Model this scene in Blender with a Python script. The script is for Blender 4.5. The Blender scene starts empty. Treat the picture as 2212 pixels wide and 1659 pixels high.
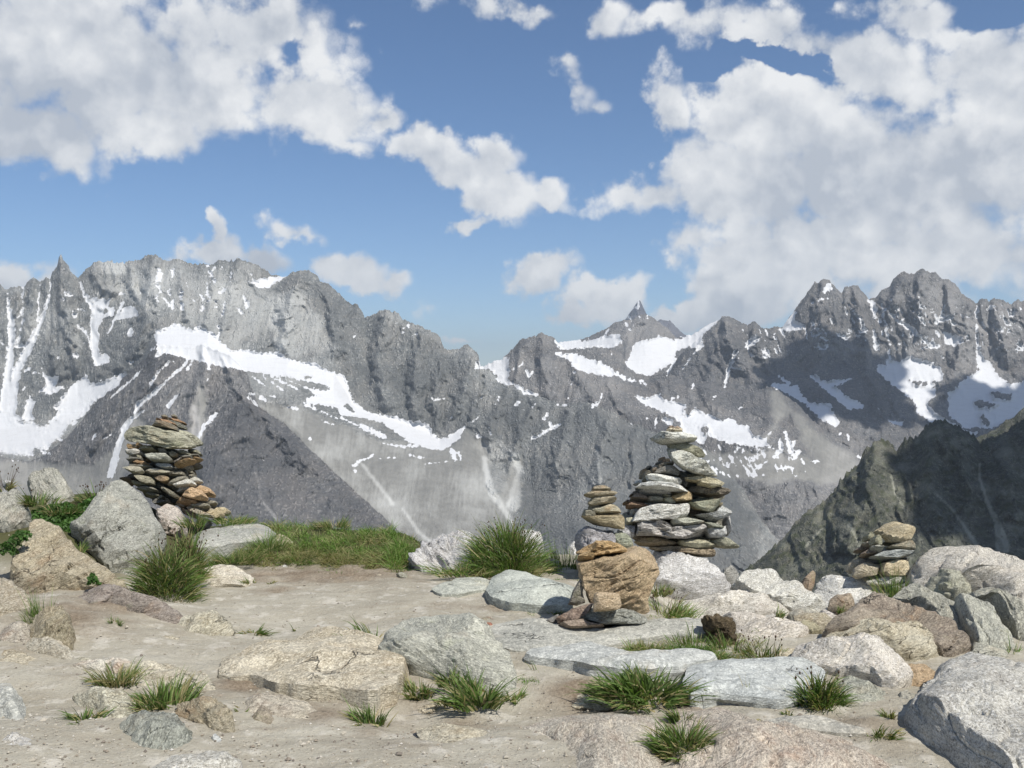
import bpy, math, random
import numpy as np

# ------------------------------------------------------------------ camera, sky, sun
scene = bpy.context.scene
col = scene.collection
F, CX, CY, EYE = 2150.0, 1106.0, 829.5, 1.6          # measured on a 2212 x 1659 copy of the photograph
cam_data = bpy.data.cameras.new("camera")
cam_data.lens = 35.0
cam_data.sensor_width = 36.0
cam_data.clip_start = 0.1
cam_data.clip_end = 90000
cam = bpy.data.objects.new("camera", cam_data)
cam.location = (0, 0, EYE)
cam.rotation_euler = (math.radians(90), 0, 0)
col.objects.link(cam)
scene.camera = cam

SUN_AZ, SUN_EL = math.radians(140), math.radians(51)   # clockwise from the view direction (+Y), height
sun_dir = np.array([math.sin(SUN_AZ) * math.cos(SUN_EL), math.cos(SUN_AZ) * math.cos(SUN_EL), math.sin(SUN_EL)])
sun_data = bpy.data.lights.new("sun", 'SUN')
sun_data.energy = 4.6
sun_data.angle = math.radians(0.53)
sun_data.color = (1.0, 0.95, 0.87)
sun = bpy.data.objects.new("sun", sun_data)
from mathutils import Vector
sun.rotation_euler = Vector(sun_dir).to_track_quat('Z', 'Y').to_euler()
sun.location = (20, -20, 60)
col.objects.link(sun)

scene.view_settings.view_transform = 'Standard'
scene.view_settings.look = 'None'
scene.view_settings.exposure = 0.22
scene.view_settings.gamma = 1.0
scene.view_settings.use_curve_mapping = False
scene.render.engine = 'CYCLES'
scene.cycles.max_bounces = 5
scene.cycles.diffuse_bounces = 2
scene.cycles.glossy_bounces = 2
scene.cycles.transmission_bounces = 2
scene.cycles.volume_bounces = 0
scene.cycles.use_denoising = True
scene.cycles.caustics_reflective = False
scene.cycles.caustics_refractive = False


# ------------------------------------------------------------------ node helpers
class NT:
    def __init__(self, tree):
        self.t = tree
        self.n = tree.nodes
        self.l = tree.links

    def new(self, kind, **kw):
        nd = self.n.new(kind)
        for k, v in kw.items():
            setattr(nd, k, v)
        return nd

    def put(self, sock, v):
        if isinstance(v, bpy.types.NodeSocket):
            self.l.new(v, sock)
        elif v is not None:
            if hasattr(sock, 'default_value') and hasattr(sock.default_value, '__len__') and not hasattr(v, '__len__'):
                v = [v] * len(sock.default_value)
            if hasattr(v, '__len__') and len(v) == 3 and hasattr(sock.default_value, '__len__') and len(sock.default_value) == 4:
                v = (*v, 1.0)
            sock.default_value = v

    def math(self, op, a, b=None, c=None, clamp=False):
        nd = self.new('ShaderNodeMath', operation=op)
        nd.use_clamp = clamp
        for i, v in enumerate((a, b, c)):
            if v is not None:
                self.put(nd.inputs[i], v)
        return nd.outputs[0]

    def vmath(self, op, a, b=None):
        nd = self.new('ShaderNodeVectorMath', operation=op)
        self.put(nd.inputs[0], a)
        if b is not None:
            self.put(nd.inputs[1] if op != 'SCALE' else nd.inputs[3], b)
        return nd.outputs[1] if op in ('LENGTH', 'DOT_PRODUCT', 'DISTANCE') else nd.outputs[0]

    def mapping(self, vec, loc=(0, 0, 0), rot=(0, 0, 0), scale=(1, 1, 1), kind='POINT'):
        nd = self.new('ShaderNodeMapping', vector_type=kind)
        self.put(nd.inputs['Vector'], vec)
        nd.inputs['Location'].default_value = loc
        nd.inputs['Rotation'].default_value = rot
        nd.inputs['Scale'].default_value = scale
        return nd.outputs[0]

    def noise(self, vec, scale, detail=4, rough=0.55, dist=0.0, lac=2.0):
        nd = self.new('ShaderNodeTexNoise')
        self.put(nd.inputs['Vector'], vec)
        nd.inputs['Scale'].default_value = scale
        nd.inputs['Detail'].default_value = detail
        nd.inputs['Roughness'].default_value = rough
        nd.inputs['Lacunarity'].default_value = lac
        nd.inputs['Distortion'].default_value = dist
        return nd.outputs[0]

    def voronoi(self, vec, scale, feature='F1', out=0, rnd=1.0):
        nd = self.new('ShaderNodeTexVoronoi', feature=feature)
        self.put(nd.inputs['Vector'], vec)
        nd.inputs['Scale'].default_value = scale
        nd.inputs['Randomness'].default_value = rnd
        return nd.outputs[out]

    def ramp(self, v, a, b, lo=0.0, hi=1.0, smooth=True):
        nd = self.new('ShaderNodeMapRange')
        nd.interpolation_type = 'SMOOTHSTEP' if smooth else 'LINEAR'
        self.put(nd.inputs[0], v)
        nd.inputs[1].default_value = a
        nd.inputs[2].default_value = b
        nd.inputs[3].default_value = lo
        nd.inputs[4].default_value = hi
        return nd.outputs[0]

    def mix(self, f, a, b, blend='MIX'):
        nd = self.new('ShaderNodeMix', data_type='RGBA', blend_type=blend)
        self.put(nd.inputs[0], f)
        self.put(nd.inputs[6], a)
        self.put(nd.inputs[7], b)
        return nd.outputs[2]

    def attr(self, name, kind='GEOMETRY', out='Fac'):
        nd = self.new('ShaderNodeAttribute', attribute_name=name, attribute_type=kind)
        return nd.outputs[out]


# ------------------------------------------------------------------ sky with broken cumulus
world = bpy.data.worlds.new("World")
scene.world = world
world.use_nodes = True
W = NT(world.node_tree)
W.n.clear()
sky = W.new('ShaderNodeTexSky', sky_type='NISHITA')
sky.sun_disc = False
sky.sun_elevation = SUN_EL
sky.sun_rotation = SUN_AZ
sky.altitude = 2600
sky.air_density = 1.0
sky.dust_density = 1.2
sky.ozone_density = 2.2
tc = W.new('ShaderNodeTexCoord')
D3 = tc.outputs['Generated']
sep = W.new('ShaderNodeSeparateXYZ')
W.put(sep.inputs[0], D3)
az = W.math('ARCTAN2', sep.outputs[0], sep.outputs[1])
el = W.math('ARCSINE', W.math('MINIMUM', W.math('MAXIMUM', sep.outputs[2], -1.0), 1.0))
comb = W.new('ShaderNodeCombineXYZ')
W.put(comb.inputs[0], az)
W.put(comb.inputs[1], el)
AE = comb.outputs[0]


def ae(px, py):
    u, v = (px - CX) / F, (CY - py) / F
    a = math.atan(u)
    return a, math.atan(v * math.cos(a))


# cx, cy, rx, ry, rotation (deg), weight  -- every cloud of the photograph, read as ellipses
BLOBS = [
    (110, 110, 360, 170, 0, 1), (330, 200, 320, 130, 0, 1), (40, 290, 210, 95, 0, 1), (680, 225, 190, 95, -12, 1),
    (560, 70, 230, 100, 0, 1), (340, 300, 160, 58, 0, .9), (660, 30, 90, 45, 0, .55), (820, 240, 55, 45, 0, .8),
    (960, 340, 165, 66, -15, 1), (900, 290, 60, 40, 0, .7), (1075, 330, 70, 55, -10, .8), (1085, 420, 100, 65, -20, .95),
    (1010, 485, 75, 22, 12, .8), (1190, 430, 52, 38, 0, .8), (780, 325, 65, 35, 0, .55), (1130, 20, 100, 30, 0, .55),
    (880, 8, 70, 28, 0, .4), (780, 78, 38, 18, 0, .25), (1228, 150, 66, 44, -20, .62), (1258, 205, 44, 70, 20, .6), (1300, 232, 30, 22, 0, .4),
    (1660, 260, 150, 120, 0, 1.1), (1450, 215, 48, 62, 0, .75), (1860, 380, 230, 175, -20, 1.1), (1620, 400, 210, 150, 0, 1.05),
    (2110, 340, 210, 170, 0, 1.1), (1410, 420, 120, 58, 0, .7), (1460, 540, 110, 62, 0, .8), (1730, 540, 300, 110, 0, 1),
    (2040, 550, 260, 110, 0, 1), (1322, 632, 90, 56, 0, 1.1), (1240, 668, 90, 34, 0, .8), (1475, 676, 90, 50, 0, 1.1),
    (1600, 650, 140, 70, 0, 1.1), (1310, 40, 70, 42, 0, .7), (1450, 50, 140, 30, 0, .5), (1680, 70, 170, 48, -18, .75),
    (1880, 140, 180, 66, -22, .85), (2010, 60, 180, 62, -20, .9), (2150, 175, 150, 95, 0, .95), (1950, 10, 120, 40, 0, .8),
    (40, 592, 100, 44, 0, .7), (455, 558, 72, 44, 0, .9), (462, 505, 24, 30, 0, .75), (570, 568, 62, 34, 0, .7),
    (770, 592, 90, 40, -15, .75), (850, 612, 40, 30, 0, .55), (1155, 600, 110, 38, 12, .75), (1020, 605, 34, 26, 0, .2),
    (665, 505, 44, 12, -20, .22), (1000, 750, 32, 14, 0, .5), (360, 560, 40, 20, 0, .4), (1000, 655, 40, 16, 0, .12),
]
warp = W.noise(D3, 9.0, 3, .5)
wn = W.new('ShaderNodeTexNoise')
W.put(wn.inputs['Vector'], D3)
wn.inputs['Scale'].default_value = 14.0
wn.inputs['Detail'].default_value = 5.0
wn.inputs['Roughness'].default_value = 0.6
wv = W.vmath('SUBTRACT', wn.outputs['Color'], (0.5, 0.5, 0.5))
AEw = W.vmath('ADD', AE, W.vmath('SCALE', wv, 0.075))
fld = None
n_done = [0]


def chained(prev):
    """the same direction vector, tied to the previous result so the clouds are worked out one after another"""
    n_done[0] += 1
    if prev is None:
        return AEw
    return W.vmath('SCALE', AEw, W.math('MULTIPLY_ADD', prev, 1e-8, 1.0))


here = AEw
for cx_, cy_, rx, ry, rot, wgt in BLOBS:
    a0, e0 = ae(cx_, cy_)
    if n_done[0] % 3 == 0:
        here = chained(fld)
    else:
        n_done[0] += 1
    m = W.mapping(here, (a0, e0, 0), (0, 0, math.radians(-rot) * -1), (rx / F * 1.08, ry / F * 1.08, 1), 'TEXTURE')
    ln = W.vmath('LENGTH', m)
    v = W.math('MULTIPLY_ADD', ln, -wgt, wgt)
    fld = v if fld is None else W.math('SMOOTH_MAX', fld, v, 0.12)
for cx_, cy_, rx, ry, rot, wgt in [(2130, 40, 110, 45, 10, .9), (1690, 128, 150, 26, -16, 1.0), (1560, 130, 60, 40, 0, .7), (630, 110, 50, 30, 0, .5), (1390, 300, 60, 60, 0, .5), (1420, 640, 50, 30, 0, .5)]:
    a0, e0 = ae(cx_, cy_)
    m = W.mapping(chained(fld), (a0, e0, 0), (0, 0, math.radians(rot)), (rx / F * 1.1, ry / F * 1.1, 1), 'TEXTURE')
    fld = W.math('SUBTRACT', fld, W.ramp(W.vmath('LENGTH', m), 1.0, .1, 0, wgt))
# the rest of the sky, outside the picture, goes on with the same broken clouds
away = W.math('MAXIMUM', W.ramp(W.math('ABSOLUTE', az), .58, .8), W.ramp(el, .44, .62))
rest = W.math('MULTIPLY_ADD', W.noise(D3, 2.6, 3, .5), 3.2, -1.65)
rest = W.math('ADD', rest, W.math('MULTIPLY_ADD', away, 2.5, -2.5))
fld = W.math('MAXIMUM', fld, rest)


def cloud_noise(vec):
    a = W.noise(vec, 7.0, 10, .64)
    b = W.voronoi(W.vmath('ADD', vec, W.vmath('SCALE', wv, 0.05)), 24.0)
    c = W.voronoi(W.vmath('ADD', vec, W.vmath('SCALE', wv, 0.03)), 58.0)
    return W.math('ADD', W.math('MULTIPLY_ADD', a, 3.4, -1.75), W.math('ADD', W.math('MULTIPLY_ADD', b, -.7, .30), W.math('MULTIPLY_ADD', c, -.42, .17)))


n0 = cloud_noise(D3)
n1 = cloud_noise(W.vmath('ADD', D3, (0.014, -0.004, 0.024)))
dens = W.math('ADD', W.math('MULTIPLY', fld, 1.5), n0)
alpha = W.ramp(dens, -.12, .55)
thick = W.ramp(dens, .2, 1.3)
relief = W.math('MULTIPLY_ADD', W.math('SUBTRACT', n0, n1), .9, .5, clamp=True)
big = W.noise(D3, 5.0, 4, .55)
shade = W.math('ADD', W.math('MULTIPLY', relief, .85), W.math('MULTIPLY_ADD', big, 1.7, -.72))
shade = W.math('SUBTRACT', shade, W.math('MULTIPLY', thick, .10))
# sunlit heads and grey bases of the single clouds
for cx_, cy_, rx, ry, wgt in [(120, 60, 220, 90, .25), (60, 270, 190, 90, -.38), (400, 130, 150, 90, -.22), (740, 180, 110, 60, .3), (350, 330, 160, 40, .2), (930, 300, 120, 40, .25), (1060, 440, 110, 50, .1),
                              (1650, 190, 150, 70, .55), (1500, 240, 70, 60, .3), (1750, 400, 220, 100, -.3), (2050, 400, 180, 120, -.32), (1450, 520, 110, 70, .3), (1900, 560, 220, 60, .2), (2100, 250, 110, 60, .3),
                              (1800, 110, 200, 60, -.2), (1640, 480, 140, 60, -.25), (1475, 660, 70, 40, .3), (1300, 610, 60, 30, .25)]:
    a0, e0 = ae(cx_, cy_)
    m = W.mapping(chained(shade), (a0, e0, 0), (0, 0, 0), (rx / F * 1.2, ry / F * 1.2, 1), 'TEXTURE')
    shade = W.math('ADD', shade, W.ramp(W.vmath('LENGTH', m), 1.0, .1, 0, wgt))
shade = W.math('MAXIMUM', W.math('MINIMUM', shade, 1.0), 0.0)
ccol = W.mix(shade, (4.5, 4.85, 5.4), (8.2, 8.25, 8.25))
skycol = W.mix(1.0, sky.outputs[0], (0.98, 1.0, 1.02), 'MULTIPLY')
hsv = W.new('ShaderNodeHueSaturation')
hsv.inputs['Saturation'].default_value = 1.10
hsv.inputs['Value'].default_value = 1.0
W.put(hsv.inputs['Color'], skycol)
full = W.mix(W.math('MULTIPLY', alpha, .95), hsv.outputs[0], ccol)
bg = W.new('ShaderNodeBackground')
W.put(bg.inputs['Color'], full)
bg.inputs['Strength'].default_value = 0.1
wo = W.new('ShaderNodeOutputWorld')
W.l.new(bg.outputs[0], wo.inputs['Surface'])
world.cycles.sampling_method = 'MANUAL'
world.cycles.sample_map_resolution = 512

# ------------------------------------------------------------------ numpy noise
_rs = np.random.RandomState(7)
_perm = _rs.permutation(256)
_perm = np.concatenate([_perm, _perm, _perm])
_g = _rs.normal(size=(256, 3))
_g /= np.linalg.norm(_g, axis=1, keepdims=True)


def perlin(x, y, z):
    x, y, z = np.broadcast_arrays(np.asarray(x, float), np.asarray(y, float), np.asarray(z, float))
    xi, yi, zi = np.floor(x).astype(int), np.floor(y).astype(int), np.floor(z).astype(int)
    xf, yf, zf = x - xi, y - yi, z - zi
    u, v, w = (t * t * t * (t * (t * 6 - 15) + 10) for t in (xf, yf, zf))
    out = 0
    for dx in (0, 1):
        wx = u if dx else 1 - u
        for dy in (0, 1):
            wy = v if dy else 1 - v
            for dz in (0, 1):
                wz = w if dz else 1 - w
                h = _perm[(_perm[(_perm[(xi + dx) & 255] + yi + dy) & 255] + zi + dz) & 255]
                g = _g[h]
                out = out + wx * wy * wz * (g[..., 0] * (xf - dx) + g[..., 1] * (yf - dy) + g[..., 2] * (zf - dz))
    return out * 1.6


def fbm(x, y, z, oct=5, gain=.5, lac=2.03):
    s, a, f = 0, 1.0, 1.0
    for i in range(oct):
        s = s + a * perlin(x * f + 17.3 * i, y * f + 5.1 * i, z * f + 9.7 * i)
        a *= gain
        f *= lac
    return s


def ridged(x, y, z, oct=5, gain=.5, lac=2.03):
    s, a, f = 0, 1.0, 1.0
    for i in range(oct):
        s = s + a * (1 - 2 * np.abs(perlin(x * f + 11.3 * i, y * f + 7.1 * i, z * f + 3.7 * i)))
        a *= gain
        f *= lac
    return s


def sstep(a, b, x):
    t = np.clip((np.asarray(x, float) - a) / (b - a), 0, 1)
    return t * t * (3 - 2 * t)


def P(px, py, Y):
    """the point at forward distance Y seen at (px, py)"""
    px, py, Y = np.broadcast_arrays(np.asarray(px, float), np.asarray(py, float), np.asarray(Y, float))
    return np.stack([Y * (px - CX) / F, Y, EYE + Y * (CY - py) / F], -1)


CROPS = {'C1': (0, 474.4, 1 / 3), 'C2': (737.4, 474.4, 1 / 3), 'C3': (1474.7, 474.4, 1 / 3), 'C4': (0, 1106, 1 / 3),
         'C5': (737.4, 1106, 1 / 3), 'C6': (1474.7, 1106, 1 / 3), 'Z1': (0, 867.4, .2451), 'Z2': (1165.6, 894.6, .21446),
         'Z3': (1152.1, 1118.2, .21446), 'Z4': (1762, 1084.3, .2034), 'Z5': (406.6, 1084.3, .2451), 'Z6': (237.2, 881, .1634),
         'Z7': (1626.5, 881, .2647), 'D': (0, 0, 1)}


def cv(c, pts):
    ox, oy, s = CROPS[c]
    return [(ox + p[0] * s, oy + p[1] * s) + tuple(q * s for q in p[2:]) for p in pts]


# ------------------------------------------------------------------ object helpers
def mesh_from(name, verts, faces, smooth=True):
    me = bpy.data.meshes.new(name)
    verts = np.asarray(verts, np.float32)
    me.vertices.add(len(verts))
    me.vertices.foreach_set('co', verts.ravel())
    if isinstance(faces, np.ndarray) and faces.ndim == 2:
        k = faces.shape[1]
        flat = faces.astype(np.int32).ravel()
        starts = np.arange(0, len(flat), k, dtype=np.int32)
    else:
        flat = np.array([i for f in faces for i in f], np.int32)
        ln = np.array([len(f) for f in faces])
        starts = np.concatenate([[0], np.cumsum(ln)[:-1]]).astype(np.int32)
    me.loops.add(len(flat))
    me.loops.foreach_set('vertex_index', flat)
    me.polygons.add(len(starts))
    me.polygons.foreach_set('loop_start', starts)
    me.polygons.foreach_set('use_smooth', np.full(len(starts), bool(smooth)))
    me.update(calc_edges=True)
    me.validate()
    if smooth == 'angle':
        me.set_sharp_from_angle(angle=math.radians(28))
    return me


def add_attr(me, name, data, kind='FLOAT'):
    at = me.attributes.new(name, kind, 'POINT')
    at.data.foreach_set('value' if kind == 'FLOAT' else ('vector' if kind == 'FLOAT_VECTOR' else 'color'),
                        np.asarray(data, np.float32).ravel())


def link(name, me, mat, parent=None, loc=(0, 0, 0), **props):
    o = bpy.data.objects.new(name, me)
    if mat is not None and me is not None and len(me.materials) == 0:
        me.materials.append(mat)
    o.location = loc
    col.objects.link(o)
    if parent is not None:
        o.parent = parent
    for k, v in props.items():
        if v is not None:
            o[k] = v
    return o


def grid_faces(nr, nc):
    i = np.arange(nr - 1)[:, None] * nc + np.arange(nc - 1)[None]
    return np.stack([i, i + 1, i + nc + 1, i + nc], -1).reshape(-1, 4)
# ------------------------------------------------------------------ masks of snow and scree, read from the photograph
MX0, MY0, MW, MH = -420, 540, 3060, 720
snow_sd = np.full((MH, MW), -60.0)


def seg_dist(gx, gy, a, b):
    ax, ay = a[:2]
    bx, by = b[:2]
    dx, dy = bx - ax, by - ay
    t = np.clip(((gx - ax) * dx + (gy - ay) * dy) / (dx * dx + dy * dy + 1e-9), 0, 1)
    return np.hypot(gx - ax - t * dx, gy - ay - t * dy), t


def stamp(field, pts, closed, sign=1, pad=30):
    xs = [p[0] for p in pts]
    ys = [p[1] for p in pts]
    x0, x1 = max(0, int(min(xs)) - pad - MX0), min(MW, int(max(xs)) + pad - MX0)
    y0, y1 = max(0, int(min(ys)) - pad - MY0), min(MH, int(max(ys)) + pad - MY0)
    if x1 <= x0 or y1 <= y0:
        return
    gy, gx = np.mgrid[y0:y1, x0:x1].astype(float)
    gx += MX0
    gy += MY0
    if closed:
        d = np.full(gx.shape, 1e9)
        inside = np.zeros(gx.shape, bool)
        n = len(pts)
        for i in range(n):
            a, b = pts[i], pts[(i + 1) % n]
            dd, _ = seg_dist(gx, gy, a, b)
            d = np.minimum(d, dd)
            if a[1] != b[1]:
                c = ((a[1] > gy) != (b[1] > gy)) & (gx < (b[0] - a[0]) * (gy - a[1]) / (b[1] - a[1]) + a[0])
                inside ^= c
        sd = np.where(inside, d, -d)
    else:
        sd = np.full(gx.shape, -1e9)
        if len(pts) == 1:
            sd = pts[0][2] * .5 - np.hypot(gx - pts[0][0], gy - pts[0][1])
        for i in range(len(pts) - 1):
            dd, t = seg_dist(gx, gy, pts[i], pts[i + 1])
            w = (pts[i][2] * (1 - t) + pts[i + 1][2] * t) * .5
            sd = np.maximum(sd, w - dd)
    sub = field[y0:y1, x0:x1]
    field[y0:y1, x0:x1] = np.maximum(sub, sd) if sign > 0 else np.minimum(sub, -sd)


POLYS = [
    ('C1', [(-400, 1180), (0, 1230), (60, 1230), (110, 1270), (140, 1290), (175, 1170), (195, 1150), (230, 1180), (210, 1230), (225, 1300), (260, 1325), (300, 1320), (390, 1240), (340, 1220), (440, 1110), (480, 1060), (560, 1010), (590, 1060), (720, 1030), (810, 985), (830, 995), (740, 1090), (640, 1160), (590, 1210), (480, 1330), (420, 1410), (280, 1530), (240, 1500), (200, 1560), (100, 1540), (0, 1530), (-400, 1500)]),
    ('C1', [(265, 960), (300, 1020), (380, 1010), (360, 1080), (470, 1080), (400, 1100), (330, 1130), (255, 1115), (300, 1060)]),
    ('C1', [(590, 500), (660, 510), (720, 510), (700, 560), (755, 580), (740, 620), (680, 630), (640, 690), (640, 780), (650, 880), (700, 870), (710, 930), (660, 940), (610, 960), (580, 800), (590, 640), (600, 570)]),
    ('C1', [(740, 650), (790, 580), (830, 560), (880, 570), (900, 620), (820, 640)]),
    ('C1', [(1615, 400), (1680, 380), (1800, 368), (1850, 370), (1790, 410), (1730, 445), (1660, 435)]),
    ('C1', [(1005, 720), (1080, 700), (1130, 675), (1200, 690), (1245, 715), (1295, 690), (1330, 715), (1400, 750), (1440, 800), (1500, 850), (1560, 840), (1640, 850), (1700, 860), (1800, 860), (1870, 900), (1960, 925), (2040, 930), (2150, 985), (2230, 1005), (2250, 1060), (2230, 1240), (2100, 1200), (1960, 1190), (2000, 1150), (2050, 1140), (1960, 1080), (1830, 1020), (1650, 990), (1500, 960), (1200, 900), (1020, 850)]),
    ('C2', [(-20, 1000), (40, 1050), (60, 1150), (160, 1240), (300, 1270), (400, 1290), (440, 1310), (500, 1305), (570, 1330), (590, 1390), (640, 1420), (700, 1400), (805, 1335), (800, 1360), (760, 1420), (700, 1470), (650, 1500), (560, 1480), (430, 1440), (350, 1370), (250, 1310), (100, 1280), (-20, 1260)]),
    ('C2', [(870, 920), (1000, 900), (1085, 885), (1080, 960), (1100, 980), (1080, 1030), (1130, 1065), (1060, 1080), (1000, 1030), (1030, 1020), (960, 975), (865, 960)]),
    ('C2', [(1400, 855), (1450, 870), (1480, 860), (1560, 880), (1600, 900), (1680, 920), (1760, 970), (1780, 1015), (1680, 1010), (1540, 980), (1490, 930)]),
    ('C2', [(1380, 780), (1540, 770), (1560, 795), (1700, 755), (1780, 740), (1820, 760), (1810, 800), (1740, 835), (1600, 830), (1480, 845), (1400, 830)]),
    ('C2', [(1935, 790), (2050, 755), (2150, 775), (2230, 770), (2230, 830), (2170, 850), (2160, 900), (2100, 960), (2000, 1015), (1900, 990), (1830, 940), (1880, 870), (1885, 810)]),
    ('C3', [(-20, 770), (70, 740), (150, 680), (225, 650), (200, 690), (140, 740), (130, 790), (80, 830), (-20, 825)]),
    ('C3', [(400, 820), (440, 750), (510, 760), (470, 810), (420, 830)]),
    ('C3', [(900, 460), (940, 410), (965, 415), (970, 450), (920, 480)]),
    ('C3', [(640, 710), (720, 590), (740, 600), (720, 650), (780, 680), (770, 710), (720, 720), (680, 725)]),
    ('C3', [(1690, 730), (1810, 760), (1820, 800), (1760, 825), (1700, 800)]),
    ('C3', [(1255, 930), (1320, 950), (1320, 910), (1400, 920), (1480, 880), (1600, 920), (1680, 960), (1680, 1040), (1620, 1050), (1650, 1140), (1580, 1180), (1640, 1250), (1700, 1290), (1800, 1350), (1720, 1330), (1600, 1310), (1510, 1250), (1500, 1180), (1400, 1100), (1320, 1040), (1260, 990)]),
    ('C3', [(1720, 1130), (1820, 1040), (1920, 980), (1930, 900), (1990, 910), (2050, 1020), (2120, 1065), (2250, 1040), (2500, 1060), (2500, 1260), (2212, 1250), (2130, 1300), (2000, 1350), (1830, 1350), (1720, 1270)]),
    ('C3', [(560, 1080), (600, 1050), (690, 1080), (750, 1070), (770, 1140), (820, 1185), (950, 1190), (980, 1240), (1020, 1320), (1000, 1350), (900, 1300), (800, 1200), (650, 1110)]),
    ('C3', [(815, 1010), (860, 1000), (900, 1040), (1000, 1040), (1095, 1030), (1040, 1060), (980, 1080), (1050, 1130), (1100, 1160), (1170, 1200), (1170, 1225), (1070, 1225), (1000, 1170), (940, 1120), (870, 1060)]),
    ('C3', [(1330, 1300), (1380, 1310), (1440, 1300), (1410, 1345)]),
    ('C2', [(1900, 1140), (1970, 1150), (2060, 1130), (2100, 1170), (2180, 1180), (2230, 1200), (2230, 1340), (2100, 1250), (1960, 1200)]),
    ('C3', [(-20, 1210), (40, 1270), (80, 1220), (160, 1260), (250, 1300), (320, 1280), (360, 1330), (430, 1340), (460, 1400), (530, 1410), (580, 1370), (540, 1430), (580, 1470), (450, 1470), (300, 1450), (160, 1400), (130, 1460), (70, 1430), (-20, 1340)]),
]
HOLES = [
    ('C1', [(85, 1180), (165, 1170), (150, 1260), (110, 1270)]), ('C1', [(640, 580), (700, 575), (700, 610), (640, 610)]),
    ('C1', [(1800, 1015), (1960, 1040), (2100, 1070), (2150, 1090), (2090, 1110), (1960, 1080)]),
    ('C1', [(1970, 1015), (2030, 1015), (2020, 1035), (1975, 1030)]), ('C2', [(0, 1180), (60, 1210), (90, 1250), (20, 1220)]),
    ('C3', [(1470, 1040), (1580, 1050), (1600, 1080), (1500, 1070)]), ('C3', [(1890, 1185), (1930, 1165), (1990, 1180), (2035, 1200), (1990, 1225), (1960, 1212), (1925, 1222)]),
    ('C3', [(1995, 1120), (2040, 1108), (2080, 1128), (2140, 1130), (2125, 1160), (2070, 1168), (2020, 1158)]), ('C3', [(1925, 1262), (1950, 1270), (1990, 1310), (1985, 1335), (1950, 1325), (1935, 1300)]),
    ('C3', [(110, 1350), (160, 1330), (170, 1380), (120, 1390)]),
]
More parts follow.
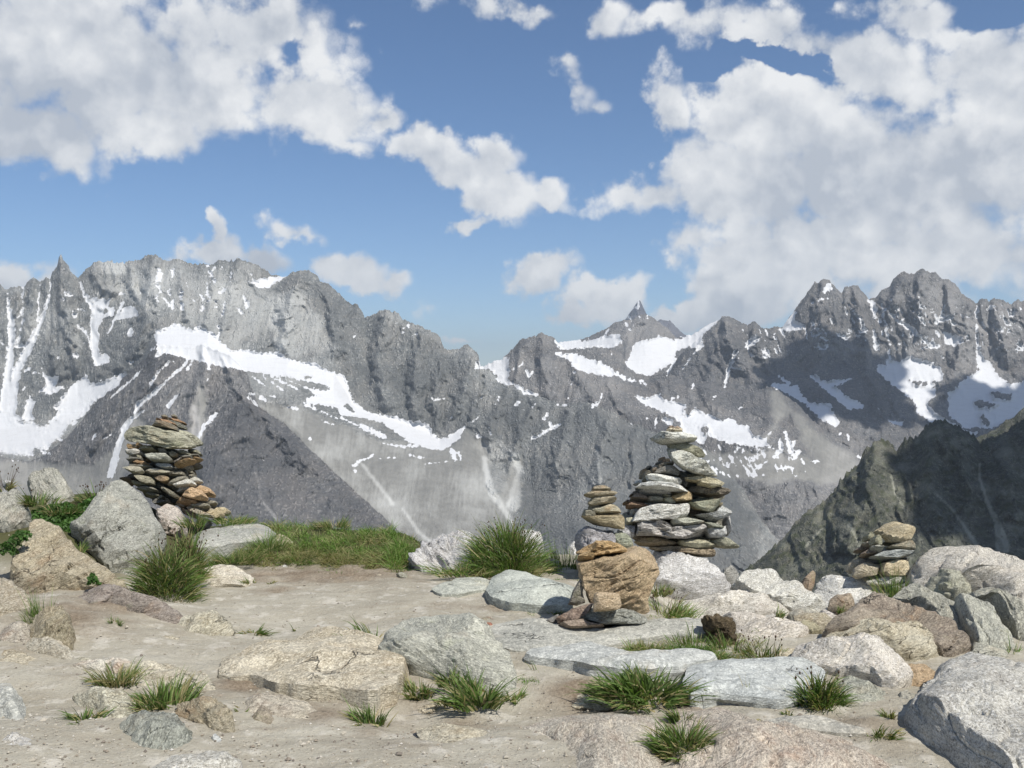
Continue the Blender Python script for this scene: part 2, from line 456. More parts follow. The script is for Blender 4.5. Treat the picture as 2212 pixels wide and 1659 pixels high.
STROKES = {
    'C1': [
        [(52, 475, 12), (55, 560, 20), (70, 650, 40), (75, 760, 50), (65, 900, 50), (50, 1050, 60), (40, 1200, 90), (60, 1350, 150)],
        [(330, 410, 8), (320, 500, 12), (280, 620, 25), (240, 720, 40), (180, 840, 55), (120, 960, 50), (80, 1080, 70), (70, 1200, 90)],
        [(262, 420, 8), (255, 500, 8), (245, 620, 10), (250, 680, 20)], [(152, 435, 10), (148, 520, 10), (140, 620, 12), (90, 640, 18)],
        [(150, 650, 8), (125, 750, 14), (100, 830, 20), (160, 815, 20)], [(-60, 700, 20), (0, 790, 8), (35, 820, 14)],
        [(510, 385, 6), (530, 440, 14), (560, 510, 25), (600, 560, 50), (640, 600, 60)],
        [(800, 535, 12), (780, 580, 14), (740, 660, 20), (700, 740, 12)], [(500, 680, 8), (560, 730, 18), (590, 800, 20)],
        [(430, 483, 34), (450, 483, 30)], [(410, 515, 22)], [(485, 612, 40)], [(505, 580, 12), (550, 592, 18)], [(850, 715, 30), (845, 745, 30)], [(490, 880, 36)], [(545, 800, 14)], [(378, 893, 20)],
        [(1030, 330, 30), (1030, 380, 44)], [(1020, 420, 25), (1040, 460, 15)], [(1010, 500, 20), (1030, 530, 10)], [(1060, 510, 10), (1100, 560, 20), (1120, 570, 20), (1122, 520, 12)],
        [(1095, 460, 20), (1100, 490, 15)], [(1172, 460, 20), (1175, 530, 20), (1185, 570, 22)], [(1120, 320, 12), (1120, 370, 14)], [(1505, 290, 5), (1495, 400, 6)], [(1350, 490, 22)], [(1430, 470, 20), (1455, 458, 20)],
        [(1405, 570, 24)], [(1580, 490, 8), (1605, 550, 30), (1590, 585, 12)], [(1545, 575, 15), (1570, 605, 18)], [(1265, 520, 14)], [(1340, 400, 8), (1350, 480, 8)], [(1630, 330, 8), (1635, 390, 12)], [(1420, 690, 12), (1420, 760, 14)], [(1460, 530, 5), (1440, 620, 8)],
        [(1610, 1150, 14), (1660, 1200, 14)], [(1685, 1150, 26), (1715, 1160, 26)], [(1870, 1212, 10), (1930, 1225, 14)], [(1980, 1200, 14), (2100, 1250, 12), (2180, 1290, 12)], [(2090, 1310, 14), (2160, 1330, 14)],
        [(1640, 1020, 12), (1720, 1080, 10)], [(1700, 1010, 10), (1830, 1100, 10)], [(1760, 1020, 10), (1930, 1100, 12)], [(1600, 1130, 8), (1640, 1130, 10)], [(2010, 1420, 16)], [(1710, 1560, 10)],
        [(1265, 850, 12), (1180, 960, 14), (1080, 1040, 12), (1000, 1120, 30), (900, 1200, 40), (880, 1240, 24)], [(935, 1235, 10), (850, 1290, 30), (800, 1370, 35), (760, 1500, 40), (720, 1650, 50)],
        [(1100, 920, 14), (1020, 990, 18), (970, 1090, 14)], [(1245, 920, 14), (1210, 970, 18)], [(1355, 910, 12), (1355, 965, 14)], [(1350, 1000, 8), (1352, 1040, 8)], [(1150, 1140, 12), (1090, 1210, 22)], [(1075, 1125, 12)],
        [(1400, 1260, 18), (1320, 1340, 20), (1275, 1440, 22)], [(1090, 840, 24), (1010, 880, 26)], [(930, 960, 8), (850, 1040, 10), (700, 1170, 8)], [(1020, 815, 6), (985, 850, 8)], [(1130, 930, 14)],
        [(600, 1420, 14), (620, 1390, 10)], [(720, 1395, 10), (670, 1420, 12)], [(395, 1520, 10), (410, 1545, 8)], [(220, 990, 14), (250, 990, 10)], [(160, 975, 18), (190, 965, 14)], [(840, 925, 14), (865, 920, 8)], [(880, 740, 6)], [(920, 735, 10)],
        [(170, 1080, 12), (150, 1100, 14)], [(780, 480, 14), (800, 485, 10)], [(905, 480, 6), (930, 450, 5)], [(1720, 1140, 8), (1790, 1150, 8)]],
    'C2': [
        [(0, 1285, 10), (100, 1330, 16), (200, 1370, 40), (280, 1410, 25)], [(280, 1450, 10), (400, 1470, 14), (500, 1465, 14)], [(210, 1530, 10), (120, 1560, 14), (80, 1600, 20), (90, 1635, 10)],
        [(715, 1490, 30), (735, 1540, 36)], [(760, 1510, 10), (770, 1545, 14)], [(885, 1405, 34), (905, 1408, 14)], [(440, 1520, 14), (530, 1550, 12)], [(590, 1162, 10), (670, 1160, 18)],
        [(1130, 1070, 20), (1180, 1110, 30), (1265, 1135, 20)], [(1120, 965, 14)], [(1150, 955, 12), (1175, 930, 8)], [(1200, 980, 20), (1215, 1020, 14), (1240, 990, 8)], [(1400, 870, 20), (1440, 890, 20)],
        [(1780, 1000, 25), (1850, 1035, 20), (1910, 1050, 12)], [(1940, 1045, 14), (1975, 1070, 8)], [(1020, 1150, 14), (1000, 1190, 16)], [(1150, 1185, 18), (1100, 1220, 10)], [(1260, 1190, 10), (1240, 1215, 12)],
        [(1400, 1200, 14), (1460, 1200, 10)], [(1690, 1130, 10), (1660, 1190, 14), (1630, 1210, 14)], [(1335, 1260, 14), (1310, 1285, 18)], [(1355, 1320, 14), (1360, 1350, 20), (1300, 1390, 14), (1230, 1420, 12)],
        [(1415, 1325, 10), (1360, 1355, 20)], [(2040, 1290, 10), (2035, 1340, 22)], [(2090, 1290, 30), (2130, 1310, 44)], [(1875, 1330, 16)], [(890, 1280, 8), (850, 1310, 10)], [(720, 1285, 10)], [(410, 700, 14), (435, 685, 20)],
        [(395, 735, 14)], [(470, 748, 6), (490, 740, 6)], [(85, 755, 14)], [(360, 670, 6), (360, 690, 8)], [(960, 1350, 8), (970, 1400, 12)], [(805, 1470, 16)], [(915, 1140, 8), (905, 1160, 8)], [(1500, 1040, 14), (1490, 1070, 10)],
        [(1510, 990, 18)], [(1740, 850, 10), (1750, 870, 16)], [(1730, 715, 12), (1710, 740, 14)], [(2160, 900, 20), (2110, 1010, 14)], [(540, 1582, 5), (700, 1565, 5)], [(250, 1550, 6), (350, 1540, 8)], [(2140, 1160, 14), (2180, 1150, 8)],
        [(1390, 960, 14)], [(1470, 1155, 6)], [(1180, 1240, 8)], [(1260, 1280, 6)], [(1380, 1420, 8)], [(1285, 1610, 10)], [(1980, 1290, 8)], [(1920, 680, 8)], [(1870, 710, 8)]],
    'C3': [
        [(350, 850, 24), (310, 920, 30), (290, 1000, 20), (275, 1080, 10)], [(360, 900, 8)], [(330, 960, 10), (375, 970, 10)], [(840, 670, 24), (880, 720, 20)], [(1090, 580, 14), (1150, 640, 12), (1190, 710, 16)],
        [(1000, 740, 20), (1060, 770, 18)], [(1140, 725, 18), (1190, 725, 14)], [(930, 770, 26)], [(890, 835, 14), (930, 815, 8)], [(845, 540, 14)], [(880, 520, 14), (940, 510, 14)],
        [(1205, 525, 12), (1240, 560, 36), (1240, 620, 24), (1290, 670, 14)], [(1240, 720, 14), (1245, 780, 26)], [(1310, 580, 14), (1400, 660, 22), (1480, 710, 30), (1590, 800, 14)], [(1350, 520, 10), (1420, 610, 12)],
        [(1290, 540, 8), (1310, 700, 12), (1345, 800, 14), (1330, 870, 8)], [(1530, 500, 10), (1540, 640, 14), (1570, 680, 14)], [(1610, 580, 8), (1660, 650, 18), (1700, 560, 10)], [(1650, 660, 34), (1760, 620, 18)],
        [(1770, 675, 20)], [(1895, 590, 8), (1905, 700, 16), (1915, 850, 24), (1940, 950, 60)], [(620, 1015, 8), (690, 1060, 18)], [(800, 720, 10), (805, 780, 10)], [(845, 755, 24)], [(600, 730, 10), (600, 770, 12)],
        [(660, 1370, 10), (690, 1450, 30), (700, 1500, 34)], [(720, 1440, 20), (710, 1480, 16)], [(630, 1440, 34), (640, 1490, 28), (590, 1540, 14)], [(755, 1500, 24), (730, 1545, 20)], [(545, 1565, 14), (490, 1605, 16)],
        [(835, 1570, 16), (875, 1572, 18)], [(665, 1600, 12), (710, 1612, 10)], [(390, 1500, 22)], [(180, 1560, 14), (130, 1580, 10)], [(290, 1590, 20)], [(1075, 1400, 8), (1075, 1425, 10)], [(1020, 1388, 14)], [(1130, 1530, 10), (1160, 1545, 10)],
        [(365, 1220, 14), (385, 1212, 8)], [(1270, 1233, 12)], [(70, 1060, 8), (60, 1100, 8)], [(1340, 890, 10), (1350, 920, 12)], [(1680, 880, 14), (1690, 900, 10)], [(1900, 1380, 20), (1860, 1390, 14)], [(1560, 830, 24), (1650, 820, 24)],
        [(2000, 1310, 10), (2050, 1270, 20)], [(1830, 1380, 20), (1740, 1360, 14)], [(2060, 630, 16)], [(2150, 610, 14)], [(2040, 730, 20), (2080, 700, 14)], [(2180, 840, 26)], [(0, 960, 10), (90, 850, 10), (120, 810, 26)], [(190, 1170, 6), (215, 1140, 6)]],
}
for c, p in POLYS:
    stamp(snow_sd, cv(c, p), True)
for c, p in HOLES:
    stamp(snow_sd, cv(c, p), True, -1)
for c, ss in STROKES.items():
    for s_ in ss:
        stamp(snow_sd, cv(c, s_), False)
# speckled zones: broken snow on the ledges
gy, gx = np.mgrid[0:MH, 0:MW].astype(float)
gx += MX0
gy += MY0
def up3(fn):
    """slow noise worked out on every third pixel and spread over the rest"""
    c_ = fn(gx[::3, ::3], gy[::3, ::3])
    return np.repeat(np.repeat(c_, 3, 0), 3, 1)[:MH, :MW]


zone = np.full((MH, MW), -60.0)
for c, p in [('C3', [(1210, 540), (1400, 560), (1600, 560), (1850, 570), (1850, 780), (1600, 830), (1450, 860), (1250, 850)]),
             ('C3', [(1900, 560), (2500, 560), (2500, 930), (1950, 820)]),
             ('C3', [(1040, 500), (1200, 600), (1190, 760), (1050, 760)]),
             ('C3', [(780, 690), (960, 640), (960, 840), (800, 820)]),
             ('C3', [(380, 700), (700, 720), (640, 880), (420, 900)]),
             ('C2', [(1840, 560), (1935, 525), (1990, 640), (1840, 700)]), ('C1', [(980, 320), (1450, 300), (1480, 480), (1300, 600), (1000, 560)]),
             ('C1', [(20, 1400), (350, 1330), (450, 1330), (430, 1450), (270, 1550), (0, 1560)]),
             ('C3', [(150, 1450), (800, 1500), (800, 1659), (100, 1659)])]:
    z_ = np.full((MH, MW), -60.0)
    stamp(z_, cv(c, p), True)
    zone = np.maximum(zone, np.where(z_ > -12, np.minimum(z_, 0) - (3.2 if c == 'C1' and p[0][0] == 980 else 0), -60))
sp = fbm((gx - gy * .5) / 8.5, (gy + gx * .45) / 24., 3.3, 3, .6) * 11 + fbm(gx / 40., gy / 40., 1.1, 2) * 4 - 4.2 + np.clip(zone, -15, 0) * 1.0
snow_sd = np.maximum(snow_sd, np.where(zone > -15, sp, -60))
edge_n = fbm(gx / 7.0, gy / 6.0, 8.8, 3, .6) * 4.2 + up3(lambda x, y: fbm(x / 26., y / 20., 1.8, 2) * 2.0)
snow_sd = snow_sd + edge_n
# streaks of bare ice and rock bands inside the big glaciers
bands = ridged((gx + gy * .3) / 60., (gy - gx * .35) / 9., 5.0, 3)
snow_sd = np.where((gy > 905) & (gx < 190) & (bands > .75), snow_sd * .2 - 1.5, snow_sd)

scree_sd = np.full((MH, MW), -60.0)
for c, p in [('D', [(560, 880), (640, 880), (740, 920), (820, 950), (900, 965), (1000, 960), (1050, 1000), (1060, 1060), (1100, 1110), (1080, 1260), (700, 1260), (600, 1000)]),
             ('D', [(1000, 920), (1060, 960), (1050, 1050), (1090, 1120), (1120, 1260), (1040, 1260), (960, 1000)]),
             ('D', [(1110, 990), (1135, 990), (1125, 1060), (1105, 1110), (1085, 1260), (1070, 1100), (1095, 1040)]),
             ('D', [(430, 820), (450, 860), (440, 940), (430, 1040), (400, 1040), (415, 900)]),
             ('C3', [(560, 1110), (620, 1120), (700, 1200), (900, 1400), (1140, 1560), (1140, 1659), (900, 1659), (820, 1500), (700, 1260), (640, 1290), (560, 1440), (480, 1480), (600, 1300)]),
             ('C3', [(0, 1480), (300, 1500), (560, 1500), (900, 1560), (1140, 1600), (1140, 1700), (0, 1700)]),
             ('D', [(-400, 1000), (200, 1000), (260, 960), (300, 900), (330, 930), (250, 1060), (230, 1260), (-400, 1260)])]:
    stamp(scree_sd, cv(c, p), True, pad=60)

scree_sd += up3(lambda x, y: fbm(x / 40., y / 30., 2.2, 4) * 8)


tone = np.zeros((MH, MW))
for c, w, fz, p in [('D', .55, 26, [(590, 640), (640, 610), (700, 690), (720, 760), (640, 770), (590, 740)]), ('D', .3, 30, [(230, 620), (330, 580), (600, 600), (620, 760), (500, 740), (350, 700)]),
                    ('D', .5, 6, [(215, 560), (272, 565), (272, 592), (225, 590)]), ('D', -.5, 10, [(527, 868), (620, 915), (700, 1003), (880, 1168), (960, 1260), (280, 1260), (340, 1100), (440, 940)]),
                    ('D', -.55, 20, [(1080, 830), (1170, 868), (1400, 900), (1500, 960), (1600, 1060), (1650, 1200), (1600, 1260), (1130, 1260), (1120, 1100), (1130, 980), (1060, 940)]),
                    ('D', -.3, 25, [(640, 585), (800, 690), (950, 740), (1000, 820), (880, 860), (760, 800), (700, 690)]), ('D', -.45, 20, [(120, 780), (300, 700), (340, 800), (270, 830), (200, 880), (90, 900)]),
                    ('D', -.35, 30, [(700, 800), (1000, 800), (1080, 930), (960, 950), (800, 880)]), ('D', -.35, 25, [(1400, 760), (1700, 720), (1900, 800), (1980, 960), (1700, 900), (1500, 860)])]:  # last patch: cloud shade on the right peaks, put into the rock colour
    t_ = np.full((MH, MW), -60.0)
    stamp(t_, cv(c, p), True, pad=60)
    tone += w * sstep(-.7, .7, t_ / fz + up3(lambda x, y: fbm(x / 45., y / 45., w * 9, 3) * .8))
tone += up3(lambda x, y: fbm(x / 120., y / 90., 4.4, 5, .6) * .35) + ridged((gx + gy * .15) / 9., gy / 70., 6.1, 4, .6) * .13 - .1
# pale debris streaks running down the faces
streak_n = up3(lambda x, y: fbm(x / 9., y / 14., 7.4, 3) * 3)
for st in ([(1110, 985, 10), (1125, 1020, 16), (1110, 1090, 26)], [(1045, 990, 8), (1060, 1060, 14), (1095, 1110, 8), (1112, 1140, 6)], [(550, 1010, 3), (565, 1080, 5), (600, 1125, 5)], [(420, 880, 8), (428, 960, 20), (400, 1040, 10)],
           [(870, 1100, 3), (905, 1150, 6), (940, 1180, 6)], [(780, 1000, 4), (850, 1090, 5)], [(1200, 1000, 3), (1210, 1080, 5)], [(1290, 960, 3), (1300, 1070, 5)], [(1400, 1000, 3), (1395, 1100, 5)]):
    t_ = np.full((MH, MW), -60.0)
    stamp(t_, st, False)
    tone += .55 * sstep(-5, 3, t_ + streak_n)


def sample(field, px, py):
    x = np.clip(px - MX0, 0, MW - 1.001)
    y = np.clip(py - MY0, 0, MH - 1.001)
    xi, yi = x.astype(int), y.astype(int)
    fx, fy = x - xi, y - yi
    return (field[yi, xi] * (1 - fx) * (1 - fy) + field[yi, xi + 1] * fx * (1 - fy) +
            field[yi + 1, xi] * (1 - fx) * fy + field[yi + 1, xi + 1] * fx * fy)


hill_gully = np.full((MH, MW), -60.0)
for st in ([(1480, 690, 3), (1600, 800, 8), (1700, 930, 16), (1830, 1130, 40)], [(1850, 460, 6), (1850, 570, 10), (1900, 740, 24), (1990, 930, 45), (2040, 1130, 110)], [(1130, 560, 8), (1160, 700, 10), (1240, 830, 8)], [(780, 960, 30), (820, 1010, 18), (870, 1130, 8)], [(560, 990, 6), (430, 1130, 14)]):
    stamp(hill_gully, cv('Z7', st), False)



# spurs and ribs that run down the faces: each stands out from the wall by its half width
spur = np.zeros((MH, MW))
for c, st in [
    ('C1', [(395, 235, 40), (420, 500, 100), (450, 700, 130), (480, 950, 120)]), ('C1', [(215, 380, 30), (200, 600, 70), (165, 790, 60)]), ('C1', [(110, 440, 30), (105, 620, 50)]),
    ('C1', [(1000, 240, 60), (980, 420, 120), (960, 560, 150), (930, 700, 140), (870, 850, 130), (800, 980, 60)]), ('C1', [(1535, 265, 50), (1500, 500, 110), (1460, 640, 100), (1450, 760, 60)]),
    ('C1', [(1400, 290, 40), (1380, 500, 90), (1340, 680, 60)]), ('C1', [(1160, 265, 40), (1180, 450, 90), (1200, 640, 70)]), ('C1', [(600, 290, 60), (640, 420, 100), (760, 480, 60)]), ('C1', [(840, 285, 40), (850, 450, 100), (900, 540, 60)]),
    ('C1', [(1950, 332, 80), (1900, 450, 190), (1850, 640, 220), (1840, 830, 120)]), ('C1', [(2050, 370, 40), (2150, 600, 130), (2200, 860, 120)]), ('C1', [(350, 820, 60), (370, 1000, 140), (330, 1050, 60)]), ('C1', [(640, 1000, 40), (760, 960, 60), (850, 880, 60)]),
    ('C2', [(290, 583, 50), (260, 750, 140), (230, 900, 150), (300, 1200, 120)]), ('C2', [(520, 700, 50), (500, 850, 120), (480, 1050, 150), (470, 1280, 90)]), ('C2', [(660, 840, 40), (640, 1000, 100), (610, 1200, 110), (620, 1400, 60)]),
    ('C2', [(860, 900, 40), (790, 1080, 90), (740, 1260, 90)]), ('C2', [(960, 985, 40), (900, 1120, 80), (840, 1260, 70)]), ('C2', [(1100, 1090, 50), (1010, 1250, 110), (960, 1400, 110), (950, 1600, 80)]), ('C2', [(1280, 1150, 50), (1200, 1320, 100), (1130, 1480, 110), (1100, 1650, 80)]),
    ('C2', [(1500, 1190, 80), (1440, 1380, 150), (1400, 1650, 160)]), ('C2', [(1750, 1250, 60), (1700, 1450, 130), (1660, 1700, 120)]), ('C2', [(1900, 1340, 50), (1900, 1500, 100), (1880, 1700, 100)]),
    ('C1', [(1310, 810, 50), (1330, 950, 130), (1300, 1100, 150), (1220, 1300, 140), (1150, 1500, 120)]), ('C1', [(1440, 860, 40), (1490, 1000, 90), (1560, 1150, 70)]), ('C1', [(1100, 860, 40), (980, 1050, 90), (860, 1180, 60)]), ('C1', [(900, 1010, 30), (740, 1250, 80), (600, 1480, 80)]),
    ('C1', [(1580, 1180, 60), (1540, 1330, 220), (1420, 1520, 300), (1330, 1750, 320)]), ('C1', [(1590, 1180, 40), (1800, 1370, 120), (2000, 1600, 160)]),
    ('C2', [(1295, 735, 50), (1310, 900, 130), (1330, 1060, 130), (1350, 1160, 80)]), ('C2', [(1200, 765, 40), (1150, 900, 80), (1130, 1040, 50)]), ('C2', [(1450, 840, 40), (1560, 1060, 110), (1640, 1180, 80)]), ('C2', [(1740, 1060, 40), (1760, 1160, 90), (1830, 1250, 60)]),
    ('C2', [(1970, 620, 50), (1850, 720, 90), (1850, 880, 60)]), ('C2', [(2000, 1020, 50), (2050, 1060, 90), (2100, 1130, 50)]),
    ('C3', [(905, 385, 60), (900, 560, 140), (880, 750, 160), (900, 980, 100)]), ('C3', [(1110, 430, 50), (1150, 600, 110), (1180, 800, 130), (1200, 1000, 120), (1300, 1250, 90)]), ('C3', [(1550, 325, 70), (1520, 500, 160), (1540, 700, 120)]),
    ('C3', [(1700, 400, 40), (1740, 560, 110), (1750, 700, 60)]), ('C3', [(1440, 345, 50), (1380, 520, 110), (1310, 620, 60)]), ('C3', [(270, 628, 60), (300, 780, 150), (420, 1000, 150), (600, 1080, 60)]), ('C3', [(460, 665, 40), (490, 850, 110), (580, 1000, 80)]),
    ('C3', [(1870, 520, 50), (1840, 700, 120), (1780, 900, 130), (1700, 1130, 90)]), ('C3', [(680, 1190, 40), (730, 1300, 120), (900, 1480, 170), (1120, 1650, 140)]), ('C3', [(2020, 515, 50), (2060, 700, 140), (2110, 920, 120)]), ('C3', [(200, 900, 60), (160, 1100, 130), (200, 1260, 80)]), ('C3', [(20, 1000, 40), (40, 1120, 90), (60, 1240, 60)]),
    ('Z7', [(1020, 285, 60), (960, 480, 260), (900, 800, 380), (760, 1100, 400)]), ('Z7', [(1510, 115, 60), (1440, 330, 260), (1420, 600, 330), (1500, 900, 300)]), ('Z7', [(2000, 240, 60), (2060, 500, 260), (2140, 800, 300)]), ('Z7', [(1720, 190, 40), (1700, 450, 200), (1760, 650, 200)])]:
    t_ = np.full((MH, MW), -60.0)
    stamp(t_, cv(c, st), False)
    spur = np.maximum(spur, np.clip(t_, 0, 60))


# ------------------------------------------------------------------ mountain material
def mountain_mat(name, rock_a, rock_b, scree, unit, green=0.0, bump=1.0):
    m = bpy.data.materials.new(name)
    m.use_nodes = True
    N = NT(m.node_tree)
    bsdf = N.n['Principled BSDF']
    bsdf.inputs['Roughness'].default_value = 0.95
    bsdf.inputs['Specular IOR Level'].default_value = 0.15
    geo = N.new('ShaderNodeTexCoord').outputs['Object']
    p = N.mapping(geo, scale=(1 / unit,) * 3)
    pv = N.mapping(geo, rot=(0.1, .5, 0.2), scale=(2.1 / unit, 1.3 / unit, .95 / unit))
    ps = N.mapping(geo, rot=(0.5, .3, 0.2), scale=(.8 / unit, .8 / unit, 5.0 / unit))
    a = N.noise(pv, 1.6, 12, .72)
    b = N.noise(p, .35, 5, .55)
    c = N.noise(ps, 1.2, 6, .6)
    rg = N.new('ShaderNodeTexNoise')
    rg.noise_type = 'RIDGED_MULTIFRACTAL'
    rg.normalize = True
    N.put(rg.inputs['Vector'], pv)
    rg.inputs['Scale'].default_value = 2.0
    rg.inputs['Detail'].default_value = 7
    rg.inputs['Roughness'].default_value = .62
    rg = rg.outputs[0]
    d = N.noise(p, 9.0, 4, .7)
    v = N.math('ADD', N.math('MULTIPLY', a, .55), N.math('ADD', N.math('MULTIPLY', c, .3), N.math('MULTIPLY', d, .25)))
    rock = N.mix(N.ramp(v, .44, .66), rock_a, rock_b)
    rock = N.mix(N.ramp(b, .42, .62, 0, .55), rock, tuple(q * s for q, s in zip(rock_b, (.95, .90, .86))))
    rock = N.mix(N.ramp(rg, .22, .06, 0, .5), rock, tuple(q * .5 for q in rock_a))
    fleck = N.ramp(N.noise(pv, 4.5, 6, .75), .60, .70, 0, .45)
    rock = N.mix(fleck, rock, tuple(q * 1.55 for q in rock_b))
    if green:
        g = N.ramp(N.noise(p, .9, 6, .65), .46, .62, 0, green)
        rock = N.mix(g, rock, (.052, .062, .03))
    sc = N.mix(N.ramp(N.noise(p, 1.2, 8, .65), .3, .7), tuple(q * .8 for q in scree), scree)
    sc = N.mix(N.ramp(N.noise(N.mapping(geo, scale=(6 / unit, 1 / unit, .7 / unit)), .8, 5, .6), .55, .75, 0, .4), sc, tuple(q * 1.35 for q in scree))
    base = N.mix(N.attr('scree'), rock, sc)
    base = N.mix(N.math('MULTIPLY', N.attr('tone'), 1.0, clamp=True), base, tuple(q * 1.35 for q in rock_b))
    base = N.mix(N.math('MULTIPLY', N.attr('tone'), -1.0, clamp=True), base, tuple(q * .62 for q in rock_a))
    fine = N.math('MULTIPLY_ADD', N.noise(p, 5.0, 6, .75), 5.0, -2.5)
    sn = N.ramp(N.math('ADD', N.attr('snow'), fine), -.35, .35)
    snc = N.mix(N.ramp(N.noise(ps, .8, 7, .65), .45, .8, 0, .35), (.62, .63, .645), (.43, .425, .41))
    base = N.mix(sn, base, snc)
    N.put(bsdf.inputs['Base Color'], base)
    h = N.math('ADD', N.math('MULTIPLY_ADD', rg, 1.6, N.noise(pv, 2.2, 10, .72)), N.math('MULTIPLY', N.noise(ps, 2.0, 8, .65), .5))
    bm = N.new('ShaderNodeBump')
    bm.inputs['Distance'].default_value = unit * .17 * bump
    N.put(bm.inputs['Strength'], N.math('MULTIPLY_ADD', N.math('MAXIMUM', sn, N.math('MULTIPLY', N.attr('scree'), .85)), -.85, 1.0))
    N.put(bm.inputs['Height'], h)
    N.l.new(bm.outputs[0], bsdf.inputs['Normal'])
    return m


def poly_y(pts):
    xs = [p[0] for p in pts]
    ys = [p[1] for p in pts]
    return lambda x: np.interp(x, xs, ys)


def mountain(name, label, x0, x1, lines, depths, mat, unit, amp, shear=0.0, step=2.3, jag=2.0, snow=True, seed=0., rows=None, gully=(42., 170.), scree_to=None):
    """lines: polylines y(x) from the crest down to the foot; depths: the distance of each line as a polyline of x"""
    xs = np.arange(x0, x1 + step, step)
    Y = [poly_y(l)(xs) for l in lines]
    Dp = [poly_y(d)(xs) for d in depths]
    jn = fbm(xs / 14.0, seed, .5, 5, .7) * jag * 1.3 + np.maximum(ridged(xs / 13.0, seed + 4, .5, 4, .6), 0) ** 1.4 * jag * 1.2
    for i in range(1, len(Y)):
        Y[i] = np.maximum(Y[i], Y[i - 1] + 4)
    rows = rows or [max(8, int(np.mean(Y[i + 1] - Y[i]) / step)) if np.mean(Y[i]) < 1300 else 14 for i in range(len(Y) - 1)]
    PY, PD = [], []
    for i, r in enumerate(rows):
        t = np.linspace(0, 1, r, endpoint=False)[:, None]
        PY.append(Y[i] * (1 - t) + Y[i + 1] * t)
        PD.append(1 / ((1 - t) / Dp[i] + t / Dp[i + 1]))
    PY.append(Y[-1][None])
    PD.append(Dp[-1][None])
    PY = np.concatenate(PY)
    PD = np.concatenate(PD)
    top = Y[0]
    PY = PY - jn * np.exp(-(PY - top) / 11.)
    # soften the creases between the bands
    k = np.array([1, 2, 3, 2, 1.]) / 9
    for _ in range(4):
        pad = np.pad(PD, ((2, 2), (0, 0)), 'edge')
        PD = sum(k[j] * pad[j:j + PD.shape[0]] for j in range(5))
    PX = np.broadcast_to(xs, PY.shape)
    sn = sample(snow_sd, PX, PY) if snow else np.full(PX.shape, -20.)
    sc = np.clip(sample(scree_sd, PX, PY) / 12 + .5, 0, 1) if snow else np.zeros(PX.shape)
    if scree_to:
        sc = sc * sstep(scree_to + 20, scree_to - 20, PX)
    u = PX + shear * (PY - 800) + fbm(PX / 150., PY / 120., seed, 4) * 60
    wx, wy = fbm(PX / 34., PY / 34., seed + 1, 4, .6) * 9, fbm(PX / 34., PY / 34., seed + 8, 3) * 9
    sp_ = sample(spur, PX + wx, PY + wy)
    r = ridged(u / gully[0], PY / gully[1], seed, 6, .56) * .6 + ridged(u / 110., PY / 230., seed + 9, 3) * .7
    r2 = fbm(PX / 11., PY / 13., seed + 2, 4, .6) * .16
    r3 = ridged((PX * .35 + PY) / 22., (PX - PY * .3) / 120., seed + 5, 4, .6) * .13 + ridged((u + PY * .25) / 13., PY / 95., seed + 6, 4, .6) * .13
    damp = 1 - .8 * np.clip(np.maximum(sc, np.clip(sn / 5, 0, 1)), 0, 1)
    near_crest = sstep(0, 1, (PY - Y[0]) / 14.)
    PDn = PD - (.5 * amp * (r + r2 + r3 - .75) * damp + sp_ * PD / F * 1.35 * (1 - .55 * (1 - damp))) * (.15 + .85 * near_crest)
    V = P(PX, PY, PDn)
    # the far side of the ridge falls away behind the crest
    back = []
    dist0 = PDn[0]
    for q, drop in ((1.006, .004), (1.02, .02), (1.06, .07), (1.14, .17)):
        b = P(xs, PY[0], dist0 * q)
        b[:, 2] -= dist0 * drop + (np.abs(fbm(xs / 30., q * 50, seed, 4)) * amp * .6)
        back.append(b)
    V = np.concatenate([np.stack(back[::-1]), V])
    pad = np.full((4, len(xs)), -20.)
    sn = np.concatenate([np.repeat(sn[:1], 4, 0), sn])
    sc = np.concatenate([pad * 0, sc])
    me = mesh_from(name, V.reshape(-1, 3), grid_faces(V.shape[0], V.shape[1])[:, ::-1])
    add_attr(me, 'snow', np.clip(sn, -12, 12).ravel())
    add_attr(me, 'scree', sc.ravel())
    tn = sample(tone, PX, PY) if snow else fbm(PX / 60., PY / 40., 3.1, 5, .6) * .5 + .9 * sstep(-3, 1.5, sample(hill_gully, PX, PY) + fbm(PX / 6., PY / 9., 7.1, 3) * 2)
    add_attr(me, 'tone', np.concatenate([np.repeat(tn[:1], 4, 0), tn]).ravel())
    return link(name, me, mat, kind='structure', label=label)


GREY_A, GREY_B = (.155, .165, .167), (.40, .405, .39)
m_main = mountain_mat('grey_cliff_rock', GREY_A, GREY_B, (.235, .233, .218), 60)
m_brown = mountain_mat('brown_grey_cliff_rock', (.115, .12, .128), (.31, .302, .292), (.25, .246, .228), 60)
m_far = mountain_mat('far_peak_rock', (.10, .10, .12), (.20, .20, .22), (.2, .2, .2), 160)
m_near = mountain_mat('dark_green_hill_rock', (.058, .066, .056), (.215, .215, .175), (.14, .14, .12), 20, green=.75)
FOOT = [(-900, 1330), (3200, 1330)]

mountain('far_pyramid_peak', 'distant steep pyramid peak with snow streaks, rising behind the central ridge', 1290, 1560,
         [cv('C2', [(1650, 800), (1780, 700), (1840, 650), (1880, 590), (1920, 532), (1935, 528), (1960, 580), (1985, 630), (2040, 665), (2070, 648), (2130, 660), (2170, 700), (2200, 730), (2260, 760), (2500, 800)]), [(1290, 800), (1560, 800)]],
         [[(1290, 17500), (1560, 17500)], [(1290, 16000), (1560, 16000)]], m_far, 160, 130, jag=.8, step=1.3)

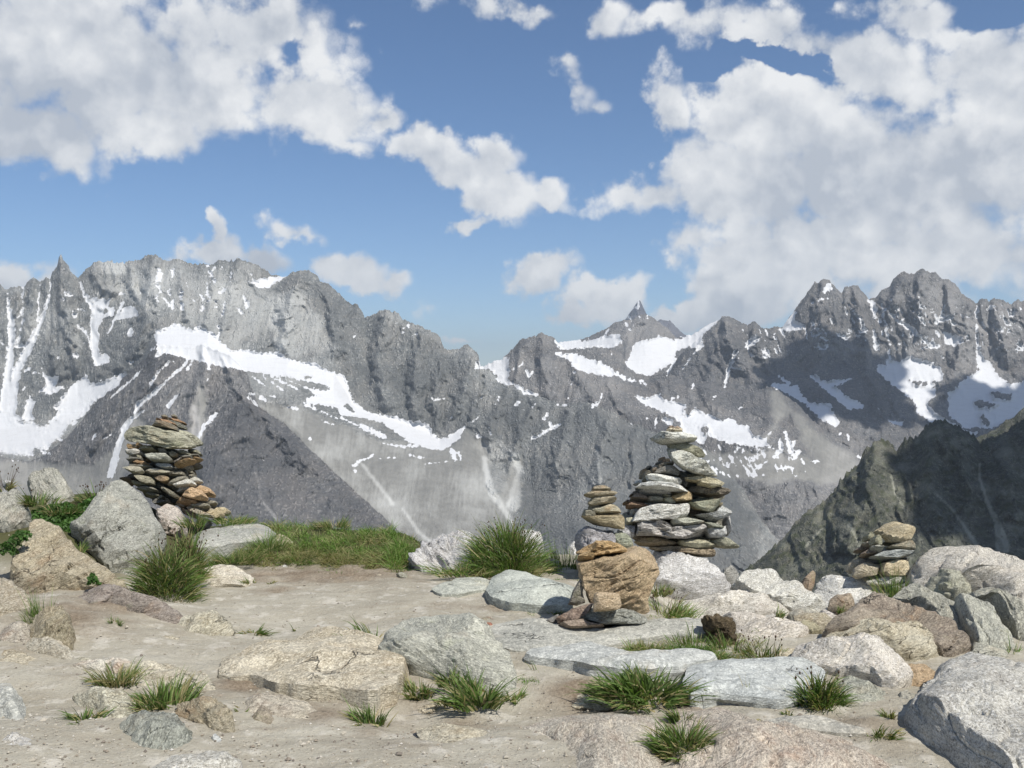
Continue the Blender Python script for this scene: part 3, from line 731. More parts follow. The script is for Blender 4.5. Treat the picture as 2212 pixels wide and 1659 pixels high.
mountain('central_snow_ridge', 'snow covered ridge and dark rock summit in the middle of the range', 1200, 1700,
         [cv('C2', [(1300, 850), (1380, 810), (1415, 797), (1480, 790), (1540, 782), (1600, 765), (1720, 710), (1760, 680), (1800, 660), (1880, 650), (1930, 625), (1970, 615), (2010, 630), (2060, 670), (2110, 700), (2140, 740), (2170, 770), (2212, 765), (2282, 742), (2362, 690), (2437, 655), (2500, 700), (2800, 900)]),
          [(1200, 830), (1350, 800), (1500, 830), (1700, 900)], [(1200, 960), (1700, 960)]],
         [[(1200, 9800), (1700, 9800)], [(1200, 9000), (1700, 9000)], [(1200, 8300), (1700, 8300)]], m_brown, 70, 70, jag=.9)

mountain('right_rock_peaks', 'jagged dark rock peaks with glaciers at the right of the range', 1380, 2640,
         [cv('C3', [(-300, 1100), (-100, 1000), (0, 860), (130, 745), (225, 662), (270, 628), (330, 645), (370, 665), (420, 690), (460, 665), (500, 690), (540, 720), (580, 705), (640, 700), (730, 590), (780, 520), (820, 460), (850, 410), (880, 415), (905, 385), (950, 400), (985, 440), (1010, 460), (1030, 480), (1050, 440), (1090, 450), (1110, 430), (1140, 435), (1170, 480), (1205, 520), (1245, 510), (1290, 460), (1340, 430), (1380, 370), (1440, 345), (1470, 360), (1490, 365), (1550, 325), (1600, 345), (1640, 350), (1670, 385), (1740, 400), (1780, 440), (1815, 500), (1860, 520), (1900, 550), (1940, 520), (1975, 520), (1985, 540), (2020, 515), (2060, 530), (2130, 550), (2170, 525), (2212, 535), (2500, 560), (3000, 500), (3500, 620)]),
          [(1380, 860), (1560, 820), (1700, 800), (1880, 780), (2100, 790), (2300, 820), (2640, 830)], [(1380, 930), (1640, 900), (1800, 900), (1900, 930), (2100, 940), (2640, 940)], [(1380, 1240), (2640, 1240)]],
         [[(1380, 8300), (2640, 8300)], [(1380, 7900), (2640, 7900)], [(1380, 7100), (2640, 7100)], [(1380, 5600), (2640, 5600)]], m_brown, 60, 95, shear=-.25, jag=1.6)

mountain('middle_ridge', 'brown grey ridge with small snowfields in the middle distance', 1040, 1960,
         [cv('C2', [(900, 960), (1060, 897), (1100, 850), (1160, 790), (1210, 760), (1260, 760), (1295, 735), (1320, 755), (1360, 765), (1400, 800), (1440, 835), (1500, 835), (1600, 830), (1680, 825), (1740, 850), (1800, 880), (1870, 960), (1900, 990), (1950, 1005), (2000, 1020), (2100, 1000), (2212, 1030), (2400, 1060), (2560, 1100), (2700, 1100), (2790, 1090), (2850, 1120), (2950, 1200), (3050, 1300), (3200, 1420), (3350, 1530), (3500, 1660), (3800, 1850)]),
          [(1040, 870), (1250, 880), (1450, 900), (1660, 950), (1800, 1050), (1960, 1200)], [(1040, 1240), (1960, 1260)]],
         [[(1040, 7300), (1400, 7200), (1960, 6200)], [(1040, 6700), (1400, 6500), (1960, 5400)], [(1040, 5600), (1960, 4700)]], m_brown, 55, 70, shear=.2, jag=1.5)

mountain('main_left_ridge', 'long grey rock wall with couloirs, hanging glaciers and scree, at the left of the range', -420, 1720,
         [cv('C1', [(-1260, 300), (-800, 470), (-400, 380), (-60, 440), (0, 430), (30, 450), (60, 455), (95, 435), (130, 440), (160, 432), (185, 400), (215, 378), (240, 400), (262, 412), (300, 372), (328, 390), (340, 345), (370, 315), (383, 250), (395, 232), (408, 270), (430, 290), (460, 340), (490, 370), (505, 390), (540, 345), (570, 325), (610, 285), (650, 285), (670, 290), (700, 270), (740, 285), (770, 285), (810, 290), (850, 275), (900, 265), (960, 245), (1000, 237), (1040, 250), (1060, 275), (1100, 270), (1160, 265), (1200, 280), (1270, 300), (1320, 295), (1400, 290), (1420, 270), (1470, 275), (1510, 280), (1535, 262), (1580, 275), (1640, 285), (1680, 310), (1720, 345), (1780, 370), (1845, 375), (1890, 350), (1950, 332), (2010, 340), (2050, 370), (2080, 410), (2140, 430), (2190, 480), (2212, 500)]) +
          cv('C2', [(40, 540), (80, 555), (100, 560), (130, 600), (150, 640), (190, 635), (240, 600), (290, 583), (330, 605), (370, 615), (400, 650), (450, 670), (500, 690), (560, 720), (610, 740), (640, 770), (665, 840), (720, 850), (745, 850), (780, 830), (815, 808), (850, 840), (890, 880), (900, 960), (960, 980), (1040, 1060), (1100, 1085), (1150, 1075), (1190, 1130), (1280, 1150), (1350, 1180), (1420, 1205), (1500, 1190), (1600, 1190), (1750, 1250), (1850, 1310), (1950, 1350), (2050, 1390), (2300, 1450), (2450, 1560), (2600, 1750), (2720, 1950), (3000, 2300)]),
          [(-420, 880), (0, 925), (200, 890), (270, 830), (340, 725), (450, 725), (520, 765), (620, 778), (720, 812), (760, 870), (860, 912), (950, 945), (1000, 930), (1060, 1000), (1150, 1060), (1300, 1090), (1720, 1300)],
          [(-420, 960), (0, 985), (200, 960), (340, 800), (520, 850), (620, 870), (720, 920), (860, 965), (1000, 990), (1150, 1110), (1300, 1140), (1720, 1320)],
          [(-420, 1330), (1720, 1360)]],
         [[(-420, 7400), (600, 7000), (1000, 6500), (1250, 5900), (1720, 5000)], [(-420, 6700), (600, 6300), (1000, 5900), (1250, 5000), (1720, 4300)],
          [(-420, 6000), (600, 5500), (1000, 5300), (1250, 4700), (1720, 4100)], [(-420, 4400), (1000, 3900), (1720, 3600)]], m_main, 55, 62, jag=1.8, gully=(34., 190.))

mountain('front_left_spur', 'dark grey pyramid spur with diagonal snow gullies in front of the left wall', -420, 1010,
         [cv('C1', [(-1260, 1500), (0, 1545), (180, 1575), (280, 1535), (430, 1420), (560, 1270), (640, 1165), (830, 1000), (950, 900), (1010, 812), (1100, 817), (1200, 830), (1280, 825), (1310, 808), (1340, 830), (1440, 860), (1500, 885), (1560, 940), (1610, 1010), (1630, 1090), (1680, 1220), (1850, 1330), (2100, 1580), (2640, 2072), (2850, 2250), (3030, 2400)]),
          [(-420, 1100), (200, 1080), (430, 900), (560, 980), (800, 1180), (1010, 1320)], [(-420, 1330), (1010, 1360)]],
         [[(-420, 5400), (430, 5200), (1010, 4000)], [(-420, 5000), (430, 4800), (1010, 3800)], [(-420, 3900), (1010, 3500)]], m_brown, 50, 48, shear=.8, jag=1.2, seed=20., scree_to=500)

mountain('grey_green_shoulder', 'grey green shoulder behind the dark hill at the right edge', 1960, 2640,
         [[(1960, 1010)] + cv('Z7', [(1700, 330), (1820, 250), (1900, 215), (2000, 160), (2060, 110), (2130, 80), (2212, 0), (2500, -120), (3800, -160)]), [(1960, 1400), (2640, 1400)], [(1960, 1750), (2640, 1750)]],
         [[(1960, 3300), (2640, 3300)], [(1960, 2600), (2640, 2600)], [(1960, 2350), (2640, 2350)]], m_near, 30, 26, snow=False, step=3.6, jag=1.0, shear=.4, seed=30.)
mountain('dark_green_hill', 'dark green rocky hill in cloud shade at the lower right', 1480, 2640,
         [[(1480, 1330)] + cv('Z7', [(-230, 1460), (0, 1290), (170, 1150), (400, 890), (560, 790), (660, 680), (700, 620), (800, 520), (860, 480), (920, 370), (990, 290), (1040, 282), (1100, 300), (1170, 345), (1230, 290), (1290, 255), (1310, 270), (1360, 240), (1420, 160), (1510, 112), (1600, 130), (1720, 180), (1800, 250), (1850, 300), (1920, 265), (2000, 240), (2100, 180), (2212, 120), (2600, -30), (3800, 60)]),
          [(1480, 1390), (1640, 1330), (1900, 1130), (2212, 1100), (2640, 1060)], [(1480, 1400), (2640, 1400)], [(1480, 2300), (2640, 2300)]],
         [[(1480, 2100), (1900, 2400), (2640, 2400)], [(1480, 1900), (1900, 2100), (2640, 2100)], [(1480, 1650), (2640, 1650)], [(1480, 1500), (2640, 1500)]], m_near, 16, 48, snow=False, step=2.6, jag=3.6, shear=-.3, seed=40., gully=(50., 120.))

# valley far below the terrace, hidden by its edge, and reaching the horizon
vm = bpy.data.materials.new('valley_ground')
vm.use_nodes = True
N = NT(vm.node_tree)
g_ = N.new('ShaderNodeTexCoord').outputs['Object']
N.put(N.n['Principled BSDF'].inputs['Base Color'], N.mix(N.noise(N.mapping(g_, scale=(.002,) * 3), 1.0, 6), (.07, .09, .04), (.16, .15, .12)))
N.n['Principled BSDF'].inputs['Roughness'].default_value = 1
S_ = 45000
me = mesh_from('valley_floor', [(-S_, -S_, -1000), (S_, -S_, -1000), (S_, S_, -1000), (-S_, S_, -1000)], np.array([[0, 1, 2, 3]]))
link('valley_floor', me, vm, kind='structure')
# ------------------------------------------------------------------ the terrace
def gz(X, Y):
    X, Y = np.broadcast_arrays(np.asarray(X, float), np.asarray(Y, float))
    z = .36 * sstep(0, 1, (-X - 2.75 - .12 * (Y - 7)) / 1.0) * sstep(6.9, 8.6, Y)
    z = z + .14 * sstep(8.55, 9.4, Y) * sstep(-.45, -1.1, X)
    z = z + .17 * np.exp(-((X + 3.0) / .8) ** 2 - ((Y - 6.5) / .9) ** 2)
    z = z + .035 * fbm(X * .55, Y * .8, 1.5, 3) + .014 * fbm(X * 2.3, Y * 2.6, 4.5, 4)
    z = z + .05 * sstep(5.2, 4.2, Y) * sstep(-1.2, -2.2, X)
    # the dip of bare soil under the blue ledges
    z = z - .08 * np.exp(-(((X - .1) / .75) ** 2 + ((Y - 4.95) / .33) ** 2)) - .05 * np.exp(-(((X + .55) / .3) ** 2 + ((Y - 4.85) / .3) ** 2))
    z = z - .24 * sstep(.95, 1.45, X) * sstep(6.3, 6.9, Y)
    edge = 10.1 - .8 * sstep(-1.3, -.4, X) - 1.2 * sstep(1.2, 2.4, X) + .25 * np.sin(X * 1.7)
    over = np.maximum(Y - edge, 0)
    z = z - .45 * over - .45 * np.minimum(over, 3) ** 2 * .35
    far = np.maximum(np.hypot(X * .6, np.maximum(Y, 0)) - 16, 0)
    z = z - .55 * far
    back = np.maximum(-Y - 12, 0)
    side = np.maximum(np.abs(X) - 14, 0)
    return np.maximum(z - .25 * back - .25 * side * (Y > -12), -1003)


def ground_hit(px, py, y0=3.2, y1=13.):
    Y = np.linspace(y0, y1, 900)
    p = P(px, py, Y)
    below = p[:, 2] <= gz(p[:, 0], p[:, 1])
    k = int(np.argmax(below)) if below.any() else len(Y) - 1
    return np.array([p[k, 0], Y[k], float(gz(p[k, 0], Y[k]))])


def ground_mat():
    m = bpy.data.materials.new('sandy_trodden_soil')
    m.use_nodes = True
    N = NT(m.node_tree)
    b = N.n['Principled BSDF']
    b.inputs['Roughness'].default_value = .97
    b.inputs['Specular IOR Level'].default_value = .12
    g = N.new('ShaderNodeTexCoord').outputs['Object']
    gs = N.mapping(g, scale=(.8, 1.6, 1))
    n1 = N.noise(gs, .9, 8, .62)
    n2 = N.noise(g, 7.0, 6, .6)
    n3 = N.noise(g, 48.0, 5, .85)
    n4 = N.noise(N.mapping(g, scale=(1.2, 4.5, 1)), 3.0, 6, .6)
    c = N.mix(N.ramp(n1, .36, .66), (.350, .322, .258), (.432, .405, .332))
    c = N.mix(N.ramp(n4, .45, .72, 0, .55), c, (.32, .28, .215))
    c = N.mix(N.ramp(n2, .52, .66, 0, .7), c, (.56, .53, .46))
    c = N.mix(N.ramp(n3, .56, .68, 0, .6), c, (.62, .60, .54))
    c = N.mix(N.ramp(n3, .44, .34, 0, .6), c, (.22, .195, .16))
    v = N.voronoi(g, 46.0)
    c = N.mix(N.math('MULTIPLY', N.ramp(v, .16, .10), N.ramp(N.noise(g, 31., 1), .55, .6)), c, (.58, .56, .52))
    v2 = N.voronoi(N.mapping(g, loc=(3, 1, 0)), 60.0)
    c = N.mix(N.math('MULTIPLY', N.ramp(v2, .16, .10), N.ramp(N.noise(g, 23., 1), .58, .62)), c, (.13, .12, .11))
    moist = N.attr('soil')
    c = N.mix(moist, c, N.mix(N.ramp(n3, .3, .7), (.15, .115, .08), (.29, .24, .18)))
    gr = N.attr('turf')
    c = N.mix(gr, c, (.085, .085, .04))
    N.put(b.inputs['Base Color'], c)
    bm = N.new('ShaderNodeBump')
    bm.inputs['Distance'].default_value = .017
    bm.inputs['Strength'].default_value = .9
    h = N.math('ADD', N.math('MULTIPLY', n3, .35), N.math('ADD', N.math('MULTIPLY', N.noise(g, 24., 5, .65), .7), N.math('MULTIPLY', n2, 1.0)))
    h = N.math('SUBTRACT', h, N.math('MULTIPLY', N.ramp(v, .2, .0), -.25))
    N.put(bm.inputs['Height'], h)
    N.l.new(bm.outputs[0], b.inputs['Normal'])
    return m


xs = np.concatenate([np.linspace(-26000, -40, 14), np.linspace(-36, -8, 22), np.linspace(-7.6, 7.6, 390), np.linspace(8, 36, 22), np.linspace(40, 26000, 14)])
ys = np.concatenate([np.linspace(-6000, -30, 10), np.linspace(-25, 2.9, 20), np.linspace(3.0, 9.8, 290), np.linspace(9.84, 14, 60), np.linspace(14.5, 40, 20), np.geomspace(45, 26000, 22)])
GX, GY = np.meshgrid(xs, ys)
GZ = gz(GX, GY)
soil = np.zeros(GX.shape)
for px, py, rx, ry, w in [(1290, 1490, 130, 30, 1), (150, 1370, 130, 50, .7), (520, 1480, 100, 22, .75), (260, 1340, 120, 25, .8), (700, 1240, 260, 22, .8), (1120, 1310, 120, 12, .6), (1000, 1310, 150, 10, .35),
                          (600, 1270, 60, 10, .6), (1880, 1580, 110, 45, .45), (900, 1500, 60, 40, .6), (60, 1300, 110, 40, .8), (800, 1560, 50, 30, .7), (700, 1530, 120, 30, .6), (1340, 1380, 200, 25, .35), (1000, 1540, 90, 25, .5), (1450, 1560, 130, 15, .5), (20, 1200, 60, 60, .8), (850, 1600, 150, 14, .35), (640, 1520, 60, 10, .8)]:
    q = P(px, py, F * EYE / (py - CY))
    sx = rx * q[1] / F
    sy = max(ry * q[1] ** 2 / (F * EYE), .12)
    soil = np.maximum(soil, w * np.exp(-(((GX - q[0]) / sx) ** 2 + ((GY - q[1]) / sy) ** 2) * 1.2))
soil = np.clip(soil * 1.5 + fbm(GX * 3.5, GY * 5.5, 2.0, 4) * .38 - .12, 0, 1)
turf = sstep(8.6, 8.85, GY + fbm(GX * 2, GY * 2, 0, 3) * .2) * sstep(-.5, -.8, GX) * sstep(-4.4, -3.4, GX)
turf = np.maximum(turf, sstep(-2.9, -3.3, GX) * sstep(7.4, 8.2, GY))
turf = np.maximum(turf, sstep(13, 18, GY))
Z2g = GZ.copy()
Z2g += np.where(GY > 2, .006 * fbm(GX * 11, GY * 11, 7.7, 3) + .03 * soil * fbm(GX * 5, GY * 7, .7, 3), 0)
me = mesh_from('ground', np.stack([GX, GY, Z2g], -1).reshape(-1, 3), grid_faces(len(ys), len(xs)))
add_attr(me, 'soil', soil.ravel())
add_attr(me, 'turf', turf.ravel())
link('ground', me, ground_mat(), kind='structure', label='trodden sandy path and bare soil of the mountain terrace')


# ------------------------------------------------------------------ rock material (one per kind of stone)
def rock_mat(name, a, b, streak, vein, spec=(.06, .055, .05), spec_amt=.5, lichen=0.0, stain=.35, coarse=1.0, bump=1.0, stain_col=(.34, .21, .11)):
    m = bpy.data.materials.new(name)
    m.use_nodes = True
    N = NT(m.node_tree)
    s = N.n['Principled BSDF']
    s.inputs['Roughness'].default_value = .82
    s.inputs['Specular IOR Level'].default_value = .22
    f = N.attr('foliation', out='Vector')
    rnd = N.new('ShaderNodeObjectInfo').outputs['Random']
    off = N.vmath('ADD', f, N.vmath('SCALE', N.new('ShaderNodeCombineXYZ').outputs[0], 0.0))
    cmb = N.new('ShaderNodeCombineXYZ')
    for i in range(3):
        N.put(cmb.inputs[i], N.math('MULTIPLY', rnd, 37.0 + 11 * i))
    f = N.vmath('ADD', f, cmb.outputs[0])
    lay = N.mapping(f, scale=(2.6, 2.6, 12))
    lay2 = N.mapping(f, scale=(16, 16, 52))
    n_big = N.noise(f, 2.6, 7, .62)
    n_lay = N.noise(lay, 1.3, 9, .68, .4)
    n_fin = N.noise(lay2, 1.6, 6, .75)
    n_gr = N.noise(N.mapping(f, scale=(1, 1, 1.8)), 75., 3, .8)
    c = N.mix(N.ramp(n_big, .36, .64), a, b)
    c = N.mix(N.ramp(n_lay, .46, .62, 0, vein), c, streak)
    c = N.mix(N.ramp(n_fin, .50, .66, 0, .75), c, tuple(min(.85, q * 1.42) for q in b))
    c = N.mix(N.ramp(n_fin, .47, .33, 0, .7 * coarse), c, tuple(q * .42 for q in a))
    c = N.mix(N.ramp(n_gr, .53, .62, 0, .7 * coarse), c, tuple(min(.85, q * 1.5) for q in b))
    c = N.mix(N.ramp(n_gr, .46, .37, 0, spec_amt), c, spec)
    ck = N.noise(N.mapping(f, loc=(3, 1, 2), scale=(1.5, 1.5, 4.2)), 1.1, 5, .55, .3)
    crack = N.math('MULTIPLY', N.ramp(N.math('ABSOLUTE', N.math('SUBTRACT', ck, .5)), .008, .0), N.ramp(N.noise(f, 1.7, 2), .52, .62))
    c = N.mix(N.math('MULTIPLY', crack, .8), c, tuple(q * .22 for q in a))
    st = N.ramp(N.noise(N.mapping(f, loc=(5, 3, 1)), 3.4, 7, .65), .54, .70, 0, stain)
    c = N.mix(st, c, stain_col)
    if lichen:
        c = N.mix(N.ramp(N.noise(N.mapping(f, loc=(1, 8, 4)), 6., 6, .7), .56, .68, 0, lichen), c, (.30, .33, .16))
        c = N.mix(N.ramp(N.noise(N.mapping(f, loc=(7, 8, 4)), 9., 6, .75), .62, .68, 0, lichen), c, (.10, .10, .085))
    c = N.mix(1.0, c, N.new('ShaderNodeObjectInfo').outputs['Color'], 'MULTIPLY')
    N.put(s.inputs['Base Color'], c)
    bm = N.new('ShaderNodeBump')
    bm.inputs['Distance'].default_value = .04 * bump
    bm.inputs['Strength'].default_value = .95
    h = N.math('ADD', N.math('MULTIPLY', n_lay, 1.0), N.math('ADD', N.math('MULTIPLY', n_fin, .5), N.math('MULTIPLY', n_gr, .22)))
    h = N.math('SUBTRACT', h, N.math('MULTIPLY', crack, .5))
    h = N.math('ADD', h, N.math('MULTIPLY', N.noise(f, 14., 5, .6), .45))
    N.put(bm.inputs['Height'], h)
    N.l.new(bm.outputs[0], s.inputs['Normal'])
    return m


RM = {
    'grey': rock_mat('grey_gneiss', (.275, .27, .245), (.41, .40, .36), (.20, .20, .18), .5, lichen=.18, stain=.15),
    'pale': rock_mat('pale_granite', (.46, .445, .41), (.64, .625, .58), (.36, .345, .33), .35, spec_amt=.6, stain=.12),
    'white': rock_mat('white_quartz_gneiss', (.50, .49, .47), (.68, .66, .63), (.20, .19, .20), .5, spec_amt=.35, stain=.15, bump=1.6),
    'ochre': rock_mat('ochre_gneiss', (.33, .28, .185), (.47, .41, .295), (.27, .205, .13), .5, stain=.45, bump=1.3),
    'cream': rock_mat('cream_gneiss', (.42, .375, .285), (.58, .545, .455), (.36, .30, .21), .45, stain=.3, stain_col=(.46, .35, .22)),
    'slate': rock_mat('grey_green_slate', (.185, .182, .16), (.31, .30, .262), (.125, .115, .09), .55, stain=.4, lichen=.15, spec_amt=.3),
    'blue': rock_mat('blue_grey_slab', (.33, .34, .325), (.45, .455, .43), (.27, .28, .27), .45, stain=.3, spec_amt=.2, bump=.6, stain_col=(.40, .33, .23)),
    'brown': rock_mat('brown_weathered_gneiss', (.19, .165, .135), (.30, .27, .225), (.14, .11, .09), .55, stain=.45, lichen=.2),
    'pink': rock_mat('pinkish_bedrock', (.44, .40, .33), (.56, .53, .455), (.33, .25, .2), .5, stain=.4, stain_col=(.44, .28, .19)),
    'turf': rock_mat('dark_peaty_turf', (.05, .04, .03), (.11, .09, .06), (.06, .05, .03), .5, stain=.3, stain_col=(.12, .10, .04), bump=2.),
}


def rotm(ax, ay, az_):
    cx_, sx = math.cos(ax), math.sin(ax)
    cy_, sy = math.cos(ay), math.sin(ay)
    cz, sz = math.cos(az_), math.sin(az_)
    return np.array([[1, 0, 0], [0, cx_, -sx], [0, sx, cx_]]) @ np.array([[cy_, 0, sy], [0, 1, 0], [-sy, 0, cy_]]) @ np.array([[cz, -sz, 0], [sz, cz, 0], [0, 0, 1]])


def resample(pts, n, smooth=0):
    pts = np.asarray([p[:2] for p in pts], float)
    q = np.concatenate([pts, pts[:1]])
    L = np.concatenate([[0], np.cumsum(np.hypot(*np.diff(q, axis=0).T))])
    t = np.linspace(0, L[-1], n, endpoint=False)
    out = np.stack([np.interp(t, L, q[:, 0]), np.interp(t, L, q[:, 1])], -1)
    for _ in range(smooth):
        out = .5 * out + .25 * (np.roll(out, 1, 0) + np.roll(out, -1, 0))
    return out


def rock_mesh(name, pts, d0, d1, T, Tb=None, seed=0, res=None, e=3.2, fol=(0, 0, 0), facets=7, rough=1.0, cuts=(), center=None, soft=False):
    """a stone whose silhouette from the path is pts; d0/d1 its distance at the foot and at the crest, T its bulge"""
    rs = np.random.RandomState(seed * 7 + 11)
    Tb = T if Tb is None else Tb
    P0 = np.asarray([p[:2] for p in pts], float)
    w, h = np.ptp(P0[:, 0]), np.ptp(P0[:, 1])
    size = math.sqrt(max(w * h, 1))
    if res is None:
        res = 26 if size < 30 else 36 if size < 60 else 64 if size < 110 else 110 if size < 220 else 150
    o = resample(P0, res, 1 if res > 40 else 0)
    nr = max(5, int(res / (7 if res < 50 else 4.6)))
    c = np.array(center) if center is not None else o.mean(0)
    # ragged outline
    ang = np.linspace(0, 2 * np.pi, res, endpoint=False)
    j = fbm(np.cos(ang) * 2.2 + seed, np.sin(ang) * 2.2, seed * .37, 4, .6) * size * .022 * rough
    dirv = o - c
    o = o + dirv / (np.linalg.norm(dirv, axis=1, keepdims=True) + 1e-6) * j[:, None]
    rr = 1 - (1 - np.linspace(0, 1, nr + 1)[1:]) ** (2.2 if res < 50 else 1.7)
    front = [c + r * (o - c) for r in rr]                        # rings, the last is the rim
    ytop, ybot = P0[:, 1].min(), P0[:, 1].max()

    def lift(q):
        s = np.clip((q[..., 1] - ytop) / (ybot - ytop + 1e-6), 0, 1)
        return P(q[..., 0], q[..., 1], 1 / ((1 - s) / d1 + s / d0))
    A, B, C = lift(np.array([c[0] - 10, ybot])), lift(np.array([c[0] + 10, ybot])), lift(np.array([c[0], ytop]))
    nrm = np.cross(B - A, C - A)
    nrm /= np.linalg.norm(nrm)
    if nrm @ (np.array([0, 0, EYE]) - A) < 0:
        nrm = -nrm
    prof = (lambda r: max(0, 1 - r ** 2) ** 1.25) if soft else (lambda r: max(0, 1 - r ** e) ** .5)
    V = [lift(c) + nrm * T]
    for r, q in zip(rr, front):
        V.append(lift(q) + nrm * T * prof(r) if r < 1 else lift(q))
    rim = V[-1]
    for r, q in list(zip(rr, front))[-2::-1]:
        V.append(lift(q) - nrm * Tb * (1 - r ** e) ** .5)
    V.append(lift(c) - nrm * Tb)
    V = np.concatenate([np.atleast_2d(v) for v in V])
    mid = lift(c)
    m_px = mid[1] / F
    sm = size * m_px
    # chipped faces
    for _ in range(facets):
        n = nrm * rs.uniform(.5, 1.1) + rs.normal(size=3) * .55
        n /= np.linalg.norm(n)
        d = (V - mid) @ n
        lim = d.max() * rs.uniform(.68, .92)
        k = np.maximum(d - lim, 0)
        V = V - n * (k * .97)[:, None]
    right, up = np.array([1., 0, 0]), np.array([0, 0, 1.])
    for (nx, nu, nf), (qx, qy) in cuts:
        n = right * nx + np.cross(right, nrm) * (-nu if np.cross(right, nrm)[2] < 0 else nu) + nrm * nf
        n /= np.linalg.norm(n)
        base = lift(np.array([qx, qy])) + nrm * T * .96
        k = np.maximum((V - base) @ n, 0)
        V = V - n * (k * .97)[:, None]
    R = rotm(*fol)
    L = (V - mid) @ R.T
    # layered relief along the foliation plus lumps
    dirn = V - mid
    dirn /= (np.linalg.norm(dirn, axis=1, keepdims=True) + 1e-6)
    dirn = dirn * .6 + nrm * .4
    amp = sm * .045 * rough
    fq = 2.2 / sm
    dsp = fbm(L[:, 0] * fq, L[:, 1] * fq, L[:, 2] * fq * 2.2 + seed, 4, .52) * amp
    dsp = dsp + ridged(L[:, 0] * fq * 1.2, L[:, 1] * fq * 1.2, L[:, 2] * fq * 5 + seed, 3) * amp * .28
    dsp = dsp - np.abs(perlin(L[:, 0] * fq * 1.1 + 5, L[:, 1] * fq * 1.1, L[:, 2] * fq * 1.7 + seed)) * amp * 1.6
    if res >= 60:
        dsp = dsp - sstep(.07, .0, np.abs(perlin(L[:, 0] * fq * .8, L[:, 1] * fq * .8 + 9, L[:, 2] * fq * 2.2 + seed))) * amp * .7
        dsp = dsp + ridged(L[:, 0] * 4, L[:, 1] * 4, L[:, 2] * 13 + seed, 4, .6) * .007 * rough
        dsp = dsp + fbm(L[:, 0] * 9, L[:, 1] * 9, L[:, 2] * 26 + seed, 3) * .008 * rough
    ringpos = np.concatenate([[0], np.repeat(rr, res), np.repeat(rr[-2::-1], res), [0]])
    keep = np.where(ringpos > .97, .25, 1)
    V = V + dirn * (dsp * keep)[:, None]
    # bring the finished stone to its measured height and width
    zb = V[:, 2].min()
    for _ in range(3):
        qx, qy = CX + F * V[:, 0] / V[:, 1], CY - F * (V[:, 2] - EYE) / V[:, 1]
        if ybot < 1690:
            V[:, 2] = V[:, 2].max() + (V[:, 2] - V[:, 2].max()) * 1.0
            f_ = (ybot - ytop) / max(ybot - qy.min(), 1)
            V[:, 2] = zb + (V[:, 2] - zb) * np.clip(f_, .5, 1.3)
        else:
            V[:, 2] -= (ytop - qy.min()) * V[np.argmin(qy), 1] / F
        xm = V[:, 0].mean()
        V[:, 0] = xm + (V[:, 0] - xm) * np.clip(w / max(np.ptp(qx), 1), .6, 1.3)
        V[:, 0] += ((P0[:, 0].min() + P0[:, 0].max()) - (qx.min() + qx.max())) * .5 * mid[1] / F
    nring = (len(V) - 2) // res
    i = np.arange(res)
    k = (i + 1) % res
    faces = [(0, 1 + a, 1 + b) for a, b in zip(i, k)]
    q = (1 + np.arange(nring - 1)[:, None] * res)
    quads = np.stack([q + i, q + res + i, q + res + k, q + k], -1).reshape(-1, 4)
    last = 1 + (nring - 1) * res
    faces += [tuple(x) for x in quads]
    faces += [(last + b, last + a, len(V) - 1) for a, b in zip(i, k)]
    org = np.array([mid[0], mid[1], V[:, 2].min()])
    me = mesh_from(name, V - org, faces, 'angle')
    add_attr(me, 'foliation', L, 'FLOAT_VECTOR')
    return me, org


_seed = [100]


def rock(name, crop, pts, d, T, mat, label, tint=(1, 1, 1), category='boulder', group=None, parent=None, **kw):
    _seed[0] += 1
    d0, d1 = d
    q_ = cv(crop, pts)
    yb_ = max(p[1] for p in q_)
    if parent is None and yb_ < 1700:
        xb_ = np.mean([p[0] for p in q_ if p[1] > yb_ - 25])
        dg = F * (EYE - float(gz(d0 * (xb_ - CX) / F, d0))) / (yb_ - CY)
        sh_ = max(0., min(dg, d0 + .6) + .05 - d0)
        d0, d1 = d0 + sh_, d1 + sh_
    me, org = rock_mesh(name, cv(crop, pts), d0, d1, T, seed=kw.pop('seed', _seed[0]), **kw)
    o = link(name, me, RM[mat], parent, org if parent is None else org - np.array(parent.location))
    if parent is None:
        o['label'] = label
        o['category'] = category
        if group:
            o['group'] = group
    elif label:
        o['label'] = label
    o.color = (*tint, 1)
    return o


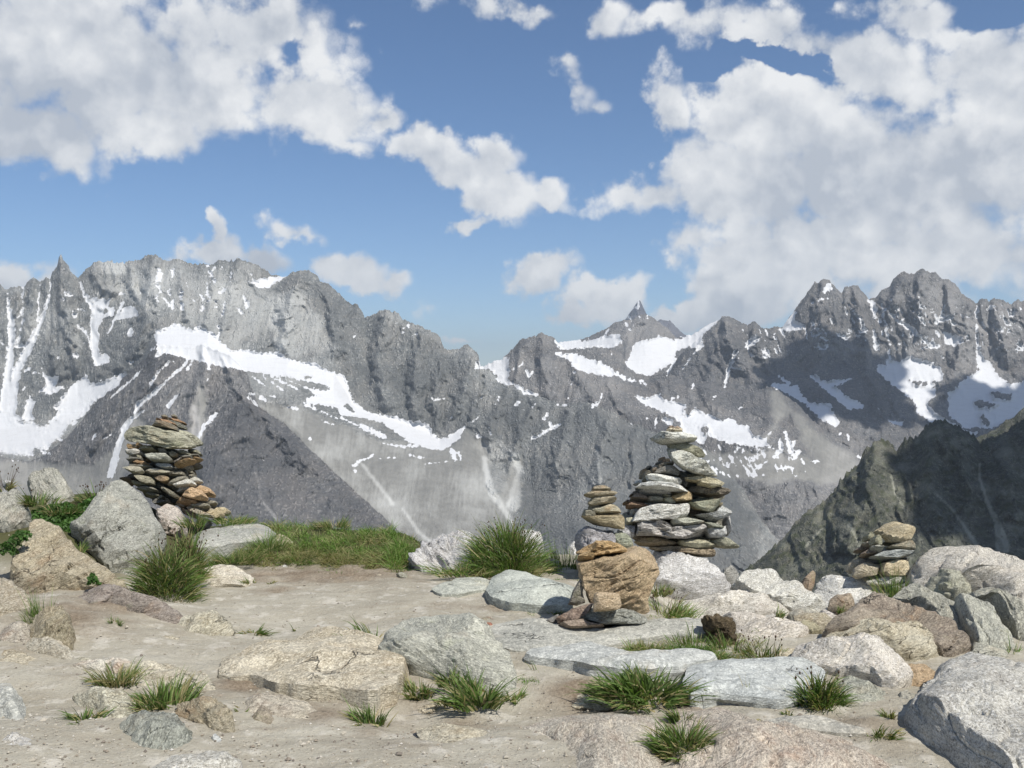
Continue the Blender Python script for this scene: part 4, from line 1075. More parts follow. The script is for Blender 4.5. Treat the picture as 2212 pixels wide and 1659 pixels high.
def slab(name, crop, top, z0, thick, mat, label, tint=(1, 1, 1), dome=.02, under=-.25, category='rock slab', tilt=(0, 0), seed=None, parent=None, res=90, fol=(0, 0, 0), rough=1.0, group=None, zref=None):
    """a flat stone: its upper face is the outline top seen on a plane at height z0, its sides go down by thick"""
    _seed[0] += 1
    seed = seed or _seed[0]
    P0 = np.asarray([p[:2] for p in cv(crop, top)], float)
    o = resample(P0, res, 1)
    Yd = F * (EYE - z0) / (o[:, 1] - CY)
    b = np.stack([Yd * (o[:, 0] - CX) / F, Yd], -1)
    c = b.mean(0)
    size = math.sqrt(np.ptp(b[:, 0]) * np.ptp(b[:, 1]))
    ang = np.linspace(0, 2 * np.pi, res, endpoint=False)
    b = b + (b - c) * (fbm(np.cos(ang) * 3 + seed, np.sin(ang) * 3, .3, 4, .6) * .03 * rough)[:, None]
    nr = max(6, res // 5)
    rr = np.linspace(0, 1, nr + 1)[1:]
    V = [np.array([[c[0], c[1], z0 + dome]])]
    for r in rr:
        q = c + (b - c) * r
        V.append(np.column_stack([q, np.full(res, z0 + dome * (1 - r ** 4))]))
    nside = 5
    for k_ in range(1, nside + 1):
        t = k_ / nside
        q = c + (b - c) * (1 - (1 if under < 0 else -1) * abs(under) * .35 * thick / max(size, .1) * t + .012 * (k_ == 1))
        V.append(np.column_stack([q, np.full(res, z0 - thick * t)]))
    V.append(np.array([[c[0], c[1], z0 - thick]]))
    V = np.concatenate(V)
    V[:, 2] += (V[:, 0] - c[0]) * tilt[0] + (V[:, 1] - c[1]) * tilt[1]
    R = rotm(*fol)
    mid = np.array([c[0], c[1], z0])
    L = (V - mid) @ R.T
    side = np.concatenate([[0], np.repeat(rr ** 6, res), np.ones(nside * res), [0]])
    out = np.column_stack([V[:, 0] - c[0], V[:, 1] - c[1], np.zeros(len(V))])
    out /= (np.linalg.norm(out, axis=1, keepdims=True) + 1e-6)
    lay = ridged(L[:, 0] * 3, L[:, 1] * 3, L[:, 2] * 30 + seed, 3) * .012 * rough
    V = V + out * (lay * side)[:, None]
    V[:, 2] += (fbm(L[:, 0] * 1.6, L[:, 1] * 2.6, seed, 5, .55) * .03 + ridged(L[:, 0] * 2.5, L[:, 1] * 6, seed + 3., 3) * .007) * rough * (1 - .5 * side)
    i = np.arange(res)
    k = (i + 1) % res
    nring = (len(V) - 2) // res
    faces = [(0, 1 + a, 1 + b_) for a, b_ in zip(i, k)]
    q = (1 + np.arange(nring - 1)[:, None] * res)
    faces += [tuple(x) for x in np.stack([q + i, q + res + i, q + res + k, q + k], -1).reshape(-1, 4)]
    last = 1 + (nring - 1) * res
    faces += [(last + b_, last + a, len(V) - 1) for a, b_ in zip(i, k)]
    # outline runs clockwise or not: keep the upper face up
    area = np.sum(b[:, 0] * np.roll(b[:, 1], -1) - np.roll(b[:, 0], -1) * b[:, 1])
    if area < 0:
        faces = [f[::-1] for f in faces]
    org = np.array([c[0], c[1], z0 - thick])
    me = mesh_from(name, V - org, faces, 'angle')
    add_attr(me, 'foliation', L, 'FLOAT_VECTOR')
    ob = link(name, me, RM[mat], parent, org if parent is None else org - np.array(parent.location))
    ob.color = (*tint, 1)
    if parent is None:
        ob['label'] = label
        ob['category'] = category
        if group:
            ob['group'] = group
    elif label:
        ob['label'] = label
    return ob
# ------------------------------------------------------------------ boulders, left side
H = math.pi / 2
rock('boulder', 'Z1', [(610, 1170), (880, 870), (1060, 690), (1120, 688), (1210, 760), (1300, 830), (1370, 960), (1440, 1040), (1470, 1120), (1450, 1220), (1380, 1400), (1180, 1600), (1000, 1620), (850, 1480), (700, 1330), (620, 1240)],
     (8.1, 8.9), .42, 'grey', 'large pale grey pyramid shaped boulder leaning in front of the left cairn', tint=(1.12, 1.14, 1.1), fol=(0, .5, 0), facets=5)
rock('boulder', 'C4', [(225, 45), (265, 43), (430, 118), (450, 170), (530, 275), (640, 350), (740, 410), (860, 495), (860, 560), (700, 560), (560, 560), (420, 580), (230, 580), (60, 540), (60, 400), (110, 290), (180, 180)],
     (7.2, 8.0), .32, 'ochre', 'long lichen spotted ochre grey boulder sloping down to the right at the left edge', tint=(1.1, 1.12, 1.15), fol=(0, .6, 0), facets=5)
rock('boulder', 'Z1', [(-160, 800), (-40, 765), (10, 765), (110, 790), (200, 820), (270, 920), (300, 1030), (290, 1100), (220, 1160), (80, 1210), (-40, 1240), (-160, 1240)],
     (7.7, 8.1), .28, 'grey', 'rounded light grey boulder cut by the left edge of the picture', tint=(1.2, 1.2, 1.15), fol=(0, 1.0, 0))
rock('boulder', 'Z1', [(240, 760), (350, 660), (430, 600), (500, 580), (560, 640), (620, 730), (670, 800), (640, 900), (560, 980), (400, 1000), (290, 900)],
     (9.2, 9.7), .26, 'grey', 'pointed grey boulder standing behind the leafy plants at far left', tint=(1.1, 1.1, 1.05), fol=(0, -.8, 0), facets=6)
rock('stone', 'Z1', [(20, 715), (50, 690), (85, 683), (140, 698), (150, 730), (90, 745), (30, 740)], (10.2, 10.3), .1, 'pale',
     'small pale stone on the skyline left of the pointed grey boulder', category='stone')
rock('boulder', 'C4', [(-90, 420), (-40, 425), (40, 432), (75, 480), (110, 515), (212, 580), (205, 620), (150, 690), (80, 710), (0, 745), (-90, 760)],
     (5.9, 6.5), .16, 'cream', 'brownish split slab jutting in at the left edge beside a grass tuft', tint=(.86, .84, .82), fol=(.3, .5, 0), facets=8, cuts=[((.1, -.9, .8), (60, 1342))])
rock('boulder', 'C4', [(395, 575), (540, 463), (640, 480), (720, 515), (830, 560), (1000, 600), (1150, 640), (1240, 680), (1200, 720), (1000, 715), (850, 690), (760, 670), (650, 640), (580, 660), (460, 680), (400, 620)],
     (6.5, 7.2), .2, 'brown', 'low purple brown slab lying below the large grassy clump', tint=(1.2, 1.17, 1.2), category='rock slab', fol=(.2, .25, 0), facets=2, soft=True)
rock('boulder', 'C4', [(190, 760), (250, 680), (320, 620), (370, 598), (440, 650), (490, 720), (512, 800), (512, 910), (480, 960), (380, 950), (260, 900), (190, 840)],
     (5.75, 6.3), .26, 'ochre', 'yellowish rounded boulder half sunk in the soil near the left edge', tint=(1.05, 1.08, 1.1), fol=(0, 1.2, 0))
rock('boulder', 'C4', [(105, 860), (200, 798), (330, 820), (450, 880), (505, 945), (480, 990), (380, 980), (230, 930), (110, 890)],
     (5.6, 6.0), .12, 'cream', 'low cream rock in front of the yellowish rounded boulder', fol=(.2, .3, 0), soft=True)
rock('boulder', 'Z6', [(600, 1400), (650, 1330), (760, 1275), (850, 1262), (930, 1300), (1010, 1380), (1040, 1480), (1030, 1620), (900, 1700), (700, 1700), (600, 1560)],
     (9.3, 9.6), .22, 'pink', 'pinkish rough boulder at the foot of the left cairn', tint=(.95, .92, .95), rough=1.6)
slab('boulder', 'Z5', [(20, 330), (110, 262), (330, 238), (560, 216), (690, 210), (745, 260), (775, 285), (700, 330), (500, 345), (300, 385), (60, 410), (10, 380)],
     .17, .2, 'blue', 'long flat grey slab in the grass right of the left cairn', tint=(.92, .9, .84), dome=.05)
rock('boulder', 'Z5', [(705, 320), (740, 290), (800, 278), (880, 310), (950, 380), (960, 430), (850, 430), (740, 380)], (9.1, 9.5), .12, 'cream',
     'small cream boulder sunk in the grass bank at the end of the flat grey slab', tint=(.95, .9, .82))
rock('boulder', 'Z5', [(0, 600), (20, 560), (80, 545), (250, 550), (420, 550), (520, 580), (600, 640), (600, 690), (480, 760), (300, 770), (130, 760), (20, 720)],
     (7.85, 8.4), .2, 'cream', 'bright cream boulder lying on the path edge right of the big grassy clump', tint=(1.18, 1.16, 1.15), fol=(.2, .05, 0), e=4)
rock('boulder', 'C4', [(1130, 720), (1220, 670), (1290, 632), (1380, 652), (1460, 720), (1550, 790), (1500, 830), (1300, 830), (1150, 800)],
     (6.2, 6.7), .1, 'cream', 'low wedge shaped cream rock half buried in the path left of centre', tint=(1.0, 1.0, .95), fol=(.2, .7, 0), facets=9)
rock('boulder', 'C4', [(470, 990), (500, 965), (600, 950), (740, 940), (860, 965), (940, 1040), (990, 1110), (960, 1150), (880, 1130), (760, 1070), (560, 1050), (490, 1030)],
     (4.95, 5.35), .08, 'pink', 'narrow arched rock behind the lower left grass tufts', tint=(1.1, 1.1, 1.08), rough=1.4)
rock('boulder', 'C4', [(470, 1160), (620, 1128), (760, 1160), (900, 1215), (970, 1285), (900, 1400), (820, 1440), (700, 1400), (600, 1340), (520, 1260)],
     (4.6, 5.15), .12, 'cream', 'smooth yellowish rock between the lower left grass tufts', tint=(1.0, 1.02, .98), soft=True, facets=2)
rock('boulder', 'C4', [(760, 1350), (900, 1280), (1050, 1300), (1170, 1320), (1240, 1400), (1275, 1480), (1240, 1580), (1050, 1570), (900, 1560), (840, 1470)],
     (4.25, 4.7), .13, 'grey', 'rounded grey green rock sunk in the soil at the lower left', tint=(.98, 1.03, .98), fol=(0, 1.3, 0), facets=2, soft=True)
rock('boulder', 'C4', [(1130, 1220), (1200, 1190), (1300, 1195), (1440, 1225), (1540, 1305), (1575, 1400), (1530, 1480), (1400, 1460), (1330, 1390), (1220, 1350), (1130, 1300)],
     (4.5, 4.95), .12, 'ochre', 'cracked ochre ledge beside the grey green rock', tint=(1.05, 1.08, 1.12), facets=4, rough=1.6, soft=True)
rock('stone', 'C4', [(1620, 1310), (1690, 1245), (1750, 1290), (1780, 1350), (1760, 1410), (1680, 1410), (1630, 1370)], (4.6, 4.85), .06, 'brown',
     'small grey brown rock end poking from the soil under the big ochre slab', soft=True, tint=(1.3, 1.25, 1.15), category='stone')
rock('boulder', 'C4', [(930, 1700), (1040, 1570), (1150, 1543), (1250, 1585), (1450, 1605), (1600, 1700), (1500, 1850), (1000, 1850)],
     (3.75, 4.2), .12, 'pale', 'pale rock at the bottom edge left of centre', tint=(1.02, 1.0, .93))
rock('boulder', 'C4', [(-90, 1120), (0, 1110), (60, 1108), (110, 1180), (165, 1260), (170, 1380), (100, 1400), (0, 1350), (-90, 1320)],
     (4.6, 5.2), .07, 'blue', 'low bluish rock in the sand at the left edge', tint=(1.1, 1.08, 1.02), soft=True, facets=1)
rock('boulder', 'C4', [(700, 820), (850, 775), (1000, 790), (1180, 800), (1200, 830), (1000, 860), (800, 850)], (6.0, 6.35), .03, 'cream',
     'thin strip of cream bedrock showing through the path', soft=True, facets=0, tint=(.95, .93, .88), category='bedrock')
rock('boulder', 'C4', [(1120, 1060), (1250, 1020), (1400, 1030), (1450, 1070), (1420, 1110), (1280, 1090), (1150, 1090)], (5.15, 5.5), .03, 'cream',
     'thin cream bedrock patch left of the big ochre slab', soft=True, facets=0, tint=(.92, .9, .85), category='bedrock')

# ------------------------------------------------------------------ centre
slab('rock_slab', 'D', [(470, 1440), (493, 1413), (533, 1389), (580, 1376), (633, 1380), (677, 1357), (717, 1352), (751, 1366), (791, 1372), (831, 1403), (861, 1419), (878, 1429), (876, 1450), (850, 1484), (820, 1500), (790, 1498), (737, 1486), (700, 1482), (640, 1482), (587, 1468), (550, 1448), (510, 1452)],
     .05, .42, 'cream', 'big flat ochre and cream slab with a sharp broken right edge', tint=(1.06, 1.03, .98), dome=.035, under=-.1, tilt=(.05, .0), res=150, fol=(0, 0, .3), rough=1.5)
rock('boulder', 'C5', [(230, 900), (300, 790), (400, 708), (560, 668), (700, 650), (820, 680), (900, 730), (970, 800), (1030, 900), (1080, 940), (1120, 1020), (1150, 1110), (1160, 1220), (1060, 1250), (900, 1240), (700, 1150), (480, 1050), (300, 980)],
     (4.95, 6.0), .26, 'grey', 'large smooth pale green grey boulder at the centre of the foreground', tint=(1.28, 1.3, 1.22), fol=(.2, -.4, 0), facets=3, rough=.7, e=2.6)
rock('stone', 'C5', [(970, 1170), (1040, 1130), (1070, 1200), (1000, 1225)], (4.95, 5.1), .05, 'cream', 'small cream stone at the foot of the central boulder', category='stone')
rock('stone', 'C5', [(490, 1330), (560, 1250), (640, 1210), (730, 1195), (650, 1260), (560, 1345), (520, 1360)], (4.7, 4.95), .05, 'cream',
     'thin tilted cream stone in the soil between the two central tufts', category='stone', tint=(1.05, 1, .92))
slab('rock_slab', 'Z3', [(-80, 1370), (0, 1312), (180, 1290), (280, 1298), (450, 1260), (540, 1244), (680, 1265), (850, 1305), (1000, 1345), (1300, 1352), (1560, 1352), (1780, 1358), (1828, 1380), (1800, 1420), (1600, 1460), (1480, 1500), (1200, 1540), (900, 1530), (680, 1500), (560, 1490), (450, 1450), (330, 1440), (230, 1425), (100, 1405), (0, 1400)],
     .07, .16, 'blue', 'long blue grey ledge running behind the big grass tuft', tint=(1.12, 1.12, 1.1), dome=.02, res=120, under=.0, fol=(0, 0, .1))
slab('rock_slab', 'C6', [(10, 1130), (60, 1000), (240, 962), (400, 955), (600, 948), (760, 948), (850, 978), (905, 1030), (895, 1090), (840, 1160), (740, 1205), (640, 1215), (500, 1205), (380, 1190), (250, 1170), (60, 1195)],
     .05, .14, 'blue', 'broad blue grey slab with a rusty tinge lying right of the big grass tuft', tint=(1.08, 1.1, 1.1), dome=.02, res=120, under=-.2)
slab('rock_slab', 'C5', [(990, 740), (1200, 700), (1400, 735), (1700, 752), (1950, 735), (2212, 690), (2400, 690), (2430, 760), (2300, 800), (2120, 800), (1900, 830), (1700, 870), (1400, 885), (1100, 895), (980, 850)],
     .03, .36, 'blue', 'low flat bedrock ledge under the block cairn', tint=(1.0, .97, .9), dome=.02, res=120, category='bedrock')
slab('rock_slab', 'C5', [(940, 510), (985, 425), (1060, 396), (1200, 412), (1330, 440), (1450, 480), (1510, 492), (1490, 600), (1300, 600), (1100, 580), (970, 550)],
     .06, .2, 'blue', 'smooth blue green slab lying left of the block cairn', tint=(1.02, 1.05, .98), dome=.05, tilt=(0, .0))
slab('rock_slab', 'C5', [(590, 500), (740, 432), (880, 422), (960, 440), (950, 500), (760, 530), (650, 530)], .035, .12, 'blue',
     'thin pale green slab flush with the path', tint=(1.05, 1.05, .95), dome=.015, category='bedrock')
rock('rock_slab', 'C5', [(1180, 1400), (1330, 1338), (1560, 1308), (1800, 1296), (2000, 1308), (2150, 1338), (2180, 1400), (2100, 1500), (2060, 1660), (1900, 1850), (1600, 1850), (1500, 1600), (1350, 1470)],
     (3.78, 5.02), .09, 'pink', 'broad low pinkish bedrock hump at the bottom edge', tint=(1.08, 1.05, 1.02), category='bedrock', facets=0, rough=.5, soft=True, fol=(0, 1.0, 0), res=150)
rock('rock_slab', 'C6', [(-60, 1300), (0, 1250), (80, 1238), (200, 1275), (300, 1322), (480, 1392), (700, 1410), (900, 1440), (1100, 1500), (1250, 1560), (1420, 1660), (1450, 1850), (200, 1950), (-120, 1850), (-60, 1600), (20, 1450)],
     (3.7, 5.05), .14, 'pink', 'long pinkish rock back rising toward the blue grey slab, bottom right of centre', tint=(1.06, 1.0, .96), category='bedrock', facets=2, rough=.7, soft=True, fol=(0, .7, 0), res=170)
rock('boulder', 'C5', [(425, 440), (445, 340), (520, 258), (600, 210), (700, 165), (790, 118), (855, 113), (925, 150), (990, 200), (1010, 300), (960, 420), (800, 440), (650, 440), (520, 440)],
     (8.5, 9.1), .26, 'white', 'white boulder with dark cracks left of the tall grass tuft', tint=(1.05, 1.05, 1.05), rough=1.8, fol=(0, -.9, 0), facets=8)
rock('boulder', 'C5', [(1150, 120), (1230, 110), (1290, 140), (1322, 195), (1300, 265), (1350, 318), (1430, 375), (1470, 480), (1380, 500), (1250, 460), (1150, 380), (1110, 240)],
     (8.5, 9.1), .18, 'white', 'white ribbed boulder leaning down from the right side of the tall grass tuft', tint=(1.1, 1.1, 1.08), rough=1.4, fol=(0, .9, 0))
rock('boulder', 'Z2', [(270, 1330), (300, 1290), (360, 1280), (395, 1330), (400, 1440), (360, 1500), (300, 1460)], (9.4, 9.6), .1, 'pale',
     'small pale boulder glimpsed between the fine grass and the block cairn', category='boulder')

# ------------------------------------------------------------------ right side
rock('boulder', 'Z3', [(1150, 400), (1230, 330), (1300, 328), (1500, 368), (1700, 400), (1850, 410), (1920, 470), (1990, 560), (2010, 620), (1970, 690), (1930, 790), (1700, 830), (1500, 820), (1350, 800), (1200, 740), (1130, 600)],
     (7.9, 8.6), .34, 'pale', 'white speckled boulder carrying the large right cairn', tint=(1.15, 1.15, 1.16), fol=(0, .2, 0), facets=8, rough=.9)
rock('boulder', 'C6', [(250, 430), (262, 345), (310, 350), (360, 395), (370, 450), (300, 480)], (8.7, 8.9), .1, 'grey', 'narrow grey rock corner behind the white speckled boulder', category='stone')
rock('boulder', 'C6', [(300, 450), (350, 390), (450, 370), (540, 363), (580, 380), (630, 440), (720, 460), (800, 530), (900, 590), (935, 645), (900, 680), (760, 690), (650, 640), (500, 580), (380, 540), (310, 500)],
     (7.5, 8.0), .28, 'pale', 'long white boulder sloping down to the right behind the brown rocks', tint=(1.14, 1.14, 1.08), fol=(0, .5, 0), facets=8)
rock('boulder', 'C6', [(-80, 610), (0, 560), (150, 540), (300, 530), (420, 500), (560, 540), (680, 600), (745, 680), (740, 720), (560, 720), (300, 700), (60, 700), (-60, 670)],
     (7.0, 7.7), .2, 'pale', 'flat cream rock with dark stripes below the white speckled boulder', tint=(1.12, 1.08, 1.0), fol=(.3, .2, 0), rough=1.3)
rock('boulder', 'C6', [(255, 655), (380, 638), (500, 680), (640, 718), (760, 730), (855, 772), (850, 830), (760, 900), (600, 950), (440, 930), (360, 840), (300, 740)],
     (6.1, 6.8), .2, 'pale', 'layered cream boulder behind the grass strip right of centre', tint=(1.15, 1.08, .98), fol=(.2, .35, 0), facets=8)
rock('turf_clod', 'C6', [(118, 655), (165, 672), (185, 655), (250, 660), (310, 668), (345, 705), (358, 790), (362, 900), (300, 930), (200, 900), (150, 780), (130, 720)],
     (6.15, 6.3), .13, 'turf', 'dark upright clod of peaty turf standing in the grass strip', category='turf clod', rough=2.6, facets=1, tint=(1.7, 1.6, 1.4))
rock('boulder', 'C6', [(745, 500), (770, 440), (842, 378), (862, 412), (852, 480), (822, 540), (770, 560)], (8.4, 8.6), .12, 'brown',
     'slim upright brown rock on the skyline left of the small right cairn', tint=(1.4, 1.25, 1.1), facets=6)
rock('boulder', 'C6', [(835, 500), (850, 455), (870, 420), (930, 404), (1020, 410), (1120, 440), (1210, 445), (1280, 430), (1380, 405), (1465, 400), (1470, 460), (1400, 560), (1300, 620), (1120, 640), (980, 640), (890, 620), (850, 560)],
     (7.3, 7.9), .28, 'pale', 'smooth white boulder under the small right cairn', tint=(1.15, 1.15, 1.12), fol=(0, .2, 0), facets=8)
rock('boulder', 'C6', [(935, 620), (950, 560), (1000, 524), (1060, 545), (1115, 592), (1110, 640), (1000, 660)], (6.9, 7.1), .12, 'brown',
     'small rounded tan boulder in front of the smooth white boulder', tint=(1.6, 1.5, 1.35), facets=8)
rock('boulder', 'C6', [(1440, 300), (1480, 265), (1540, 238), (1620, 213), (1760, 213), (1900, 222), (2050, 235), (2150, 270), (2300, 320), (2550, 420), (2550, 1000), (2300, 940), (2150, 800), (2000, 640), (1900, 560), (1700, 520), (1520, 520), (1450, 450)],
     (6.6, 8.2), .5, 'pale', 'huge pale grey boulder rising at the right edge beside the small cairn', tint=(1.04, 1.0, .92), fol=(.2, .5, 0), facets=4, rough=.8, res=150)
rock('boulder', 'Z4', [(1130, 830), (1180, 750), (1380, 690), (1560, 735), (1660, 860), (1640, 980), (1500, 1040), (1350, 1010), (1250, 960), (1150, 900)],
     (6.6, 7.0), .2, 'grey', 'lumpy greenish bulge at the foot of the huge right boulder', tint=(1.15, 1.16, 1.02), rough=1.4)
rock('boulder', 'Z4', [(800, 1000), (900, 930), (1060, 858), (1120, 895), (1230, 970), (1420, 1010), (1500, 1100), (1580, 1250), (1640, 1450), (1560, 1520), (1400, 1400), (1200, 1200), (1000, 1080), (850, 1040)],
     (6.3, 6.9), .14, 'grey', 'grey green rib left of the grooved slabs', tint=(1.15, 1.15, 1.06), fol=(0, .9, 0), facets=6)
rock('boulder', 'Z4', [(1420, 1000), (1470, 968), (1560, 963), (1630, 1010), (1710, 1100), (1850, 1220), (1950, 1330), (2030, 1480), (2150, 1680), (2100, 1780), (1850, 1760), (1680, 1660), (1620, 1430), (1540, 1240), (1470, 1090)],
     (5.9, 6.7), .18, 'grey', 'steep greenish grey slab with a groove down its left side', tint=(1.2, 1.22, 1.14), fol=(0, 1.0, 0), facets=8)
rock('boulder', 'Z4', [(1610, 900), (1700, 930), (1840, 1010), (2000, 1140), (2150, 1250), (2400, 1450), (2500, 1700), (2400, 1850), (2180, 1760), (2080, 1540), (1960, 1320), (1800, 1150), (1650, 1090), (1600, 980)],
     (6.0, 7.0), .2, 'grey', 'steep pale rib between the grooved slab and the huge right boulder', tint=(1.2, 1.2, 1.1), fol=(0, .9, 0), facets=8)
rock('boulder', 'C6', [(900, 770), (980, 690), (1080, 615), (1150, 570), (1210, 513), (1290, 530), (1400, 545), (1560, 562), (1650, 590), (1730, 650), (1790, 760), (1850, 870), (1870, 930), (1800, 990), (1680, 980), (1500, 900), (1250, 840), (1050, 820)],
     (5.8, 6.7), .24, 'brown', 'large brown layered boulder in the middle of the right rock pile', tint=(1.22, 1.17, 1.1), fol=(.2, .45, 0), rough=1.3, facets=6)
rock('boulder', 'C6', [(890, 800), (960, 760), (1100, 738), (1200, 700), (1330, 675), (1450, 668), (1500, 708), (1600, 800), (1672, 870), (1668, 940), (1600, 985), (1480, 990), (1390, 970), (1250, 930), (1000, 880)],
     (5.5, 6.1), .2, 'cream', 'rounded tan boulder lying against the large brown boulder', tint=(1.0, .98, .9), fol=(0, .3, 0), facets=4)
rock('boulder', 'C6', [(690, 700), (740, 680), (840, 655), (900, 650), (985, 680), (960, 730), (880, 760), (780, 750), (700, 725)], (6.6, 6.95), .1, 'cream',
     'small layered tan rock wedged left of the large brown boulder', tint=(.85, .83, .78))
rock('boulder', 'C6', [(740, 740), (770, 712), (830, 698), (900, 740), (900, 800), (820, 810)], (6.35, 6.5), .09, 'ochre', 'small greenish ochre rock tucked behind the largest whitish boulder', tint=(1, 1.05, 1))
rock('boulder', 'C6', [(690, 900), (730, 850), (800, 810), (870, 790), (1000, 778), (1130, 800), (1280, 860), (1380, 955), (1450, 1035), (1495, 1080), (1480, 1130), (1420, 1160), (1380, 1160), (1290, 1140), (1220, 1085), (1070, 1040), (950, 1010), (800, 960)],
     (5.15, 5.85), .2, 'pale', 'largest whitish boulder of the right rock pile, above the smooth greenish slab', tint=(1.15, 1.1, 1.02), fol=(0, .5, 0), facets=8)
rock('boulder', 'C6', [(1400, 1000), (1440, 983), (1640, 980), (1660, 1040), (1600, 1110), (1500, 1130), (1430, 1090)], (5.0, 5.3), .12, 'ochre',
     'small orange rock wedged behind the big bottom right boulder', tint=(1.15, 1.0, .9))
rock('boulder', 'C6', [(1000, 1120), (1050, 1055), (1150, 1068), (1250, 1128), (1360, 1200), (1415, 1242), (1400, 1310), (1300, 1370), (1180, 1350), (1060, 1320), (1000, 1240)],
     (4.85, 5.35), .1, 'grey', 'smooth greenish slab below the largest whitish boulder', tint=(1.1, 1.12, 1.02), facets=8, rough=.6)
rock('boulder', 'C6', [(1610, 1040), (1640, 990), (1700, 930), (1780, 925), (1900, 910), (1990, 905), (2100, 950), (2212, 958), (2400, 1000), (2500, 1100), (2500, 1900), (1750, 1900), (1600, 1700), (1480, 1600), (1415, 1480), (1400, 1330), (1450, 1230), (1530, 1120)],
     (3.7, 5.5), .3, 'pale', 'massive speckled grey boulder with a dark shaded left face, bottom right corner', tint=(.98, .97, .92), fol=(0, .3, 0), facets=0, rough=.8, e=6, res=180,
     cuts=[((-.94, -.04, .33), (2018, 1560))], center=(2130, 1600))
slab('rock_slab', 'C6', [(500, 1365), (640, 1340), (900, 1350), (1150, 1400), (1180, 1440), (1000, 1430), (800, 1400), (600, 1400)], .03, .1, 'blue',
     'thin bedrock strip between the two bottom right humps', tint=(.95, .9, .82), dome=.01, category='bedrock')

# ------------------------------------------------------------------ small loose stones that can be told apart
for crop, pts, mat, tint, lab in [
    ('C4', [(1360, 1450), (1400, 1435), (1445, 1480), (1430, 1510), (1385, 1500)], 'blue', (1.1, 1.1, 1.1), 'flat light grey stone lying below the cracked ochre ledge'),
    ('C4', [(745, 1475), (790, 1455), (835, 1445), (815, 1490), (760, 1490)], 'brown', (1.2, .95, .85), 'small reddish flake of rock left of the rounded grey green rock'),
    ('C4', [(1630, 1600), (1690, 1588), (1735, 1610), (1700, 1635), (1645, 1625)], 'cream', (1.1, 1.05, 1), 'pale pebble near the bottom edge left of centre'),
    ('C4', [(1680, 1455), (1710, 1445), (1722, 1465), (1700, 1482), (1684, 1475)], 'white', (1, 1, 1), 'tiny white pebble below the big ochre slab'),
    ('C4', [(490, 955), (520, 938), (590, 945), (600, 965), (530, 985)], 'cream', (.95, .95, .9), 'small rounded stone at the left end of the arched rock'),
    ('C4', [(915, 1215), (940, 1210), (960, 1235), (930, 1240)], 'white', (1, .95, .95), 'tiny pinkish white pebble beside the lower left tuft'),
    ('C5', [(895, 690), (930, 675), (990, 688), (1000, 705), (950, 712), (905, 705)], 'slate', (1.3, 1.3, 1.3), 'flat grey stone on the path behind the central boulder'),
    ('C5', [(905, 712), (940, 712), (985, 725), (970, 742), (930, 738)], 'brown', (1.7, .9, .75), 'small dark red stone at the top of the central boulder'),
    ('C5', [(355, 398), (390, 388), (430, 405), (425, 432), (380, 425)], 'slate', (1.2, 1.2, 1.1), 'small grey stone at the left foot of the white cracked boulder'),
    ('C5', [(1165, 640), (1180, 612), (1220, 618), (1235, 638), (1200, 645)], 'brown', (1.2, 1, .9), 'small brown stone on the soil left of the block cairn'),
    ('C5', [(900, 610), (940, 600), (960, 615), (930, 628)], 'cream', (1, 1, 1), 'small cream pebble on the path left of the blue green slab'),
    ('C5', [(808, 628), (830, 620), (842, 632), (820, 640)], 'cream', (.9, .8, .7), 'tiny tan pebble on the path behind the central boulder'),
    ('Z5', [(820, 570), (850, 552), (880, 565), (875, 590), (840, 592)], 'pale', (.9, .9, .85), 'small pale stone at the foot of the grass bank'),
    ('Z5', [(1650, 640), (1690, 628), (1710, 650), (1670, 662)], 'cream', (.95, .9, .85), 'small cream stone at the right foot of the grass bank'),
    ('Z3', [(1100, 1030), (1200, 1020), (1235, 1030), (1210, 1055), (1120, 1055)], 'brown', (1.3, 1.2, 1.1), 'thin flat stone lying right of the block cairn base'),
]:
    q = cv(crop, pts)
    yb = max(p[1] for p in q)
    g = ground_hit(np.mean([p[0] for p in q]), yb)
    rock('stone', crop, pts, (g[1], g[1] + .07), .035, mat, lab, tint=tint, category='stone', res=20, facets=4, group='loose stones on the ground')

